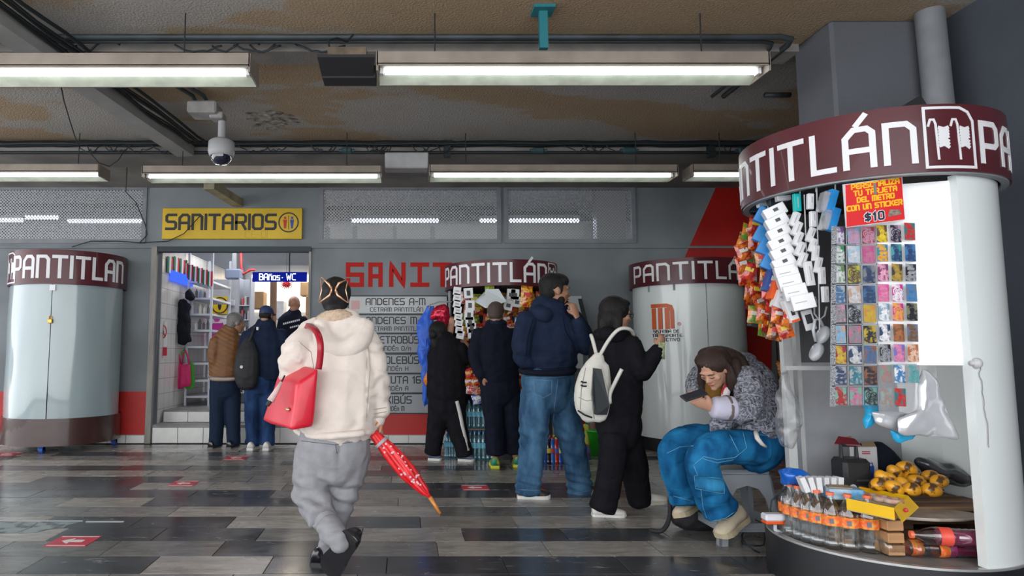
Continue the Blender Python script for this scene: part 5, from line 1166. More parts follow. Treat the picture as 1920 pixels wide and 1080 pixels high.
# mangoes
M_man = mat('mango_skin',(.80,.36,.015),.4,coat=.2,color2=(.10,.045,.012),vscale=24,detail=4,ramp=(.40,.46)); 
def cp(x,y): return 1420+x*.2604, 800+y*.2604
mg = [(985,335,1,60),(1075,300,1,20),(1100,365,1,-15),(945,385,0,50),(880,420,0,-10),(985,445,0,40),(1110,455,0,5),(1250,460,0,0),(1150,400,0,30),(1250,365,1,15),(1305,400,0,-20),(900,378,0,70),(1045,430,0,80)]
for i,(x,y,lv,rot) in enumerate(mg):
    px, py = cp(x,y); Y = 3.42+(.10 if lv else 0)+(.04 if i in (3,8,11) else 0)-(.06 if i in (5,6,7) else 0)
    c = P(px,py,Y); c.z = max(c.z, tz+.034+ (0 if not lv else 0))
    q = random.Random(i); M = Matrix.Rotation(R(rot),3,'Y') @ Matrix.Rotation(R(q.uniform(-25,25)),3,'Z')
    b = MB().ell((0,0,0),(.050,.036,.034),14)
    for v in b.v:
        v.z += .008*math.cos(v.x*28)-.004; v.z *= 1+.25*v.x/.05*.3; v[:] = (M @ v)+c
    o = b.build('mango', M_man, None, True); tag(o, 'ripe yellow mango with dark blotches, %s of the pile %s'%(ORD[i], ('lower layer','upper layer')[lv]), 'mango', 'mangoes on the kiosk table')
    e = c+M @ Vector((.049,0,.004)); MB().cyl(e, e+M @ Vector((.008,0,0)), .004, 6).build('stem', M_woodd, o)
# yellow box with iced doughnuts
M_yb = mat('pastry_box_yellow',(.85,.50,.005),.4,var=.05); 
A = [P(*cp(650,490),3.20),P(*cp(720,432),3.42),P(*cp(1110,500),3.36),P(*cp(1000,600),3.10)]
zt = .46; q4 = [Vector((v.x,v.y,zt)) for v in (G(*cp(640,520),zt),G(*cp(735,435),zt),G(*cp(1085,500),zt),G(*cp(985,590),zt))]
t = thing('pastry_box', (sum(v.x for v in q4)/4,sum(v.y for v in q4)/4,.405), 'open yellow pastry box with iced rings behind the bottles', 'box')
fl = [Vector((v.x,v.y,.408)) for v in q4]; MB().slab(fl,(0,0,.004)).build('bottom', mat('tray_white',(.7,.68,.62),.5), t)
for k in range(4):
    a, b = fl[k], fl[(k+1)%4]; up = Vector((0,0,.055)); c = (fl[0]+fl[1]+fl[2]+fl[3])/4; inn = (c-(a+b)/2).normalized()*.003
    MB().slab([a,b,b+up,a+up], inn).build('side', M_yb, t)
a, b = q4[2], q4[3]; out = ((a+b)/2-(q4[0]+q4[1])/2).normalized()
MB().slab([a+Vector((0,0,.0)),b,b+out*.03+Vector((0,0,-.055)),a+out*.045+Vector((0,0,-.045))],(0,0,.003)).build('flap', M_yb, t)
lp = (q4[3]*.7+q4[2]*.3)+out*.03+Vector((0,0,-.018)); MB().ell(lp,(.010,.010,.010),8).build('printed_mark', mat('mark_red',(.6,.03,.05),.4), t)
for k in range(4):
    u = (k+.7)/4.4; c = fl[0].lerp(fl[3],u).lerp(fl[1].lerp(fl[2],u),.5)+Vector((0,0,.050)); b = MB()
    ring = [(c.x+.030*math.cos(a), c.y+.030*math.sin(a), c.z) for a in [j/16*2*math.pi for j in range(17)]]
    b.path(ring,.013,8); o = b.build('doughnut', mat('glazed_dough',(.48,.20,.10),.3,color2=(.62,.50,.44),vscale=18,coat=.3),None,True); tag(o, 'iced ring pastry, %s from the left in the yellow box'%ORD[k],'pastry','pastries in the yellow box')
# speaker, its carton, dark bag
Y = 3.58; s = Y/FPX
t = thing('portable_speaker', P(1592,905,Y), 'black portable speaker with a round badge on the kiosk table', 'speaker'); t.location.z = tz
x0 = P(1569,875,Y).x; x1 = P(1620,875,Y).x; zt = P(0,858,Y).z; zt2 = P(0,842,Y).z
b = MB().bbox(((x0+x1)/2,Y,(tz+zt)/2),(x1-x0,.13,zt-tz),.018); b.build('cabinet', mat('speaker_black',(.012,.012,.014),.45,bump=.2,bscale=60), t)
MB().path([((x0+x1)/2-.045,Y,zt-.005),((x0+x1)/2-.045,Y,zt2+.02),((x0+x1)/2+.035,Y,zt2+.02),((x0+x1)/2+.035,Y,zt-.005)],.011,8).build('handle', M_black, t)
MB().cyl((x0+.035,Y-.064,tz+.055),(x0+.035,Y-.072,tz+.055),.017,16).build('badge', mat('badge_grey',(.55,.55,.58),.3), t)
for k in range(3): MB().bbox((x1-.05,Y-.066,tz+.03+k*.03),(.07,.008,.012),.003).build('grille_bar', mat('speaker_dark_grey',(.04,.04,.045),.5), t)
MB().slab([(x0+.0,Y+.01,zt2+.02),(x0+.05,Y+.05,zt2+.055),(x1-.02,Y+.03,zt2+.045),(x1-.03,Y-.03,zt2+.02)],(0,0,.006)).build('red_lid', mat('lid_maroon',(.16,.01,.02),.4), t)
a = P(1606,895,3.66); b = P(1643,838,3.66); a.z = tz
t = tag(MB().bbox(((a.x+b.x)/2,3.68,(tz+b.z)/2),(b.x-a.x,.05,b.z-tz),.002).build('speaker_carton', mat('carton_white',(.62,.60,.62),.5)), 'white speaker carton printed with a blue speaker behind the black speaker', 'box')
fy = 3.655; cx_ = (a.x+b.x)/2+.01; cz = tz+(b.z-tz)*.42
MB().bbox((cx_,fy,cz),(.052,.003,.08),.001).build('printed_speaker', mat('print_blue',(.02,.08,.40),.4), t)
MB().cyl((cx_,fy-.0015,cz-.01),(cx_,fy-.003,cz-.01),.019,14).build('printed_cone', mat('print_dark_blue',(.01,.03,.16),.4), t)
MB().path([(cx_-.018,fy-.001,cz+.04),(cx_-.018,fy-.001,cz+.055),(cx_+.018,fy-.001,cz+.055),(cx_+.018,fy-.001,cz+.04)],.003,5).build('printed_handle', mat('print_blue',(.02,.08,.40),.4), t)
MB().bbox((cx_-.005,fy,tz+.018),(.07,.003,.02),.001).bbox((cx_-.012,fy,b.z-.025),(.045,.003,.005),.001).bbox((cx_-.012,fy,b.z-.035),(.045,.003,.005),.001).build('printed_text', mat('print_red',(.45,.02,.04),.4), t)
MB().slab([(a.x,3.66,b.z),(a.x-.05,3.66,b.z+.05),(a.x+.01,3.70,b.z+.055),(a.x+.03,3.70,b.z)],(0,.002,0)).slab([(a.x+.05,3.67,b.z),(b.x,3.66,b.z),(b.x+.015,3.70,b.z+.02),(a.x+.06,3.70,b.z+.02)],(0,0,.002)).build('flap', mat('carton_brown',(.32,.22,.13),.6), t)
drape('backpack', [(1608,836),(1625,829),(1655,828),(1672,842),(1690,872),(1692,890),(1610,892)], 3.76, .16, mat('dark_navy_cloth',(.012,.015,.025),.8,bump=.2), 'dark navy backpack lying behind the speaker carton', 'backpack', amp=.01, seed=21)
drape('plastic_bag', [(1722,864),(1745,860),(1775,868),(1800,884),(1820,893),(1812,905),(1780,908),(1745,900),(1735,888)], 3.62, .16, mat('dark_film_bag',(.035,.035,.045),.25,coat=.5), 'crumpled dark plastic bag right of the mangoes', 'bag', amp=.03, seed=22)
drape('plastic_bag', [(1464,884),(1480,876),(1505,878),(1518,888),(1514,905),(1490,916),(1466,912)], 3.50, .12, mat('shiny_blue_bag',(.01,.12,.55),.2,coat=.6), 'shiny blue bag behind the leftmost bottles', 'bag', amp=.03, seed=23)
for i in range(6):
    px = 1506+i*13; Y = 3.40+(.02 if i > 2 else -.03); c = P(px,908,Y); M = Matrix.Rotation(R(-8+3*i),3,'Z') @ Matrix.Rotation(R((-20,-12,-4,2,4,6)[i]),3,'Y')
    tag(MB().bbox(c,(.026,.05,.075),.002,M).build('small_white_box', M_bw), 'small upright white box, %s from the left behind the bottles'%ORD[i], 'box','small white boxes behind the bottles')
t = tag(MB().bbox(P(1580,924,3.34),(.15,.10,.05),.003,Matrix.Rotation(R(-12),3,'Z')).build('blue_carton', mat('carton_blue',(.04,.30,.58),.4,color2=(.5,.6,.68),vscale=14)), 'sky blue carton with torn brown top behind the bottles', 'box')
MB().bbox(P(1572,912,3.36),(.10,.08,.006),.001,Matrix.Rotation(R(-20),3,'Z')).build('torn_lid', mat('carton_brown',(.32,.22,.13),.6), t)
# riser that carries these small goods
tag(MB().bbox((P(1556,920,3.45).x,3.50,(DZ+.36)/2),(.22,.20,.36-DZ),.004).build('stacked_crate', M_woodd), 'dark crate behind the standing bottles carrying the small boxes', 'crate')
# clip-on lamp gadget at the rim
Y = 3.55; t = thing('clip_light', P(1449,985,Y), 'small white and orange clip light on the left rim of the big kiosk', 'light'); c = P(1449,969,Y)
MB().bbox(c,(.10,.06,.036),.008).build('lens', mat('lens_white',(.65,.66,.72),.3), t); MB().bbox(c+Vector((0,0,-.026)),(.10,.06,.016),.006).build('base', mat('box_orange',(.75,.10,.01),.4), t)
MB().path([c+Vector((.01,.0,-.03)),c+Vector((.02,.02,-.07)),c+Vector((.06,.03,-.09))],.009,8).build('stem', mat('lens_white',(.65,.66,.72),.3), t)
pipe('power_cord', [P(1452,975,3.6),P(1444,955,3.62),P(1447,938,3.62),P(1462,925,3.6),P(1474,915,3.5)], .004, 'thin black cord rising from the clip light to the bottles', 'cord', M_cable)
pts = [G(1425+22*math.cos(a)*1.0, 1015+26*math.sin(a), .008) for a in [j/20*2*math.pi*1.4+1 for j in range(21)]]
for i, p in enumerate(pts): p.z = .01+.05*abs(math.sin(i*.5)); 
pipe('power_cord', [Vector((p.x-.04,p.y-.0,p.z)) for p in pts], .004, 'coiled black cord on the floor left of the big kiosk', 'cord', M_cable)
# cloudy plastic bag hanging at the left post
drape('plastic_bag', [(1462,700),(1478,690),(1488,740),(1494,800),(1484,840),(1468,836),(1460,790)], 3.62, .10, clear('cloudy_film',gloss=.05,rough=.3,milk=.10,milkc=(.4,.42,.45)), 'cloudy clear plastic bag hanging at the left post of the big kiosk', 'bag', amp=.03, seed=31)
# ================================================================ PEOPLE
def catmull(pts, n=4):
    out = []; N = len(pts)
    for i in range(N-1):
        p0 = pts[max(i-1,0)]; p1 = pts[i]; p2 = pts[i+1]; p3 = pts[min(i+2,N-1)]
        for k in range(n):
            t = k/n; out.append(tuple(.5*((2*b)+(-a+c)*t+(2*a-5*b+4*c-d)*t*t+(-a+3*b-3*c+d)*t**3) for a,b,c,d in zip(p0,p1,p2,p3)))
    out.append(tuple(pts[-1])); return out
def tube(pts, ratio=1.0, n=14, k=1.0, ref=None, flat_end=False):
    """pts: (x,y,z,r[,ratio]) world metres -> closed loft with rounded ends"""
    q = [tuple(p)+((ratio,) if len(p) == 4 else ()) for p in pts]
    q = catmull(q, 4) if len(q) > 2 else catmull([q[0], tuple((a+b)/2 for a,b in zip(*q)), q[-1]], 3)
    rings = []; N = len(q)
    def fr(i):
        a = Vector(q[max(i-1,0)][:3]); b = Vector(q[min(i+1,N-1)][:3]); return (b-a).normalized()
    def ring(c, t, r, ra):
        ry = Vector(ref) if ref else (Vector((0,1,0)) if abs(t.y) < .85 else Vector((0,0,1)))
        s = t.cross(ry).normalized(); o = s.cross(t).normalized()
        return [c+s*(r*math.cos(2*math.pi*j/n))+o*(r*ra*math.sin(2*math.pi*j/n)) for j in range(n)]
    t0 = fr(0); r0 = q[0][3]*k; c0 = Vector(q[0][:3])
    ce = .25 if flat_end else .8
    for a in (65, 35): rings.append(ring(c0-t0*r0*ce*math.sin(R(a)), t0, r0*math.cos(R(a)), q[0][4]))
    for i in range(N): rings.append(ring(Vector(q[i][:3]), fr(i), q[i][3]*k, q[i][4]))
    t1 = fr(N-1); r1 = q[-1][3]*k; c1 = Vector(q[-1][:3])
    for a in (35, 65): rings.append(ring(c1+t1*r1*ce*math.sin(R(a)), t1, r1*math.cos(R(a)), q[-1][4]))
    v = []; f = []
    for r in rings: v += r
    m = len(rings)
    for i in range(m-1):
        for j in range(n): f.append((i*n+j, i*n+(j+1)%n, (i+1)*n+(j+1)%n, (i+1)*n+j))
    f += [tuple(range(n))[::-1], tuple(range((m-1)*n, m*n))]
    return v, f
def ellip(c, r, M=None, k=1.0, n=16): b = MB().ell(c, [x*k for x in r], n, M); return b.v, b.f
def fold_fn(amp, sc, stretch=(1,1,1), seed=0):
    off = Vector((seed*3.1, seed*1.7, seed*.9))
    def f(p, nrm):
        q = Vector((p.x*stretch[0], p.y*stretch[1], p.z*stretch[2]))*sc+off
        w = noise.noise(q*.5)*.6
        a = noise.noise(q+Vector((w,w,w)))
        r = 1-abs(a)*2.2; b = noise.noise(q*2.3+Vector((5,1,2)))
        c = noise.noise(Vector((q.x*.9+w, q.y*.9, q.z*2.4+w))+Vector((9,3,7))); c = max(0, 1-abs(c)*7)
        return amp*(r*.6-.25+b*.3-c*.45)
    return f
def blob(name, prims, m, parent, vox=.008, smooth=5, fold=None, label=None, cut=None, fac=.5, post=None):
    v = []; f = []
    for pv, pf in prims:
        k = len(v); v += list(pv); f += [tuple(i+k for i in q) for q in pf]
    me = bpy.data.meshes.new('tmp'); me.from_pydata([tuple(x) for x in v], [], f)
    o = bpy.data.objects.new('tmp', me); COL.objects.link(o)
    md = o.modifiers.new('r','REMESH'); md.mode = 'VOXEL'; md.voxel_size = vox; md.adaptivity = 0
    if smooth: md = o.modifiers.new('s','SMOOTH'); md.iterations = smooth; md.factor = fac
    dg = bpy.context.evaluated_depsgraph_get(); dg.update(); me2 = bpy.data.meshes.new_from_object(o.evaluated_get(dg))
    bpy.data.objects.remove(o); bpy.data.meshes.remove(me)
    vs = [x.co.copy() for x in me2.vertices]
    if fold:
        ns = [x.normal.copy() for x in me2.vertices]
        vs = [p+n*fold(p, n) for p, n in zip(vs, ns)]
    if post: vs = [post(p) for p in vs]
    fs = [tuple(p.vertices) for p in me2.polygons]
    bpy.data.meshes.remove(me2)
    ob = mesh_obj(name, vs, fs, m, parent, True)
    if label: tag(ob, label)
    return ob
def pj(px, py, Y): return P(px, py, Y)
SKIN = mat('skin', (.42,.22,.145), .5, var=.08, vscale=20, bump=.05, bscale=120)
SKIN2 = mat('skin_tan', (.33,.165,.10), .5, var=.08, vscale=20, bump=.05, bscale=120)
HAIR = mat('hair_black', (.010,.008,.008), .45, spec=.25, var=.5, vscale=60, stretch=(6,6,.6), bump=.6, bscale=90)
HAIRB = mat('hair_brown', (.035,.017,.012), .42, spec=.35, var=.5, vscale=60, stretch=(6,6,.6), bump=.6, bscale=90)
HAIRG = mat('hair_grey', (.16,.15,.145), .6, var=.4, vscale=120, bump=.6, bscale=160)
EYEW = mat('eye_white', (.6,.58,.55), .2); EYEB = mat('eye_dark', (.015,.01,.008), .15); LIP = mat('lip', (.36,.10,.085), .45)
class Fig:
    def __init__(s, px, py, Y, label, vox=.008, skin=None, group=None, z=0):
        g = P(px, py, Y); s.Y = Y; s.vox = vox; s.skin = skin or SKIN
        s.o = thing('person', (g.x, Y, z), label, 'person', group); s.body = []
    def T(s, pts, ratio=1.0, **kw):
        """pts in (px, py, depth offset, r px)"""
        w = []
        for p in pts:
            Y = s.Y+p[2]; v = P(p[0], p[1], Y); w.append((v.x, v.y, v.z, p[3]*Y/FPX)+(tuple(p[4:5])))
        s.last = (w, ratio, kw); return tube(w, ratio, **kw)
    def B(s, pts, ratio=1.0, k=.8, **kw):
        """cloth tube plus the body limb inside it"""
        a = s.T(pts, ratio, **kw); w, r_, kw_ = s.last; s.body.append(tube(w, r_, k=k, **kw_)); return a
    def E(s, px, py, dy, rx, ry, rz, M=None):
        Y = s.Y+dy; sc = Y/FPX; return ellip(P(px,py,Y), (rx*sc, ry*sc, rz*sc), M)
    def garment(s, name, prims, m, fold=None, label=None, smooth=5, vox=None, post=None):
        return blob(name, prims, m, s.o, vox or s.vox, smooth, fold, label, post=post)
    def head(s, px, py, dy, H, yaw=0, pitch=0, roll=0, neck=None, eyes=True, brow=None, female=False, lids=False):
        """yaw 0 = away from the viewer, 90 = towards the right of the picture, 180 = towards the viewer; pitch down positive"""
        Y = s.Y+dy; h = H*Y/FPX; c = P(px,py,Y)
        M = Matrix.Rotation(R(-yaw),3,'Z') @ Matrix.Rotation(R(roll),3,'Y') @ Matrix.Rotation(R(-pitch),3,'X')   # local +Y is the face direction
        s.HM, s.Hc, s.Hh = M, c, h
        L = lambda x,y,z: c+M @ Vector((x*h,y*h,z*h))
        s.L = L
        def e(x,y,z,a,b,d): return ellip(L(x,y,z),(a*h,b*h,d*h),M)
        def t(pts, n=10): return tube([tuple(L(*p[:3]))+(p[3]*h,) for p in pts], n=n)
        w = .93 if female else 1
        s.body += [e(0,-.06,.12,.335*w,.41,.375), e(0,.09,-.08,.285*w,.29,.36), e(0,.15,-.30,.20*w,.20,.17), e(0,.30,-.40,.085,.085,.07),
                   t([(0,.34,.06,.035),(0,.39,-.04,.045),(0,.435,-.11,.05)]), e(0,.395,-.125,.085,.05,.04), e(0,.33,.10,.22,.06,.05),
                   e(.18,.24,-.08,.09,.09,.08), e(-.18,.24,-.08,.09,.09,.08), e(.335*w,-.03,-.03,.035,.085,.115), e(-.335*w,-.03,-.03,.035,.085,.115),
                   e(0,.345,-.235,.10,.05,.045)]
        if neck:
            n0 = L(0,-.10,-.22); n1 = P(neck[0],neck[1],s.Y+neck[2]); r = neck[3]*Y/FPX
            s.body.append(tube([tuple(n0)+(r,), tuple((n0+n1)/2)+(r*.98,), tuple(n1)+(r*1.25,)], n=14))
        if eyes:
            for sx in (-1,1):
                if lids:
                    MB().path([L(sx*.07,.372,-.012),L(sx*.125,.378,-.022),L(sx*.185,.345,-.012)],.009*h,6).build('eyelashes', EYEB, s.o, True)
                    MB().path([L(sx*.05,.385,.075),L(sx*.13,.385,.10),L(sx*.21,.34,.08)],[.009*h,.012*h,.006*h],6).build('eyebrow', brow or HAIR, s.o, True)
                    continue
                o = MB().ell(L(sx*.12,.318,.0),(.046*h,.030*h,.022*h),10,M).build('eye', EYEW, s.o, True)
                MB().ell(L(sx*.12,.342,.0),(.022*h,.010*h,.020*h),8,M).build('iris', EYEB, o, True)
                MB().path([L(sx*.05,.385,.085),L(sx*.13,.385,.115),L(sx*.21,.34,.095)],[.012*h,.018*h,.008*h],6).build('eyebrow', brow or HAIR, s.o, True)
            MB().ell(L(0,.385,-.235),(.085*h,.022*h,.030*h),10,M).build('mouth', LIP, s.o, True)
        return L
    def hair(s, parts, m=None, label=None, fold=(.004,60,(1,1,.25)), vox=None, name='hair'):
        """parts: local ellipsoids (x,y,z,a,b,c) or tubes [(x,y,z,r),...] in head units"""
        pr = []
        for p in parts:
            if isinstance(p, list): pr.append(tube([tuple(s.L(*q[:3]))+(q[3]*s.Hh,) for q in p], n=12))
            else: pr.append(ellip(s.L(*p[:3]), tuple(x*s.Hh for x in p[3:6]), s.HM))
        return blob(name, pr, m or HAIR, s.o, vox or min(s.vox,.007), 3, fold_fn(*fold) if fold else None, label)
    def hand(s, wrist, tip_dir, palm_n, thumb, size=.17, curl=.5, spread=1.0):
        """five fingers: wrist point, direction of the fingers, palm normal (side the fingers curl to), thumb side vector"""
        d = Vector(tip_dir).normalized(); n = Vector(palm_n); n = (n-d*n.dot(d)).normalized(); t = Vector(thumb); t = (t-d*t.dot(d)-n*t.dot(n)).normalized()
        w = Vector(wrist); pl = size*.48
        s.body.append(tube([tuple(w-d*.02)+(size*.15,),tuple(w+d*pl*.5)+(size*.205,),tuple(w+d*pl)+(size*.20,)], .48, ref=n, n=12))
        for i, (off, ln) in enumerate(((.165,.42),(.055,.47),(-.055,.44),(-.16,.34))):
            b = w+d*pl*.8+t*off*size*spread; L = ln*size; pts = [b]; ang = 0; dd = d
            for seg in (.25,.45,.32,.26):
                pts.append(pts[-1]+dd*L*seg); ang += curl*.75; dd = (d*math.cos(ang)+n*math.sin(ang))
            s.body.append(tube([tuple(p)+(size*(.056-.006*k),) for k,p in enumerate(pts)], n=8))
        b = w+d*pl*.18+t*size*.13; d2 = (d*.65+t*.6+n*.35).normalized(); d3 = (d*.95+n*.5+t*.05).normalized()
        s.body.append(tube([tuple(b)+(size*.075,),tuple(b+d2*size*.2)+(size*.068,),tuple(b+d2*size*.2+d3*size*.16)+(size*.055,)], n=8))
    def shoe(s, heel, toe, up=(0,0,1), w=.095, h=.075, m=None, ms=None, sole=.025, laces=None, name='shoe', collar=.11, ankle=None):
        """heel, toe: ground points; a leather/canvas upper and a sole"""
        a = Vector(heel); b = Vector(toe); d = (b-a); Ln = d.length; d.normalize(); u = Vector(up); u = (u-d*u.dot(d)).normalized(); r = d.cross(u)
        prof = [(0,.30,.95),(.06,.40,1.0),(.2,.42,1.02),(.35,.40,.98),(.5,.42,.80),(.65,.49,.62),(.8,.50,.50),(.92,.42,.40),(1,.20,.28)]
        n = 12; v = []; f = []; sv = []; sf = []
        for i,(t,ww,hh) in enumerate(prof):
            for j in range(n):
                an = math.pi*j/(n-1); x = -math.cos(an)*ww*w; z = math.sin(an)**.7*hh*h+sole; v.append(a+d*Ln*t+r*x*(1 if math.sin(an)<.5 else .9)+u*z)
            for x, z in ((-1,0),(1,0),(1,1),(-1,1)): sv.append(a+d*Ln*(t*1.02-.01)+r*x*(ww*w+.004)+u*(z*sole+(t>.85)*(t-.85)*.06))
        m_ = len(prof)
        for i in range(m_-1):
            for j in range(n-1): f.append((i*n+j,i*n+j+1,(i+1)*n+j+1,(i+1)*n+j))
            f.append((i*n+n-1,i*n,(i+1)*n,(i+1)*n+n-1))
            for j in range(4): sf.append((i*4+j,i*4+(j+1)%4,(i+1)*4+(j+1)%4,(i+1)*4+j))
        f += [tuple(range(n))[::-1], tuple(range((m_-1)*n,m_*n))]; sf += [(3,2,1,0),tuple(range((m_-1)*4,m_*4))]
        o = mesh_obj(name, v, f, m, s.o, True); mesh_obj('sole', sv, sf, ms or m, o, False)
        if laces:
            lb = MB()
            for k in range(4):
                t = .42+k*.09; c = a+d*Ln*t+u*(sole+h*(.93-.95*(t-.35))); lb.path([c-r*w*.25, c+u*.006, c+r*w*.25], .003, 5)
            lb.build('laces', laces, o)
        # foot inside
        s.body.append(tube([tuple(a+d*Ln*.18+u*(sole+h*.5))+(w*.28,),tuple(a+d*Ln*.5+u*(sole+h*.35))+(w*.28,),tuple(a+d*Ln*.82+u*(sole+h*.22))+(w*.22,)], .6, ref=u, n=10))
        if ankle: 
            an = P(ankle[0],ankle[1],s.Y+ankle[2]); s.body.append(tube([tuple(a+d*Ln*.2+u*(sole+h*.5))+(.035,),tuple(an)+(.038,)], n=10))
        return o
    def done(s, vox=None): return blob('body', s.body, s.skin, s.o, vox or s.vox*.8, 2, None)
def denim(name, c1, c2): return mat(name, tuple(min(1,c*1.25) for c in c1), .8, color2=c2, vscale=5.5, detail=7, ramp=(.36,.64), bump=.3, bscale=220, stretch=(1.6,1.6,.7))
from mathutils.bvhtree import BVHTree
def seams(obj, lines, r, m, parent=None, name='seam', lift=.001):
    """stitched lines laid on the surface of a garment"""
    me = obj.data; bv = BVHTree.FromPolygons([v.co+obj.location for v in me.vertices], [tuple(p.vertices) for p in me.polygons])
    o = Vector((0,0,CAMH)); b = MB()
    for ln in lines:
        pts = []
        for a, c in zip(ln, ln[1:]):
            n = max(2, int(math.dist(a,c)/5))
            for k in range(n+(c == ln[-1])):
                px = a[0]+(c[0]-a[0])*k/n; py = a[1]+(c[1]-a[1])*k/n; d = (P(px,py,2.0)-o).normalized(); h = bv.ray_cast(o, d)
                if h[0] is not None: pts.append(h[0]-d*lift)
        if len(pts) > 2: b.path(pts, r, 4)
    if b.v: return tag(b.build(name, m, parent or obj, True), kind='stuff')

# ---- walking woman in the cream hooded jacket (nearest figure)
f = Fig(610,1062,3.75,'woman walking away in a cream hooded jacket and grey trousers, red bag on her shoulder', .0085)
CREAM = mat('cream_cloth', (.66,.585,.53), .75, var=.05, vscale=12, bump=.12, bscale=260, sheen=.3)
SH = mat('beige_fleece', (.60,.45,.33), .95, var=.15, vscale=80, bump=.9, bscale=180)
GREY = mat('grey_trouser_cloth', (.27,.27,.29), .8, var=.07, vscale=20, bump=.15, bscale=300)
J = [f.B([(634,612,.02,34,.7),(636,640,.02,66,.62),(638,690,.0,74,.66),(636,745,-.01,77,.7),(630,790,-.01,78,.72),(627,812,0,66,.74)], 1, .84),
     f.B([(583,628,.02,24),(560,655,-.02,30),(548,690,-.01,27),(553,706,.08,24),(566,702,.22,21)], 1, .7),
     f.B([(688,638,.02,25),(700,680,0,25),(706,730,0,24),(708,770,.0,21),(707,787,.01,15)], 1, .65)]
J += [f.T([(600,612,.03,20),(577,624,.02,22)]), f.T([(668,612,.03,20),(690,634,.02,20)])]
def jf(p, n):
    base = fold_fn(.008, 6, (1,1,.6), 1)(p,n)
    x, y = proj(p); g = max(0, (y-735)/70); g = g*g*(1 if y < 812 else .5)
    g = g*max(0,min(1,(808-y)/10)); pl = math.sin((p.x*52+noise.noise(p*9)*3.2))*.009*min(g,1.3)
    sl = (math.sin((p.z*70+noise.noise(p*11)*4))*.0065 if (x > 688 or x < 565) and 640 < y < 790 else 0)
    return base+pl+sl
jo = f.garment('jacket', J, CREAM, jf); seams(jo, [[(560,640),(583,660),(590,700),(588,760),(584,800)],[(690,640),(694,690),(690,740),(686,790)],[(700,768),(724,764)],[(700,776),(724,772)]], .0025, mat('cream_seam2',(.42,.34,.28),.8))
hood = [f.T([(604,612,-.045,20),(612,640,-.075,22),(642,654,-.085,20),(672,640,-.075,22),(684,612,-.045,20)]), f.T([(640,608,-.02,42,.55),(643,632,-.05,36,.5),(644,648,-.075,24,.5)])]
f.garment('hood', hood, CREAM, fold_fn(.004,14,(1,1,.7),4))
f.garment('collar', [f.T([(596,606,.06,11),(608,598,-.02,13),(632,592,-.055,14),(658,598,-.02,13),(668,608,.06,11)])], SH, fold_fn(.004,40,(1,1,1),2))
f.T([(0,0,0,1),(1,1,0,1)])
hem = [f.T([(553,803,.10,6),(565,813,-.02,7),(600,818,-.15,7),(640,816,-.18,7),(680,812,-.15,7),(700,806,-.02,7),(706,800,.08,6)])]
f.garment('hem_band', hem, CREAM, fold_fn(.003,40,(1,1,.3),6))
f.garment('cuff', [f.T([(708,783,.0,15),(707,791,.01,14)])], CREAM)
TR = [f.B([(628,812,0,66,.72),(625,842,-.0,68,.74),(622,866,0,58,.75)], 1, .86),
      f.B([(592,850,0,40),(586,890,.01,37),(583,925,.02,33),(600,962,-.10,29),(622,995,-.25,24),(638,1018,-.33,20)], 1, .72),
      f.B([(658,850,.03,38),(653,890,.04,32),(642,935,.05,25),(630,975,.04,22),(617,1015,.03,18),(610,1046,.02,15)], 1, .72)]
def tf(p, n):
    x, y = proj(p); a = fold_fn(.005, 7.5, (1,1,1.5), 9)(p,n)
    k = math.exp(-((y-930)/28)**2)*.012*math.sin(p.z*75+p.x*22+noise.noise(p*7)*3)
    k2 = math.exp(-((y-1005)/30)**2)*.006*math.sin(p.z*80-p.x*40)
    c = -.020*math.exp(-((x-640-(y-820)*-.08)/7)**2)*math.exp(-((y-845)/28)**2)
    return a+k+k2+c
tr = f.garment('trousers', TR, GREY, tf); seams(tr, [[(560,826),(628,834),(698,822)],[(629,834),(632,850)]], .0022, mat('grey_seam',(.11,.11,.12),.8))
BL = mat('black_leather', (.012,.012,.016), .25, coat=.5)
# trailing shoe: toe on the ground, heel lifted, sole to the viewer
f.shoe(P(655,1008,3.75-.36), P(610,1078,3.75-.20), up=(.55,.62,.35), w=.125, h=.075, m=BL, sole=.018, name='shoe', ankle=(640,1020,-.32))
g = G(600,1063); f.shoe((g.x-.02,3.72,.0), (g.x+.02,3.98,0), w=.10, h=.075, m=BL, sole=.018, ankle=(608,1045,.02))
f.head(630,559,.03,73,yaw=0,pitch=6,neck=(634,604,.02,20),eyes=False,female=True)
f.hair([(0,-.07,.13,.40,.45,.42),(0,-.17,-.08,.37,.33,.34),[(-.22,-.2,-.25,.10),(0,-.3,-.34,.16),(.22,-.2,-.25,.10)],(0,-.42,-.02,.20,.14,.20)], HAIR, fold=(.0018,70,(1,1,.3)))
# butterfly claw clip
L = f.L; MB_ = MB(); GOLD = mat('rose_gold', (.75,.42,.26), .25, metal=.7)
for sx in (-1,1):
    pts = [(sx*.05,-.60,.10),(sx*.12,-.60,.24),(sx*.36*.9,-.545,.44)] if sx < 0 else [(sx*.05,-.60,.10),(sx*.12,-.60,.26),(sx*.30,-.55,.36)]
    MB_.path([L(*q) for q in pts], [.018*f.Hh,.035*f.Hh,.01*f.Hh], 7)
    MB_.path([L(sx*.05,-.60,.10),L(sx*.10,-.60,-.04),L(sx*.36,-.55,-.22)], [.018*f.Hh,.035*f.Hh,.01*f.Hh], 7)
    MB_.path([L(sx*.34,-.545,.40 if sx<0 else .34),L(sx*.30,-.57,.1),L(sx*.37,-.55,-.22)], .016*f.Hh, 6)
    MB_.path([L(sx*.05,-.61,.18),L(sx*.05,-.62,.02)], .02*f.Hh, 6)
clip_o = MB_.build('hair_clip', GOLD, f.o, True); tag(clip_o, 'rose gold butterfly hair clip')
wr = P(709,790,3.76); f.hand(wr, (.1,-.05,-1), (-.7,-.5,0), (-.3,-.9,.1), .155, curl=1.0)
f.done(.006)
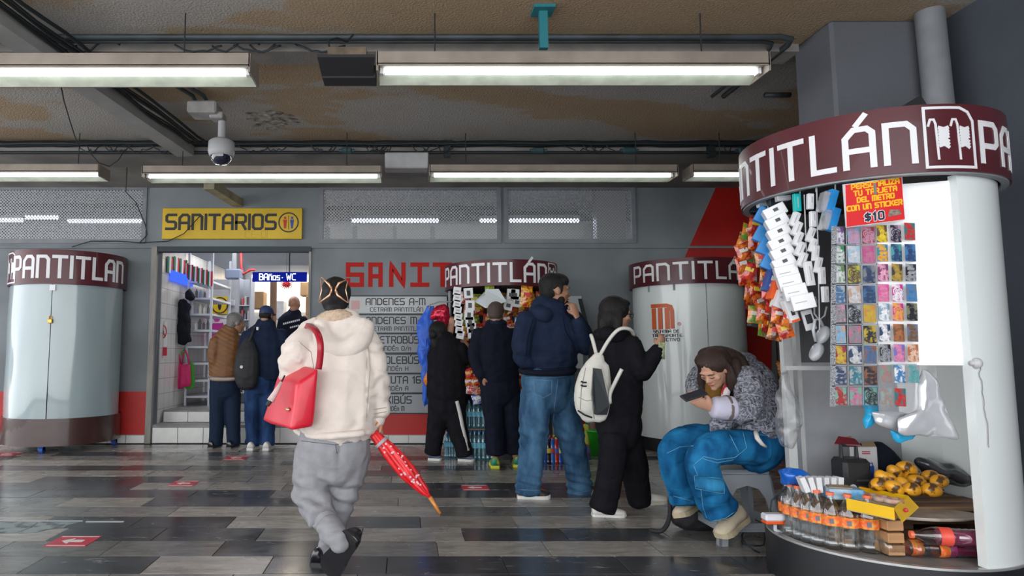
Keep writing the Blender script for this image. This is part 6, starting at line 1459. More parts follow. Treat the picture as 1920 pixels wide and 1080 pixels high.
# shoulder bag
YB = 3.62; RED = mat('red_leather', (.62,.008,.03), .38, var=.05, vscale=20, coat=.15, bump=.08, bscale=300); REDD = mat('dark_red_strap', (.36,.006,.02), .4, coat=.2)
t = thing('shoulder_bag', P(540,806,YB), 'red leather shoulder bag with pale tassel hanging at the cream jacket', 'bag')
A,Bq,C_ = P(490,790,3.86), P(546,808,3.44), P(588,800,3.50); D_ = A+C_-Bq
A2,B2,C2 = P(519,704,3.80), P(560,716,3.47), P(599,690,3.50); D2 = A2+C2-B2
bm2 = bmesh.new(); V = [bm2.verts.new(x) for x in (A,Bq,C_,D_,A2,B2,C2,D2)]
for q in ((3,2,1,0),(4,5,6,7),(0,1,5,4),(1,2,6,5),(2,3,7,6),(3,0,4,7)): bm2.faces.new([V[i] for i in q])
bmesh.ops.bevel(bm2, geom=bm2.edges[:], offset=.022, segments=3, affect='EDGES', profile=.6); bmesh.ops.recalc_face_normals(bm2, faces=bm2.faces)
bmesh.ops.subdivide_edges(bm2, edges=[e for e in bm2.edges if e.calc_length() > .08], cuts=6, use_grid_fill=True)
cc = (A+Bq+C_+D_+A2+B2+C2+D2)/8; bm2.normal_update()
for v in bm2.verts: v.co += v.normal*(noise.noise(v.co*7)*.007)
bm2.verts.index_update(); o = mesh_obj('bag_body', [v.co for v in bm2.verts], [tuple(v.index for v in q.verts) for q in bm2.faces], RED, t, True); bm2.free(); auto_smooth(o, 50)
lp = [P(597,692,3.50),P(600,672,3.49),P(601,650,3.48),P(598,632,3.50),P(590,618,3.56),P(578,611,3.68),P(568,618,3.80),P(560,650,3.92),P(540,690,3.86)]
q = catmull([tuple(x) for x in lp], 5); sv = []; sf = []
for i, p in enumerate(q):
    p = Vector(p); tt = (Vector(q[min(i+1,len(q)-1)])-Vector(q[max(i-1,0)])).normalized(); s1 = tt.cross(Vector((.3,-1,.1))).normalized()*.017; n1 = tt.cross(s1).normalized()*.006
    sv += [p-s1-n1,p+s1-n1,p+s1+n1,p-s1+n1]
for i in range(len(q)-1):
    for j in range(4): sf.append((i*4+j,i*4+(j+1)%4,(i+1)*4+(j+1)%4,(i+1)*4+j))
sf += [(3,2,1,0),tuple(range(len(sv)-4,len(sv)))]; mesh_obj('strap', sv, sf, REDD, t, True)
p = P(536,772,3.50); nrm = (Bq-A).cross(A2-A).normalized(); nrm = nrm if nrm.y < 0 else -nrm; c = A.lerp(Bq,.80).lerp(A2.lerp(B2,.80),.40)+nrm*.006
ux = (Bq-A).normalized(); MB().ell(c,(.030,.008,.010),12,Matrix((ux, nrm, ux.cross(nrm))).transposed()).build('gold_badge', GOLD, t, True)
tp = P(528,716,3.56); te = P(507,752,3.54); tb = MB().cyl(tp,te,.008,10,.020)
tb.build('tassel', mat('pale_tassel',(.60,.46,.44),.7,bump=.4,bscale=120), t, True)
MB().path([P(534,704,3.58),P(530,712,3.57),tp],.005,6).cyl(te,P(501,760,3.54),.012,8).build('tassel_clasp', mat('clasp_black',(.02,.02,.02),.4), t)
# umbrella
YU = 3.72; us = YU/FPX; RU = mat('umbrella_red', (.66,.010,.015), .45, var=.2, vscale=22, coat=.2); a = P(700,812,YU); b = P(806,932,YU-.05); e = P(825,963,YU-.06)
t = thing('umbrella', P(700,820,YU), 'folded red umbrella with small flowers held by the woman in cream', 'umbrella')
n = 26; vs = []; fs = []; K = 40
for i in range(n+1):
    u = i/n; c = a.lerp(b,u); rr = us*(9+6.5*math.sin(min(1,u*1.35)*math.pi*.62)-11*max(0,u-.62)/.38*.85)
    if u > .93: rr = us*3.2
    tt = (b-a).normalized(); s1 = tt.cross(Vector((0,1,0))).normalized(); o1 = s1.cross(tt)
    for j in range(K):
        an = 2*math.pi*j/K; k = 1+.13*math.sin(8*an+u*7)*(.3+.7*min(1,u*3)); vs.append(c+s1*rr*k*math.cos(an)+o1*rr*k*math.sin(an))
for i in range(n):
    for j in range(K): fs.append((i*K+j,i*K+(j+1)%K,(i+1)*K+(j+1)%K,(i+1)*K+j))
fs += [tuple(range(K))[::-1], tuple(range(n*K,(n+1)*K))]; mesh_obj('canopy', vs, fs, RU, t, True)
MB().cyl(b,e,.012,12,.009).build('wooden_tip', mat('varnished_wood',(.55,.20,.04),.35,coat=.3), t, True)
tt = (b-a).normalized(); MB().cyl(a.lerp(b,.13),a.lerp(b,.17),us*13.5,20,us*14.2).build('closing_band', mat('band_grey',(.42,.36,.38),.6), t, True)
MB().cyl(a.lerp(b,.86),a.lerp(b,.90),us*6.8,16,us*5).build('tip_band', mat('band_bluegrey',(.30,.33,.40),.6), t, True)
MB().path([a,a-tt*.05,P(702,796,YU),P(707,790,YU)],.011,8).build('handle', mat('varnished_wood',(.55,.20,.04),.35), t, True)
q = random.Random(6); fb = MB()
for k in range(26):
    u = q.uniform(.2,.85); c = a.lerp(b,u); an = q.uniform(-2.4,-.5); rr = us*(9+6.5*math.sin(min(1,u*1.35)*math.pi*.62)-11*max(0,u-.62)/.38*.85)*1.06
    s1 = tt.cross(Vector((0,1,0))).normalized(); o1 = s1.cross(tt); d = s1*math.cos(an)+o1*math.sin(an)
    d = d if d.y < 0 else Vector((d.x,-d.y,d.z)); fb.ell(c+d*rr,(.007,.003,.006),6)
tag(fb.build('flower_print', mat('flower_pale',(.70,.45,.50),.6), t), kind='stuff')
NAVY = mat('navy_cloth', (.012,.020,.045), .85, var=.15, vscale=14, bump=.15, bscale=260)
NAVYD = mat('dark_navy_cloth2', (.008,.010,.020), .85, var=.15, vscale=14, bump=.15, bscale=260)
BLACKC = mat('black_cloth2', (.009,.009,.012), .85, var=.2, vscale=14, bump=.15, bscale=260)
JEAN = denim('washed_denim', (.06,.14,.24), (.022,.06,.12)); JEANB = denim('blue_denim', (.02,.11,.26), (.008,.045,.12)); JEAND = denim('dark_denim', (.018,.045,.12), (.008,.02,.06))
WSOLE = mat('white_sole', (.60,.60,.58), .5)
# ---- man in jeans and navy hoodie, hand at his mouth (profile to the right)
Y = 5.39; f = Fig(1010,937,Y,'man walking right in navy hoodie and washed jeans, hand raised to his mouth', .0085, SKIN2)
H_ = [f.B([(1032,585,0,36,.75),(1030,605,0,54,.62),(1030,645,0,55,.68),(1028,680,0,53,.7),(1026,694,0,50,.7)], 1, .84),
      f.B([(988,600,-.07,20),(978,640,-.12,19),(981,672,-.10,17),(1000,690,-.04,15)], 1, .7),
      f.B([(1070,598,.06,22),(1090,628,.02,22),(1100,650,-.05,19),(1092,628,-.12,16),(1083,604,-.16,13)], 1, .7)]
def hf(p,n):
    x,y = proj(p); return fold_fn(.007,8,(1,1,.7),12)(p,n)+(.005*math.sin(p.z*60+noise.noise(p*8)*3) if y > 655 else 0)
hd = f.garment('hoodie', H_, NAVY, hf); seams(hd, [[(1000,598),(990,630),(986,668)],[(974,690),(1030,692),(1078,688)],[(1056,596),(1060,620),(1072,640)]], .003, mat('navy_seam',(.004,.006,.014),.9)); f.garment('hood', [f.T([(1008,580,-.02,16),(1020,568,.0,17),(1038,572,.06,15),(1052,582,.08,11)]), f.T([(1006,588,-.06,18),(1024,592,-.12,16)])], NAVY, fold_fn(.004,15,(1,1,1),3))
f.garment('hem_band', [f.T([(976,694,0,5),(985,698,-.16,6),(1026,700,-.20,6),(1068,698,-.16,6),(1077,692,0,5)])], NAVYD)
JL = [f.B([(1027,692,0,49,.7),(1028,720,0,50,.74),(1030,742,0,44,.72)], 1, .84),
      f.B([(1008,738,0,32),(1002,780,0,29),(1000,825,.02,26),(995,870,.0,24),(991,905,0,23),(990,924,0,24)], 1, .62, flat_end=True),
      f.B([(1050,738,.06,32),(1060,780,.08,28),(1070,820,.10,25),(1080,865,.14,23),(1086,905,.18,23),(1089,926,.20,24)], 1, .62, flat_end=True)]
def jf2(p,n):
    x,y = proj(p); k = math.exp(-((y-820)/30)**2)*.006*math.sin(p.z*70+p.x*30)+math.exp(-((y-905)/22)**2)*.008*math.sin(p.z*95+p.x*20)
    return fold_fn(.006,8,(1,1,.8),15)(p,n)+k
jn = f.garment('jeans', JL, JEAN, jf2)
st = mat('stitch_pale_blue',(.16,.26,.36),.8); seams(jn, [[(1001,712),(1035,714),(1034,738),(1019,746),(1002,738),(1001,712)],[(985,708),(1040,708),(1076,704)],[(1046,712),(1040,760),(1034,820),(1026,880),(1020,925)],[(972,918),(1020,920)],[(1075,925),(1106,920)]], .0022, st)
st = mat('shadow_seam',(.02,.04,.07),.9)
OS = mat('orange_black_shoe', (.02,.02,.02), .5, color2=(.65,.16,.03), vscale=14, ramp=(.52,.56))
g = G(972,937); f.shoe((g.x,Y,0),(G(1031,936).x,Y-.02,0), w=.10, h=.085, m=OS, ms=WSOLE, sole=.03, laces=WSOLE, ankle=(990,905,0))
g = G(1074,928); f.shoe((g.x,Y+.2,.0),(g.x+.20,Y+.16,0), w=.10, h=.08, m=OS, ms=WSOLE, sole=.03, ankle=(1088,905,.2))
f.head(1041,546,.02,64,yaw=82,pitch=2,neck=(1030,592,.02,15)); M_beard = mat('beard', (.02,.015,.013), .8, bump=.8, bscale=200)
f.hair([(0,-.09,.19,.36,.42,.36),(0,.05,.30,.31,.36,.24),(0,-.22,-.02,.31,.26,.30),(.27,.05,.05,.10,.08,.16),(-.27,.05,.05,.10,.08,.16)], HAIR, fold=(.003,60,(1,1,1)))
f.garment('beard', [ellip(f.L(0,.27,-.36),(.17*f.Hh,.17*f.Hh,.12*f.Hh),f.HM), ellip(f.L(.2,.1,-.28),(.10*f.Hh,.12*f.Hh,.16*f.Hh),f.HM), ellip(f.L(-.2,.1,-.28),(.10*f.Hh,.12*f.Hh,.16*f.Hh),f.HM)], M_beard, fold_fn(.002,80,(1,1,1),5), vox=.006)
f.hand(P(1081,592,Y-.17), (-.25,.25,1), (-.5,1,.1), (-1,-.3,.2), .17, curl=.8)
f.done()
# ---- young woman in black with the cream backpack, raised phone hand
Y = 4.87; f = Fig(1135,965,Y,'young woman in black with glasses and black bob, cream backpack on her back', .0085)
f.garment('hoodie', [f.B([(1150,625,0,26,.8),(1152,645,0,40,.66),(1156,690,0,45,.72),(1158,730,0,47,.74),(1158,768,0,46,.74),(1158,782,0,42,.74)], 1, .84),
      f.B([(1182,645,-.06,20),(1192,675,-.10,20),(1200,700,-.10,19),(1214,684,-.12,17),(1228,664,-.12,14),(1233,655,-.12,12)], 1, .68),
      f.B([(1125,650,.10,19),(1122,685,.14,18),(1140,712,.16,16),(1160,705,.14,13)], 1, .68)], BLACKC, fold_fn(.008,8,(1,1,.7),31))
f.garment('hood', [f.T([(1122,630,.04,13),(1135,626,-.06,15),(1155,630,-.08,14),(1172,628,.0,12)])], BLACKC, fold_fn(.003,20,(1,1,1),3))
PB = [f.B([(1158,775,0,42,.75),(1160,800,0,43,.78),(1160,820,0,38,.75)], 1, .84),
      f.B([(1150,815,-.04,27),(1149,860,-.06,26),(1141,905,-.06,24),(1133,940,-.05,24),(1129,955,-.05,25)], 1, .55, flat_end=True),
      f.B([(1172,815,.05,28),(1185,860,.08,27),(1193,900,.12,24),(1198,930,.14,22),(1200,944,.15,20)], 1, .55, flat_end=True)]
f.garment('trousers', PB, BLACKC, fold_fn(.009,7,(1,1,.6),33))
WS = mat('white_shoe', (.62,.60,.56), .5)
g = G(1108,966); f.shoe((g.x,Y-.05,0),(G(1166,964).x,Y-.07,0), w=.09, h=.07, m=WS, ms=WSOLE, sole=.02, laces=mat('lace_grey',(.3,.3,.3),.6), ankle=(1128,940,-.05))
a = P(1201,948,Y+.16); a.z = .03; f.shoe(a,(a.x+.19,Y+.12,.06), up=(-.35,0,.94), w=.09, h=.07, m=WS, ms=mat('sole_cream',(.5,.46,.38),.6), sole=.02, ankle=(1198,930,.14))
f.head(1156,590,0,62,yaw=80,pitch=4,neck=(1152,632,0,12),female=True)
f.hair([(0,-.10,.16,.42,.46,.42),(0,-.26,-.12,.40,.30,.42),[(-.3,-.08,.1,.13),(-.36,-.12,-.2,.13),(-.33,-.12,-.5,.12)],[(.3,-.08,.1,.13),(.36,-.12,-.2,.13),(.33,-.12,-.5,.12)],[(0,-.35,-.2,.24),(0,-.36,-.55,.22)],(0,.10,.36,.30,.30,.14),[(.22,.16,.30,.09),(.28,.12,.12,.07)],[(-.22,.16,.30,.09),(-.28,.12,.12,.07)]], HAIR, fold=(.002,70,(1,1,.3)))
L = f.L; GF = mat('glasses_frame', (.02,.02,.02), .3)
gb = MB()
for sx in (-1,1): gb.path([L(sx*(.13+.09*math.cos(a)),.43,.0+.08*math.sin(a)) for a in [k/12*2*math.pi for k in range(13)]], .010*f.Hh, 5); gb.path([L(sx*.22,.42,.02),L(sx*.33,.02,.03)], .010*f.Hh, 5)
gb.path([L(-.04,.45,.02),L(.04,.45,.02)], .010*f.Hh, 5); gb.build('glasses', GF, f.o)
f.hand(P(1236,652,Y-.12), (.35,.1,1), (-.3,1,0), (-1,0,.2), .15, curl=.9); f.done()
# snack packet in her hand
tag(MB().bbox(P(1240,655,Y-.155),(.045,.008,.10),.003,Matrix.Rotation(R(8),3,'Y')).build('held_packet', mat('packet_green',(.18,.26,.05),.4,color2=(.6,.6,.45),vscale=40)), 'small green packet held by the young woman with glasses', 'packet')
# backpack
CB_ = mat('backpack_cream', (.62,.60,.55), .75, var=.06, vscale=12, bump=.15, bscale=200); YP = Y-.20
t = thing('backpack', P(1120,790,YP), 'cream backpack with black side panel and white straps on the young woman in black', 'backpack')
prm = [tube([tuple(P(x,y,YP+d))+(r*YP/FPX,) for x,y,d,r in pts], ra) for pts, ra in (([(1122,670,0,12),(1112,700,0,24),(1104,735,0,27),(1103,765,0,24),(1104,780,0,16)],.75),([(1128,690,.0,16),(1122,740,0,24),(1118,775,.0,22)],.7))]
blob('main_pocket', prm, CB_, t, .009, 4, fold_fn(.004,10,(1,1,1),8)); seams(t.children[0], [[(1098,690),(1090,730),(1088,768)],[(1085,745),(1100,752),(1112,750)],[(1112,690),(1108,740),(1114,785)]], .003, mat('cream_seam',(.30,.29,.26),.8))
MB().slab([P(1113,690,YP-.075),P(1128,692,YP-.095),P(1143,760,YP-.09),P(1138,778,YP-.085),P(1118,778,YP-.11),P(1112,740,YP-.105)],(0,.05,0)).build('side_panel', mat('backpack_black_panel',(.02,.025,.03),.6), t)
sb = MB()
for pts in ([(1120,672,0),(1112,640,-.02),(1108,628,.02)],[(1122,672,-.04),(1140,640,-.10),(1160,618,-.14),(1180,617,-.12),(1190,628,-.02)],[(1166,692,-.20),(1156,712,-.18),(1144,738,-.12),(1143,755,-.10),(1130,705,-.08),(1122,682,-.05)]):
    sb.path([Vector(q) for q in catmull([tuple(P(x,y,YP+.04+d)) for x,y,d in pts],4)], .013, 6)
sb.build('strap', mat('strap_white',(.60,.58,.54),.6), t, True)
for y in (715,722): MB().path([P(1089,y,YP-.085),P(1094,y+2,YP-.09),P(1100,y+2,YP-.092)],.006,5).build('zip_pull', M_black, t)
MB().path([P(1084,770,YP-.03),P(1096,778,YP-.07),P(1110,783,YP-.06)],.006,5).build('buckle_strap', M_black, t)

# ---- seated woman with phone
Y = 4.12; f = Fig(1400,1005,Y,'seated young woman in grey patterned jacket and blue cargo jeans looking down at her phone', .0075, mat('skin_warm',(.50,.27,.18),.5,var=.06,vscale=20))
def pattern():
    m = bpy.data.materials.new('grey_print_cloth'); m.use_nodes = True; nt = m.node_tree; b = nt.nodes['Principled BSDF']; b.inputs['Roughness'].default_value = .8
    tc = nt.nodes.new('ShaderNodeTexCoord'); n = nt.nodes.new('ShaderNodeTexNoise'); n.inputs['Scale'].default_value = 26; n.inputs['Detail'].default_value = 3; n.inputs['Distortion'].default_value = 2.5; nt.links.new(tc.outputs['Object'], n.inputs['Vector'])
    v = nt.nodes.new('ShaderNodeTexVoronoi'); v.feature = 'DISTANCE_TO_EDGE'; v.inputs['Scale'].default_value = 17; nt.links.new(tc.outputs['Object'], v.inputs['Vector'])
    cr = nt.nodes.new('ShaderNodeValToRGB'); e = cr.color_ramp.elements; e[0].position = .38; e[0].color = (.025,.028,.04,1); e[1].position = .62; e[1].color = (.36,.36,.42,1)
    k = e.new(.46); k.color = (.14,.145,.18,1); k = e.new(.52); k.color = (.10,.105,.13,1); k = e.new(.56); k.color = (.27,.27,.32,1)
    nt.links.new(n.outputs['Fac'], cr.inputs[0]); cr2 = nt.nodes.new('ShaderNodeValToRGB'); cr2.color_ramp.elements[0].position = .02; cr2.color_ramp.elements[0].color = (.30,.31,.36,1); cr2.color_ramp.elements[1].position = .06; cr2.color_ramp.elements[1].color = (0,0,0,1)
    nt.links.new(v.outputs['Distance'], cr2.inputs[0]); mx = nt.nodes.new('ShaderNodeMix'); mx.data_type = 'RGBA'; mx.blend_type = 'LIGHTEN'; mx.inputs[0].default_value = .7
    nt.links.new(cr.outputs[0], mx.inputs[6]); nt.links.new(cr2.outputs[0], mx.inputs[7]); nt.links.new(mx.outputs[2], b.inputs['Base Color']); return m
PAT = pattern()
JK = [f.B([(1393,690,.06,26,.9),(1408,712,.04,40,.85),(1416,745,.02,46,.8),(1420,778,.0,49,.8),(1418,800,.0,46,.85),(1412,812,0,40,.85)], 1, .84),
      f.T([(1370,770,-.02,24,.9),(1352,795,-.04,22,.9),(1345,806,-.02,14,.9)], 1),
      f.B([(1400,708,-.12,26),(1406,745,-.20,27),(1396,772,-.24,25),(1376,766,-.26,21)], 1, .66),
      f.B([(1352,688,.20,22),(1322,700,.24,22),(1306,722,.20,20),(1306,742,.12,17)], 1, .66)]
jk = f.garment('jacket', JK, PAT, fold_fn(.009,8,(1,1,1),41)); seams(jk, [[(1378,742),(1400,738),(1425,742),(1434,752)],[(1395,700),(1392,735)],[(1382,748),(1378,770),(1396,788),(1410,770),(1404,748)],[(1425,700),(1440,740),(1436,790)],[(1432,765),(1462,760)],[(1350,800),(1400,806),(1460,806)]], .0024, mat('grey_piping',(.36,.37,.42),.8))
f.garment('collar', [f.T([(1372,682,-.02,11),(1385,672,-.03,13),(1405,676,.06,14)]), f.T([(1418,690,.05,16),(1432,712,.05,15)])], PAT, fold_fn(.004,14,(1,1,1),42))
f.garment('shirt_front', [f.T([(1352,700,.0,20),(1345,725,.0,22),(1348,752,.0,20)])], mat('ochre_shirt',(.20,.10,.02),.8,bump=.2), fold_fn(.004,12,(1,1,1),44))
f.garment('red_lining', [f.T([(1366,718,-.10,7),(1361,735,-.12,8),(1358,748,-.12,6)])], mat('red_white_lining',(.55,.03,.05),.7,color2=(.65,.6,.62),vscale=22,ramp=(.48,.52)))
f.garment('cuff', [f.T([(1372,764,-.262,23),(1352,765,-.27,22),(1337,764,-.27,20)],1,flat_end=True)], mat('lilac_cuff',(.50,.48,.60),.7), fold_fn(.003,14,(1,1,1),45), 'pale lilac turned-back cuff')
f.garment('cuff_edge', [f.T([(1366,765,-.262,24.5),(1360,765,-.262,24.5)],1,flat_end=True)], mat('taupe_cuff',(.14,.11,.10),.7))
JN = [f.B([(1432,808,.04,34,1),(1428,835,.02,42,1),(1412,852,.02,38,1)], 1, .8),
      f.B([(1420,840,-.06,33),(1380,838,-.12,32),(1335,842,-.18,32),(1316,862,-.20,30),(1322,898,-.16,30),(1336,930,-.12,31),(1349,954,-.10,33)], 1, .6, flat_end=True),
      f.B([(1400,830,.10,32),(1340,826,.10,31),(1285,828,.12,29),(1262,850,.12,28),(1268,890,.14,26),(1282,928,.18,27),(1286,942,.18,28)], 1, .6, flat_end=True)]
def sf_(p,n):
    x,y = proj(p); return fold_fn(.008,7,(1,1,1),47)(p,n)+(.006*math.sin(p.z*55-p.x*40+noise.noise(p*9)*2) if y > 930 else 0)
jn = f.garment('jeans', JN, denim('bright_blue_denim',(.014,.15,.33),(.004,.06,.17)), sf_); sj = mat('stitch_light_denim',(.12,.34,.52),.8)
seams(jn, [[(1302,892),(1358,898),(1358,926),(1304,916),(1302,892)],[(1392,806),(1400,840),(1378,858),(1345,862),(1320,856),(1300,872)],[(1300,872),(1312,900),(1318,950),(1330,985)],[(1368,815),(1385,848)],[(1318,860),(1345,868),(1375,862)],[(1250,850),(1275,838),(1300,836)],[(1322,980),(1360,972),(1392,950)],[(1262,930),(1300,940)],[(1425,815),(1460,820)]], .0022, sj)
pk = [P(1304,894,4.12-.56),P(1356,902,4.12-.585),P(1356,925,4.12-.575),P(1304,912,4.12-.55)]
f.garment('cargo_pocket', [tube([tuple(P(1306,903,3.62))+(.035,),tuple(P(1330,908,3.585))+(.037,),tuple(P(1354,912,3.60))+(.035,)],.55,flat_end=True)], denim('denim_flap',(.03,.20,.38),(.010,.09,.21)), None)
sm = MB()
for pts, dy in (([(1296,905),(1330,915),(1360,916)],0),):
    pass
CR_ = mat('cream_suede', (.52,.44,.33), .8, bump=.2, bscale=150); CRS = mat('cream_sole', (.45,.38,.26), .7)
f.shoe(P(1397,974,4.08), P(1350,1012,3.98), up=(-.45,-.15,.88), w=.11, h=.075, m=CR_, ms=CRS, sole=.03, laces=CR_, ankle=(1368,962,-.06))
f.shoe(P(1313,948,4.44), P(1272,974,4.26), up=(-.3,.1,.95), w=.10, h=.08, m=CR_, ms=CRS, sole=.03, laces=CR_, ankle=(1290,935,.18))
f.head(1338,692,-.12,70,yaw=236,pitch=36,roll=0,neck=(1392,700,.03,20),female=True,brow=HAIRB,lids=True)
f.hair([(0,-.10,.17,.385,.43,.36),(.10,-.02,.32,.30,.32,.17),(0,-.28,.0,.38,.30,.38),[(.26,-.02,.22,.15),(.36,-.06,-.08,.13),(.36,-.12,-.38,.16),(.30,-.3,-.62,.14)],[(-.26,-.08,.22,.13),(-.34,-.12,-.08,.11),(-.34,-.02,-.36,.14),(-.28,.02,-.6,.12)],[(0,-.40,.1,.28),(.0,-.55,-.2,.26),(0,-.62,-.42,.18)]], HAIRB, fold=(.0018,70,(1,1,1)))
f.garment('loose_hair', [f.T([(1322,668,-.08,16),(1350,666,-.06,18),(1380,676,-.06,17),(1396,694,-.10,12)]), f.T([(1376,680,-.12,12),(1380,704,-.14,10),(1374,728,-.14,6)]), f.T([(1318,690,.02,9),(1316,716,.04,8),(1322,744,.04,5)])], HAIRB, fold_fn(.002,60,(1,1,1),3), vox=.007)
f.hand(P(1332,764,4.12-.27), (-1,-.10,.45), (.1,.8,.6), (.1,-.2,1), .165, curl=.55)
f.hand(P(1306,752,4.12+.04), (-.3,-1,-.1), (.6,-.2,1), (.5,-.2,.5), .155, curl=.8)
f.done(.0055)
YPh = 3.80; M = Matrix.Rotation(R(-18),3,'Y') @ Matrix.Rotation(R(22),3,'X'); c = P(1301,741,YPh)
t = tag(MB().bbox(c,(.135,.072,.010),.003,M).build('mobile_phone', mat('phone_case',(.02,.02,.025),.3)), 'dark mobile phone held by the seated woman', 'phone')
MB().bbox(c+M @ Vector((0,0,.0055)),(.125,.064,.001),.0004,M).build('screen', mat('phone_screen',(.03,.03,.04),.1), t)
MB().path([P(1417,810,3.76),P(1420,822,3.72),P(1428,832,3.72),P(1436,838,3.74)],[.012,.013,.011,.007],8).build('belt_end', mat('belt_white',(.55,.53,.50),.6), bpy.data.objects['jeans.001'] if 'jeans.001' in bpy.data.objects else f.o, True)
# stool
t = thing('plastic_stool', (P(1400,0,4.12).x,4.12,0), 'grey plastic stool under the seated woman', 'stool'); PG = mat('stool_grey', (.27,.29,.32), .35, coat=.3)
cx = P(1382,950,4.25).x; sy = 4.27; sz = .42; hw = .15
MB().bbox((cx+.0,sy,sz),(2*hw,2*hw,.035),.012).build('seat', PG, t)
out = [(-1.32,0),(-1.0,1),(1.0,1),(1.32,0),(1.0,0),(.84,.42),(.70,.66),(.45,.80),(0,.85),(-.45,.80),(-.70,.66),(-.84,.42),(-1.0,0)]
for ax in (0,1):
    for sg in (-1,1):
        pts = []
        for u,w in out:
            off = hw*(1.32-.32*w)*sg; p = (cx+u*hw, sy+off, w*(sz-.01)) if ax == 0 else (cx+off, sy+u*hw, w*(sz-.01)); pts.append(p)
        MB().slab(pts, (0,-sg*.012,0) if ax == 0 else (-sg*.012,0,0)).build('leg_frame', PG, t)
        k = hw*1.235*sg; MB().box((cx,sy+k,.11) if ax == 0 else (cx+k,sy,.11), (hw*2.1,.012,.05) if ax == 0 else (.012,hw*2.1,.05)).build('cross_bar', PG, t)
# black backpack under the stool
BK = mat('black_nylon', (.012,.012,.015), .7, bump=.3, bscale=120)
t = thing('backpack', (P(1290,0,4.35).x,4.32,0), 'black backpack lying on the floor beside the grey stool', 'backpack')
blob('bag_body', [tube([tuple(P(1262,972,4.46))+(.05,),tuple(P(1285,966,4.46))+(.105,),tuple(P(1320,962,4.46))+(.12,),tuple(P(1350,962,4.46))+(.10,)],.75,flat_end=True)], BK, t, .009, 3, fold_fn(.008,10,(1,1,1),51), post=lambda p: Vector((p.x,p.y,max(p.z,.004))))
MB().path([Vector(q) for q in catmull([tuple(P(1256,935,4.40)),tuple(P(1256,965,4.38)),tuple(P(1250,985,4.36)),tuple(G(1238,996,.02)),tuple(G(1219,994,.012))],4)],.014,6).build('strap', BK, t, True)

# ---- man in navy at the middle kiosk (back view)
Y = 6.85; f = Fig(932,875,Y,'man with cropped hair in dark navy standing at the middle kiosk, seen from behind', .009, SKIN2)
f.garment('jacket', [f.B([(930,612,0,22,.8),(930,626,0,40,.6),(931,660,0,42,.66),(934,695,0,40,.68),(936,712,0,38,.68)], 1, .84),
   f.B([(900,626,0,15),(892,660,-.02,15),(897,690,-.04,13),(904,703,-.06,11)], 1, .68), f.B([(962,626,0,15),(972,660,.02,15),(968,690,.06,13)], 1, .68)], NAVYD, fold_fn(.009,8,(1,1,.7),61))
f.garment('jacket_collar', [f.T([(916,608,.02,8),(930,604,-.05,9),(944,608,.02,8)])], NAVY)
f.garment('trousers', [f.B([(937,712,0,37,.68),(938,735,0,38,.7)], 1, .84), f.B([(922,738,0,22),(928,790,0,20),(929,835,0,19),(930,850,0,19)], 1, .62, flat_end=True), f.B([(958,738,.02,22),(962,790,.02,20),(964,835,.04,18),(965,848,.04,18)], 1, .62, flat_end=True)], NAVYD, fold_fn(.009,7,(1,1,.6),63))
GS = mat('green_yellow_shoe', (.55,.52,.02), .5, color2=(.02,.22,.14), vscale=10, ramp=(.45,.52))
g = G(933,879); f.shoe((g.x-.02,Y-.12,0),(g.x+.0,Y+.15,0), w=.10, h=.08, m=GS, ms=mat('sole_yellow',(.6,.6,.03),.5), sole=.03, ankle=(930,848,0)); g = G(970,877); f.shoe((g.x,Y-.06,0),(g.x+.04,Y+.2,0), w=.10, h=.08, m=GS, ms=mat('sole_yellow',(.6,.6,.03),.5), sole=.03, ankle=(965,848,.04))
f.head(930,590,0,46,yaw=15,pitch=14,neck=(930,614,0,11),eyes=False)
f.hair([(0,-.08,.15,.350,.425,.375),(0,-.2,-.06,.30,.25,.24)], mat('shaved_hair',(.06,.04,.032),.7,var=.2,vscale=90), fold=None)
f.hand(P(905,706,Y-.07), (.2,.2,-1), (1,.3,0), (.4,-.8,.2), .165, curl=.7); f.done()

# ---- woman in black reaching into the kiosk goods
Y = 7.28; f = Fig(812,862,Y,'woman in black with white-striped trousers reaching up to the hanging goods of the middle kiosk', .009)
f.garment('jacket', [f.B([(832,638,0,22,.8),(836,656,0,34,.66),(838,695,0,37,.7),(838,735,0,38,.7),(838,748,0,36,.7)], 1, .84),
   f.B([(862,654,-.02,15),(872,672,.0,14),(880,672,.03,11)], 1, .66), f.B([(818,655,.02,15),(826,650,.04,13),(833,648,.05,11)], 1, .66)], BLACKC, fold_fn(.008,8,(1,1,.7),71))
f.garment('trousers', [f.B([(838,745,0,36,.7),(838,768,0,36,.72)], 1, .84), f.B([(824,768,0,22),(818,805,-.02,18),(813,838,-.04,16),(811,850,-.04,16)], 1, .62, flat_end=True), f.B([(850,768,0,23),(858,805,-.04,19),(868,838,-.08,16),(872,852,-.08,16)], 1, .62, flat_end=True)], BLACKC, fold_fn(.008,7,(1,1,.6),73))
MB().path([Vector(q) for q in catmull([tuple(P(856,752,Y-.125)),tuple(P(862,775,Y-.125)),tuple(P(868,805,Y-.125)),tuple(P(877,845,Y-.145))],4)],.022,6).build('white_stripe', mat('stripe_white',(.58,.57,.55),.8,bump=.3), f.o, True)
BS = mat('slate_shoe', (.07,.09,.14), .6, var=.3, vscale=20)
g = G(800,862); f.shoe((g.x+.02,Y-.02,0),(G(826,861).x+.01,Y-.06,0), w=.09, h=.075, m=BS, ms=WSOLE, sole=.028, ankle=(811,845,-.04)); g = G(860,866); f.shoe((g.x,Y-.08,0),(G(890,866).x,Y-.12,0), w=.09, h=.075, m=BS, ms=WSOLE, sole=.028, ankle=(872,848,-.08))
f.head(824,625,.02,42,yaw=38,pitch=-4,neck=(830,644,.01,9),eyes=False,female=True)
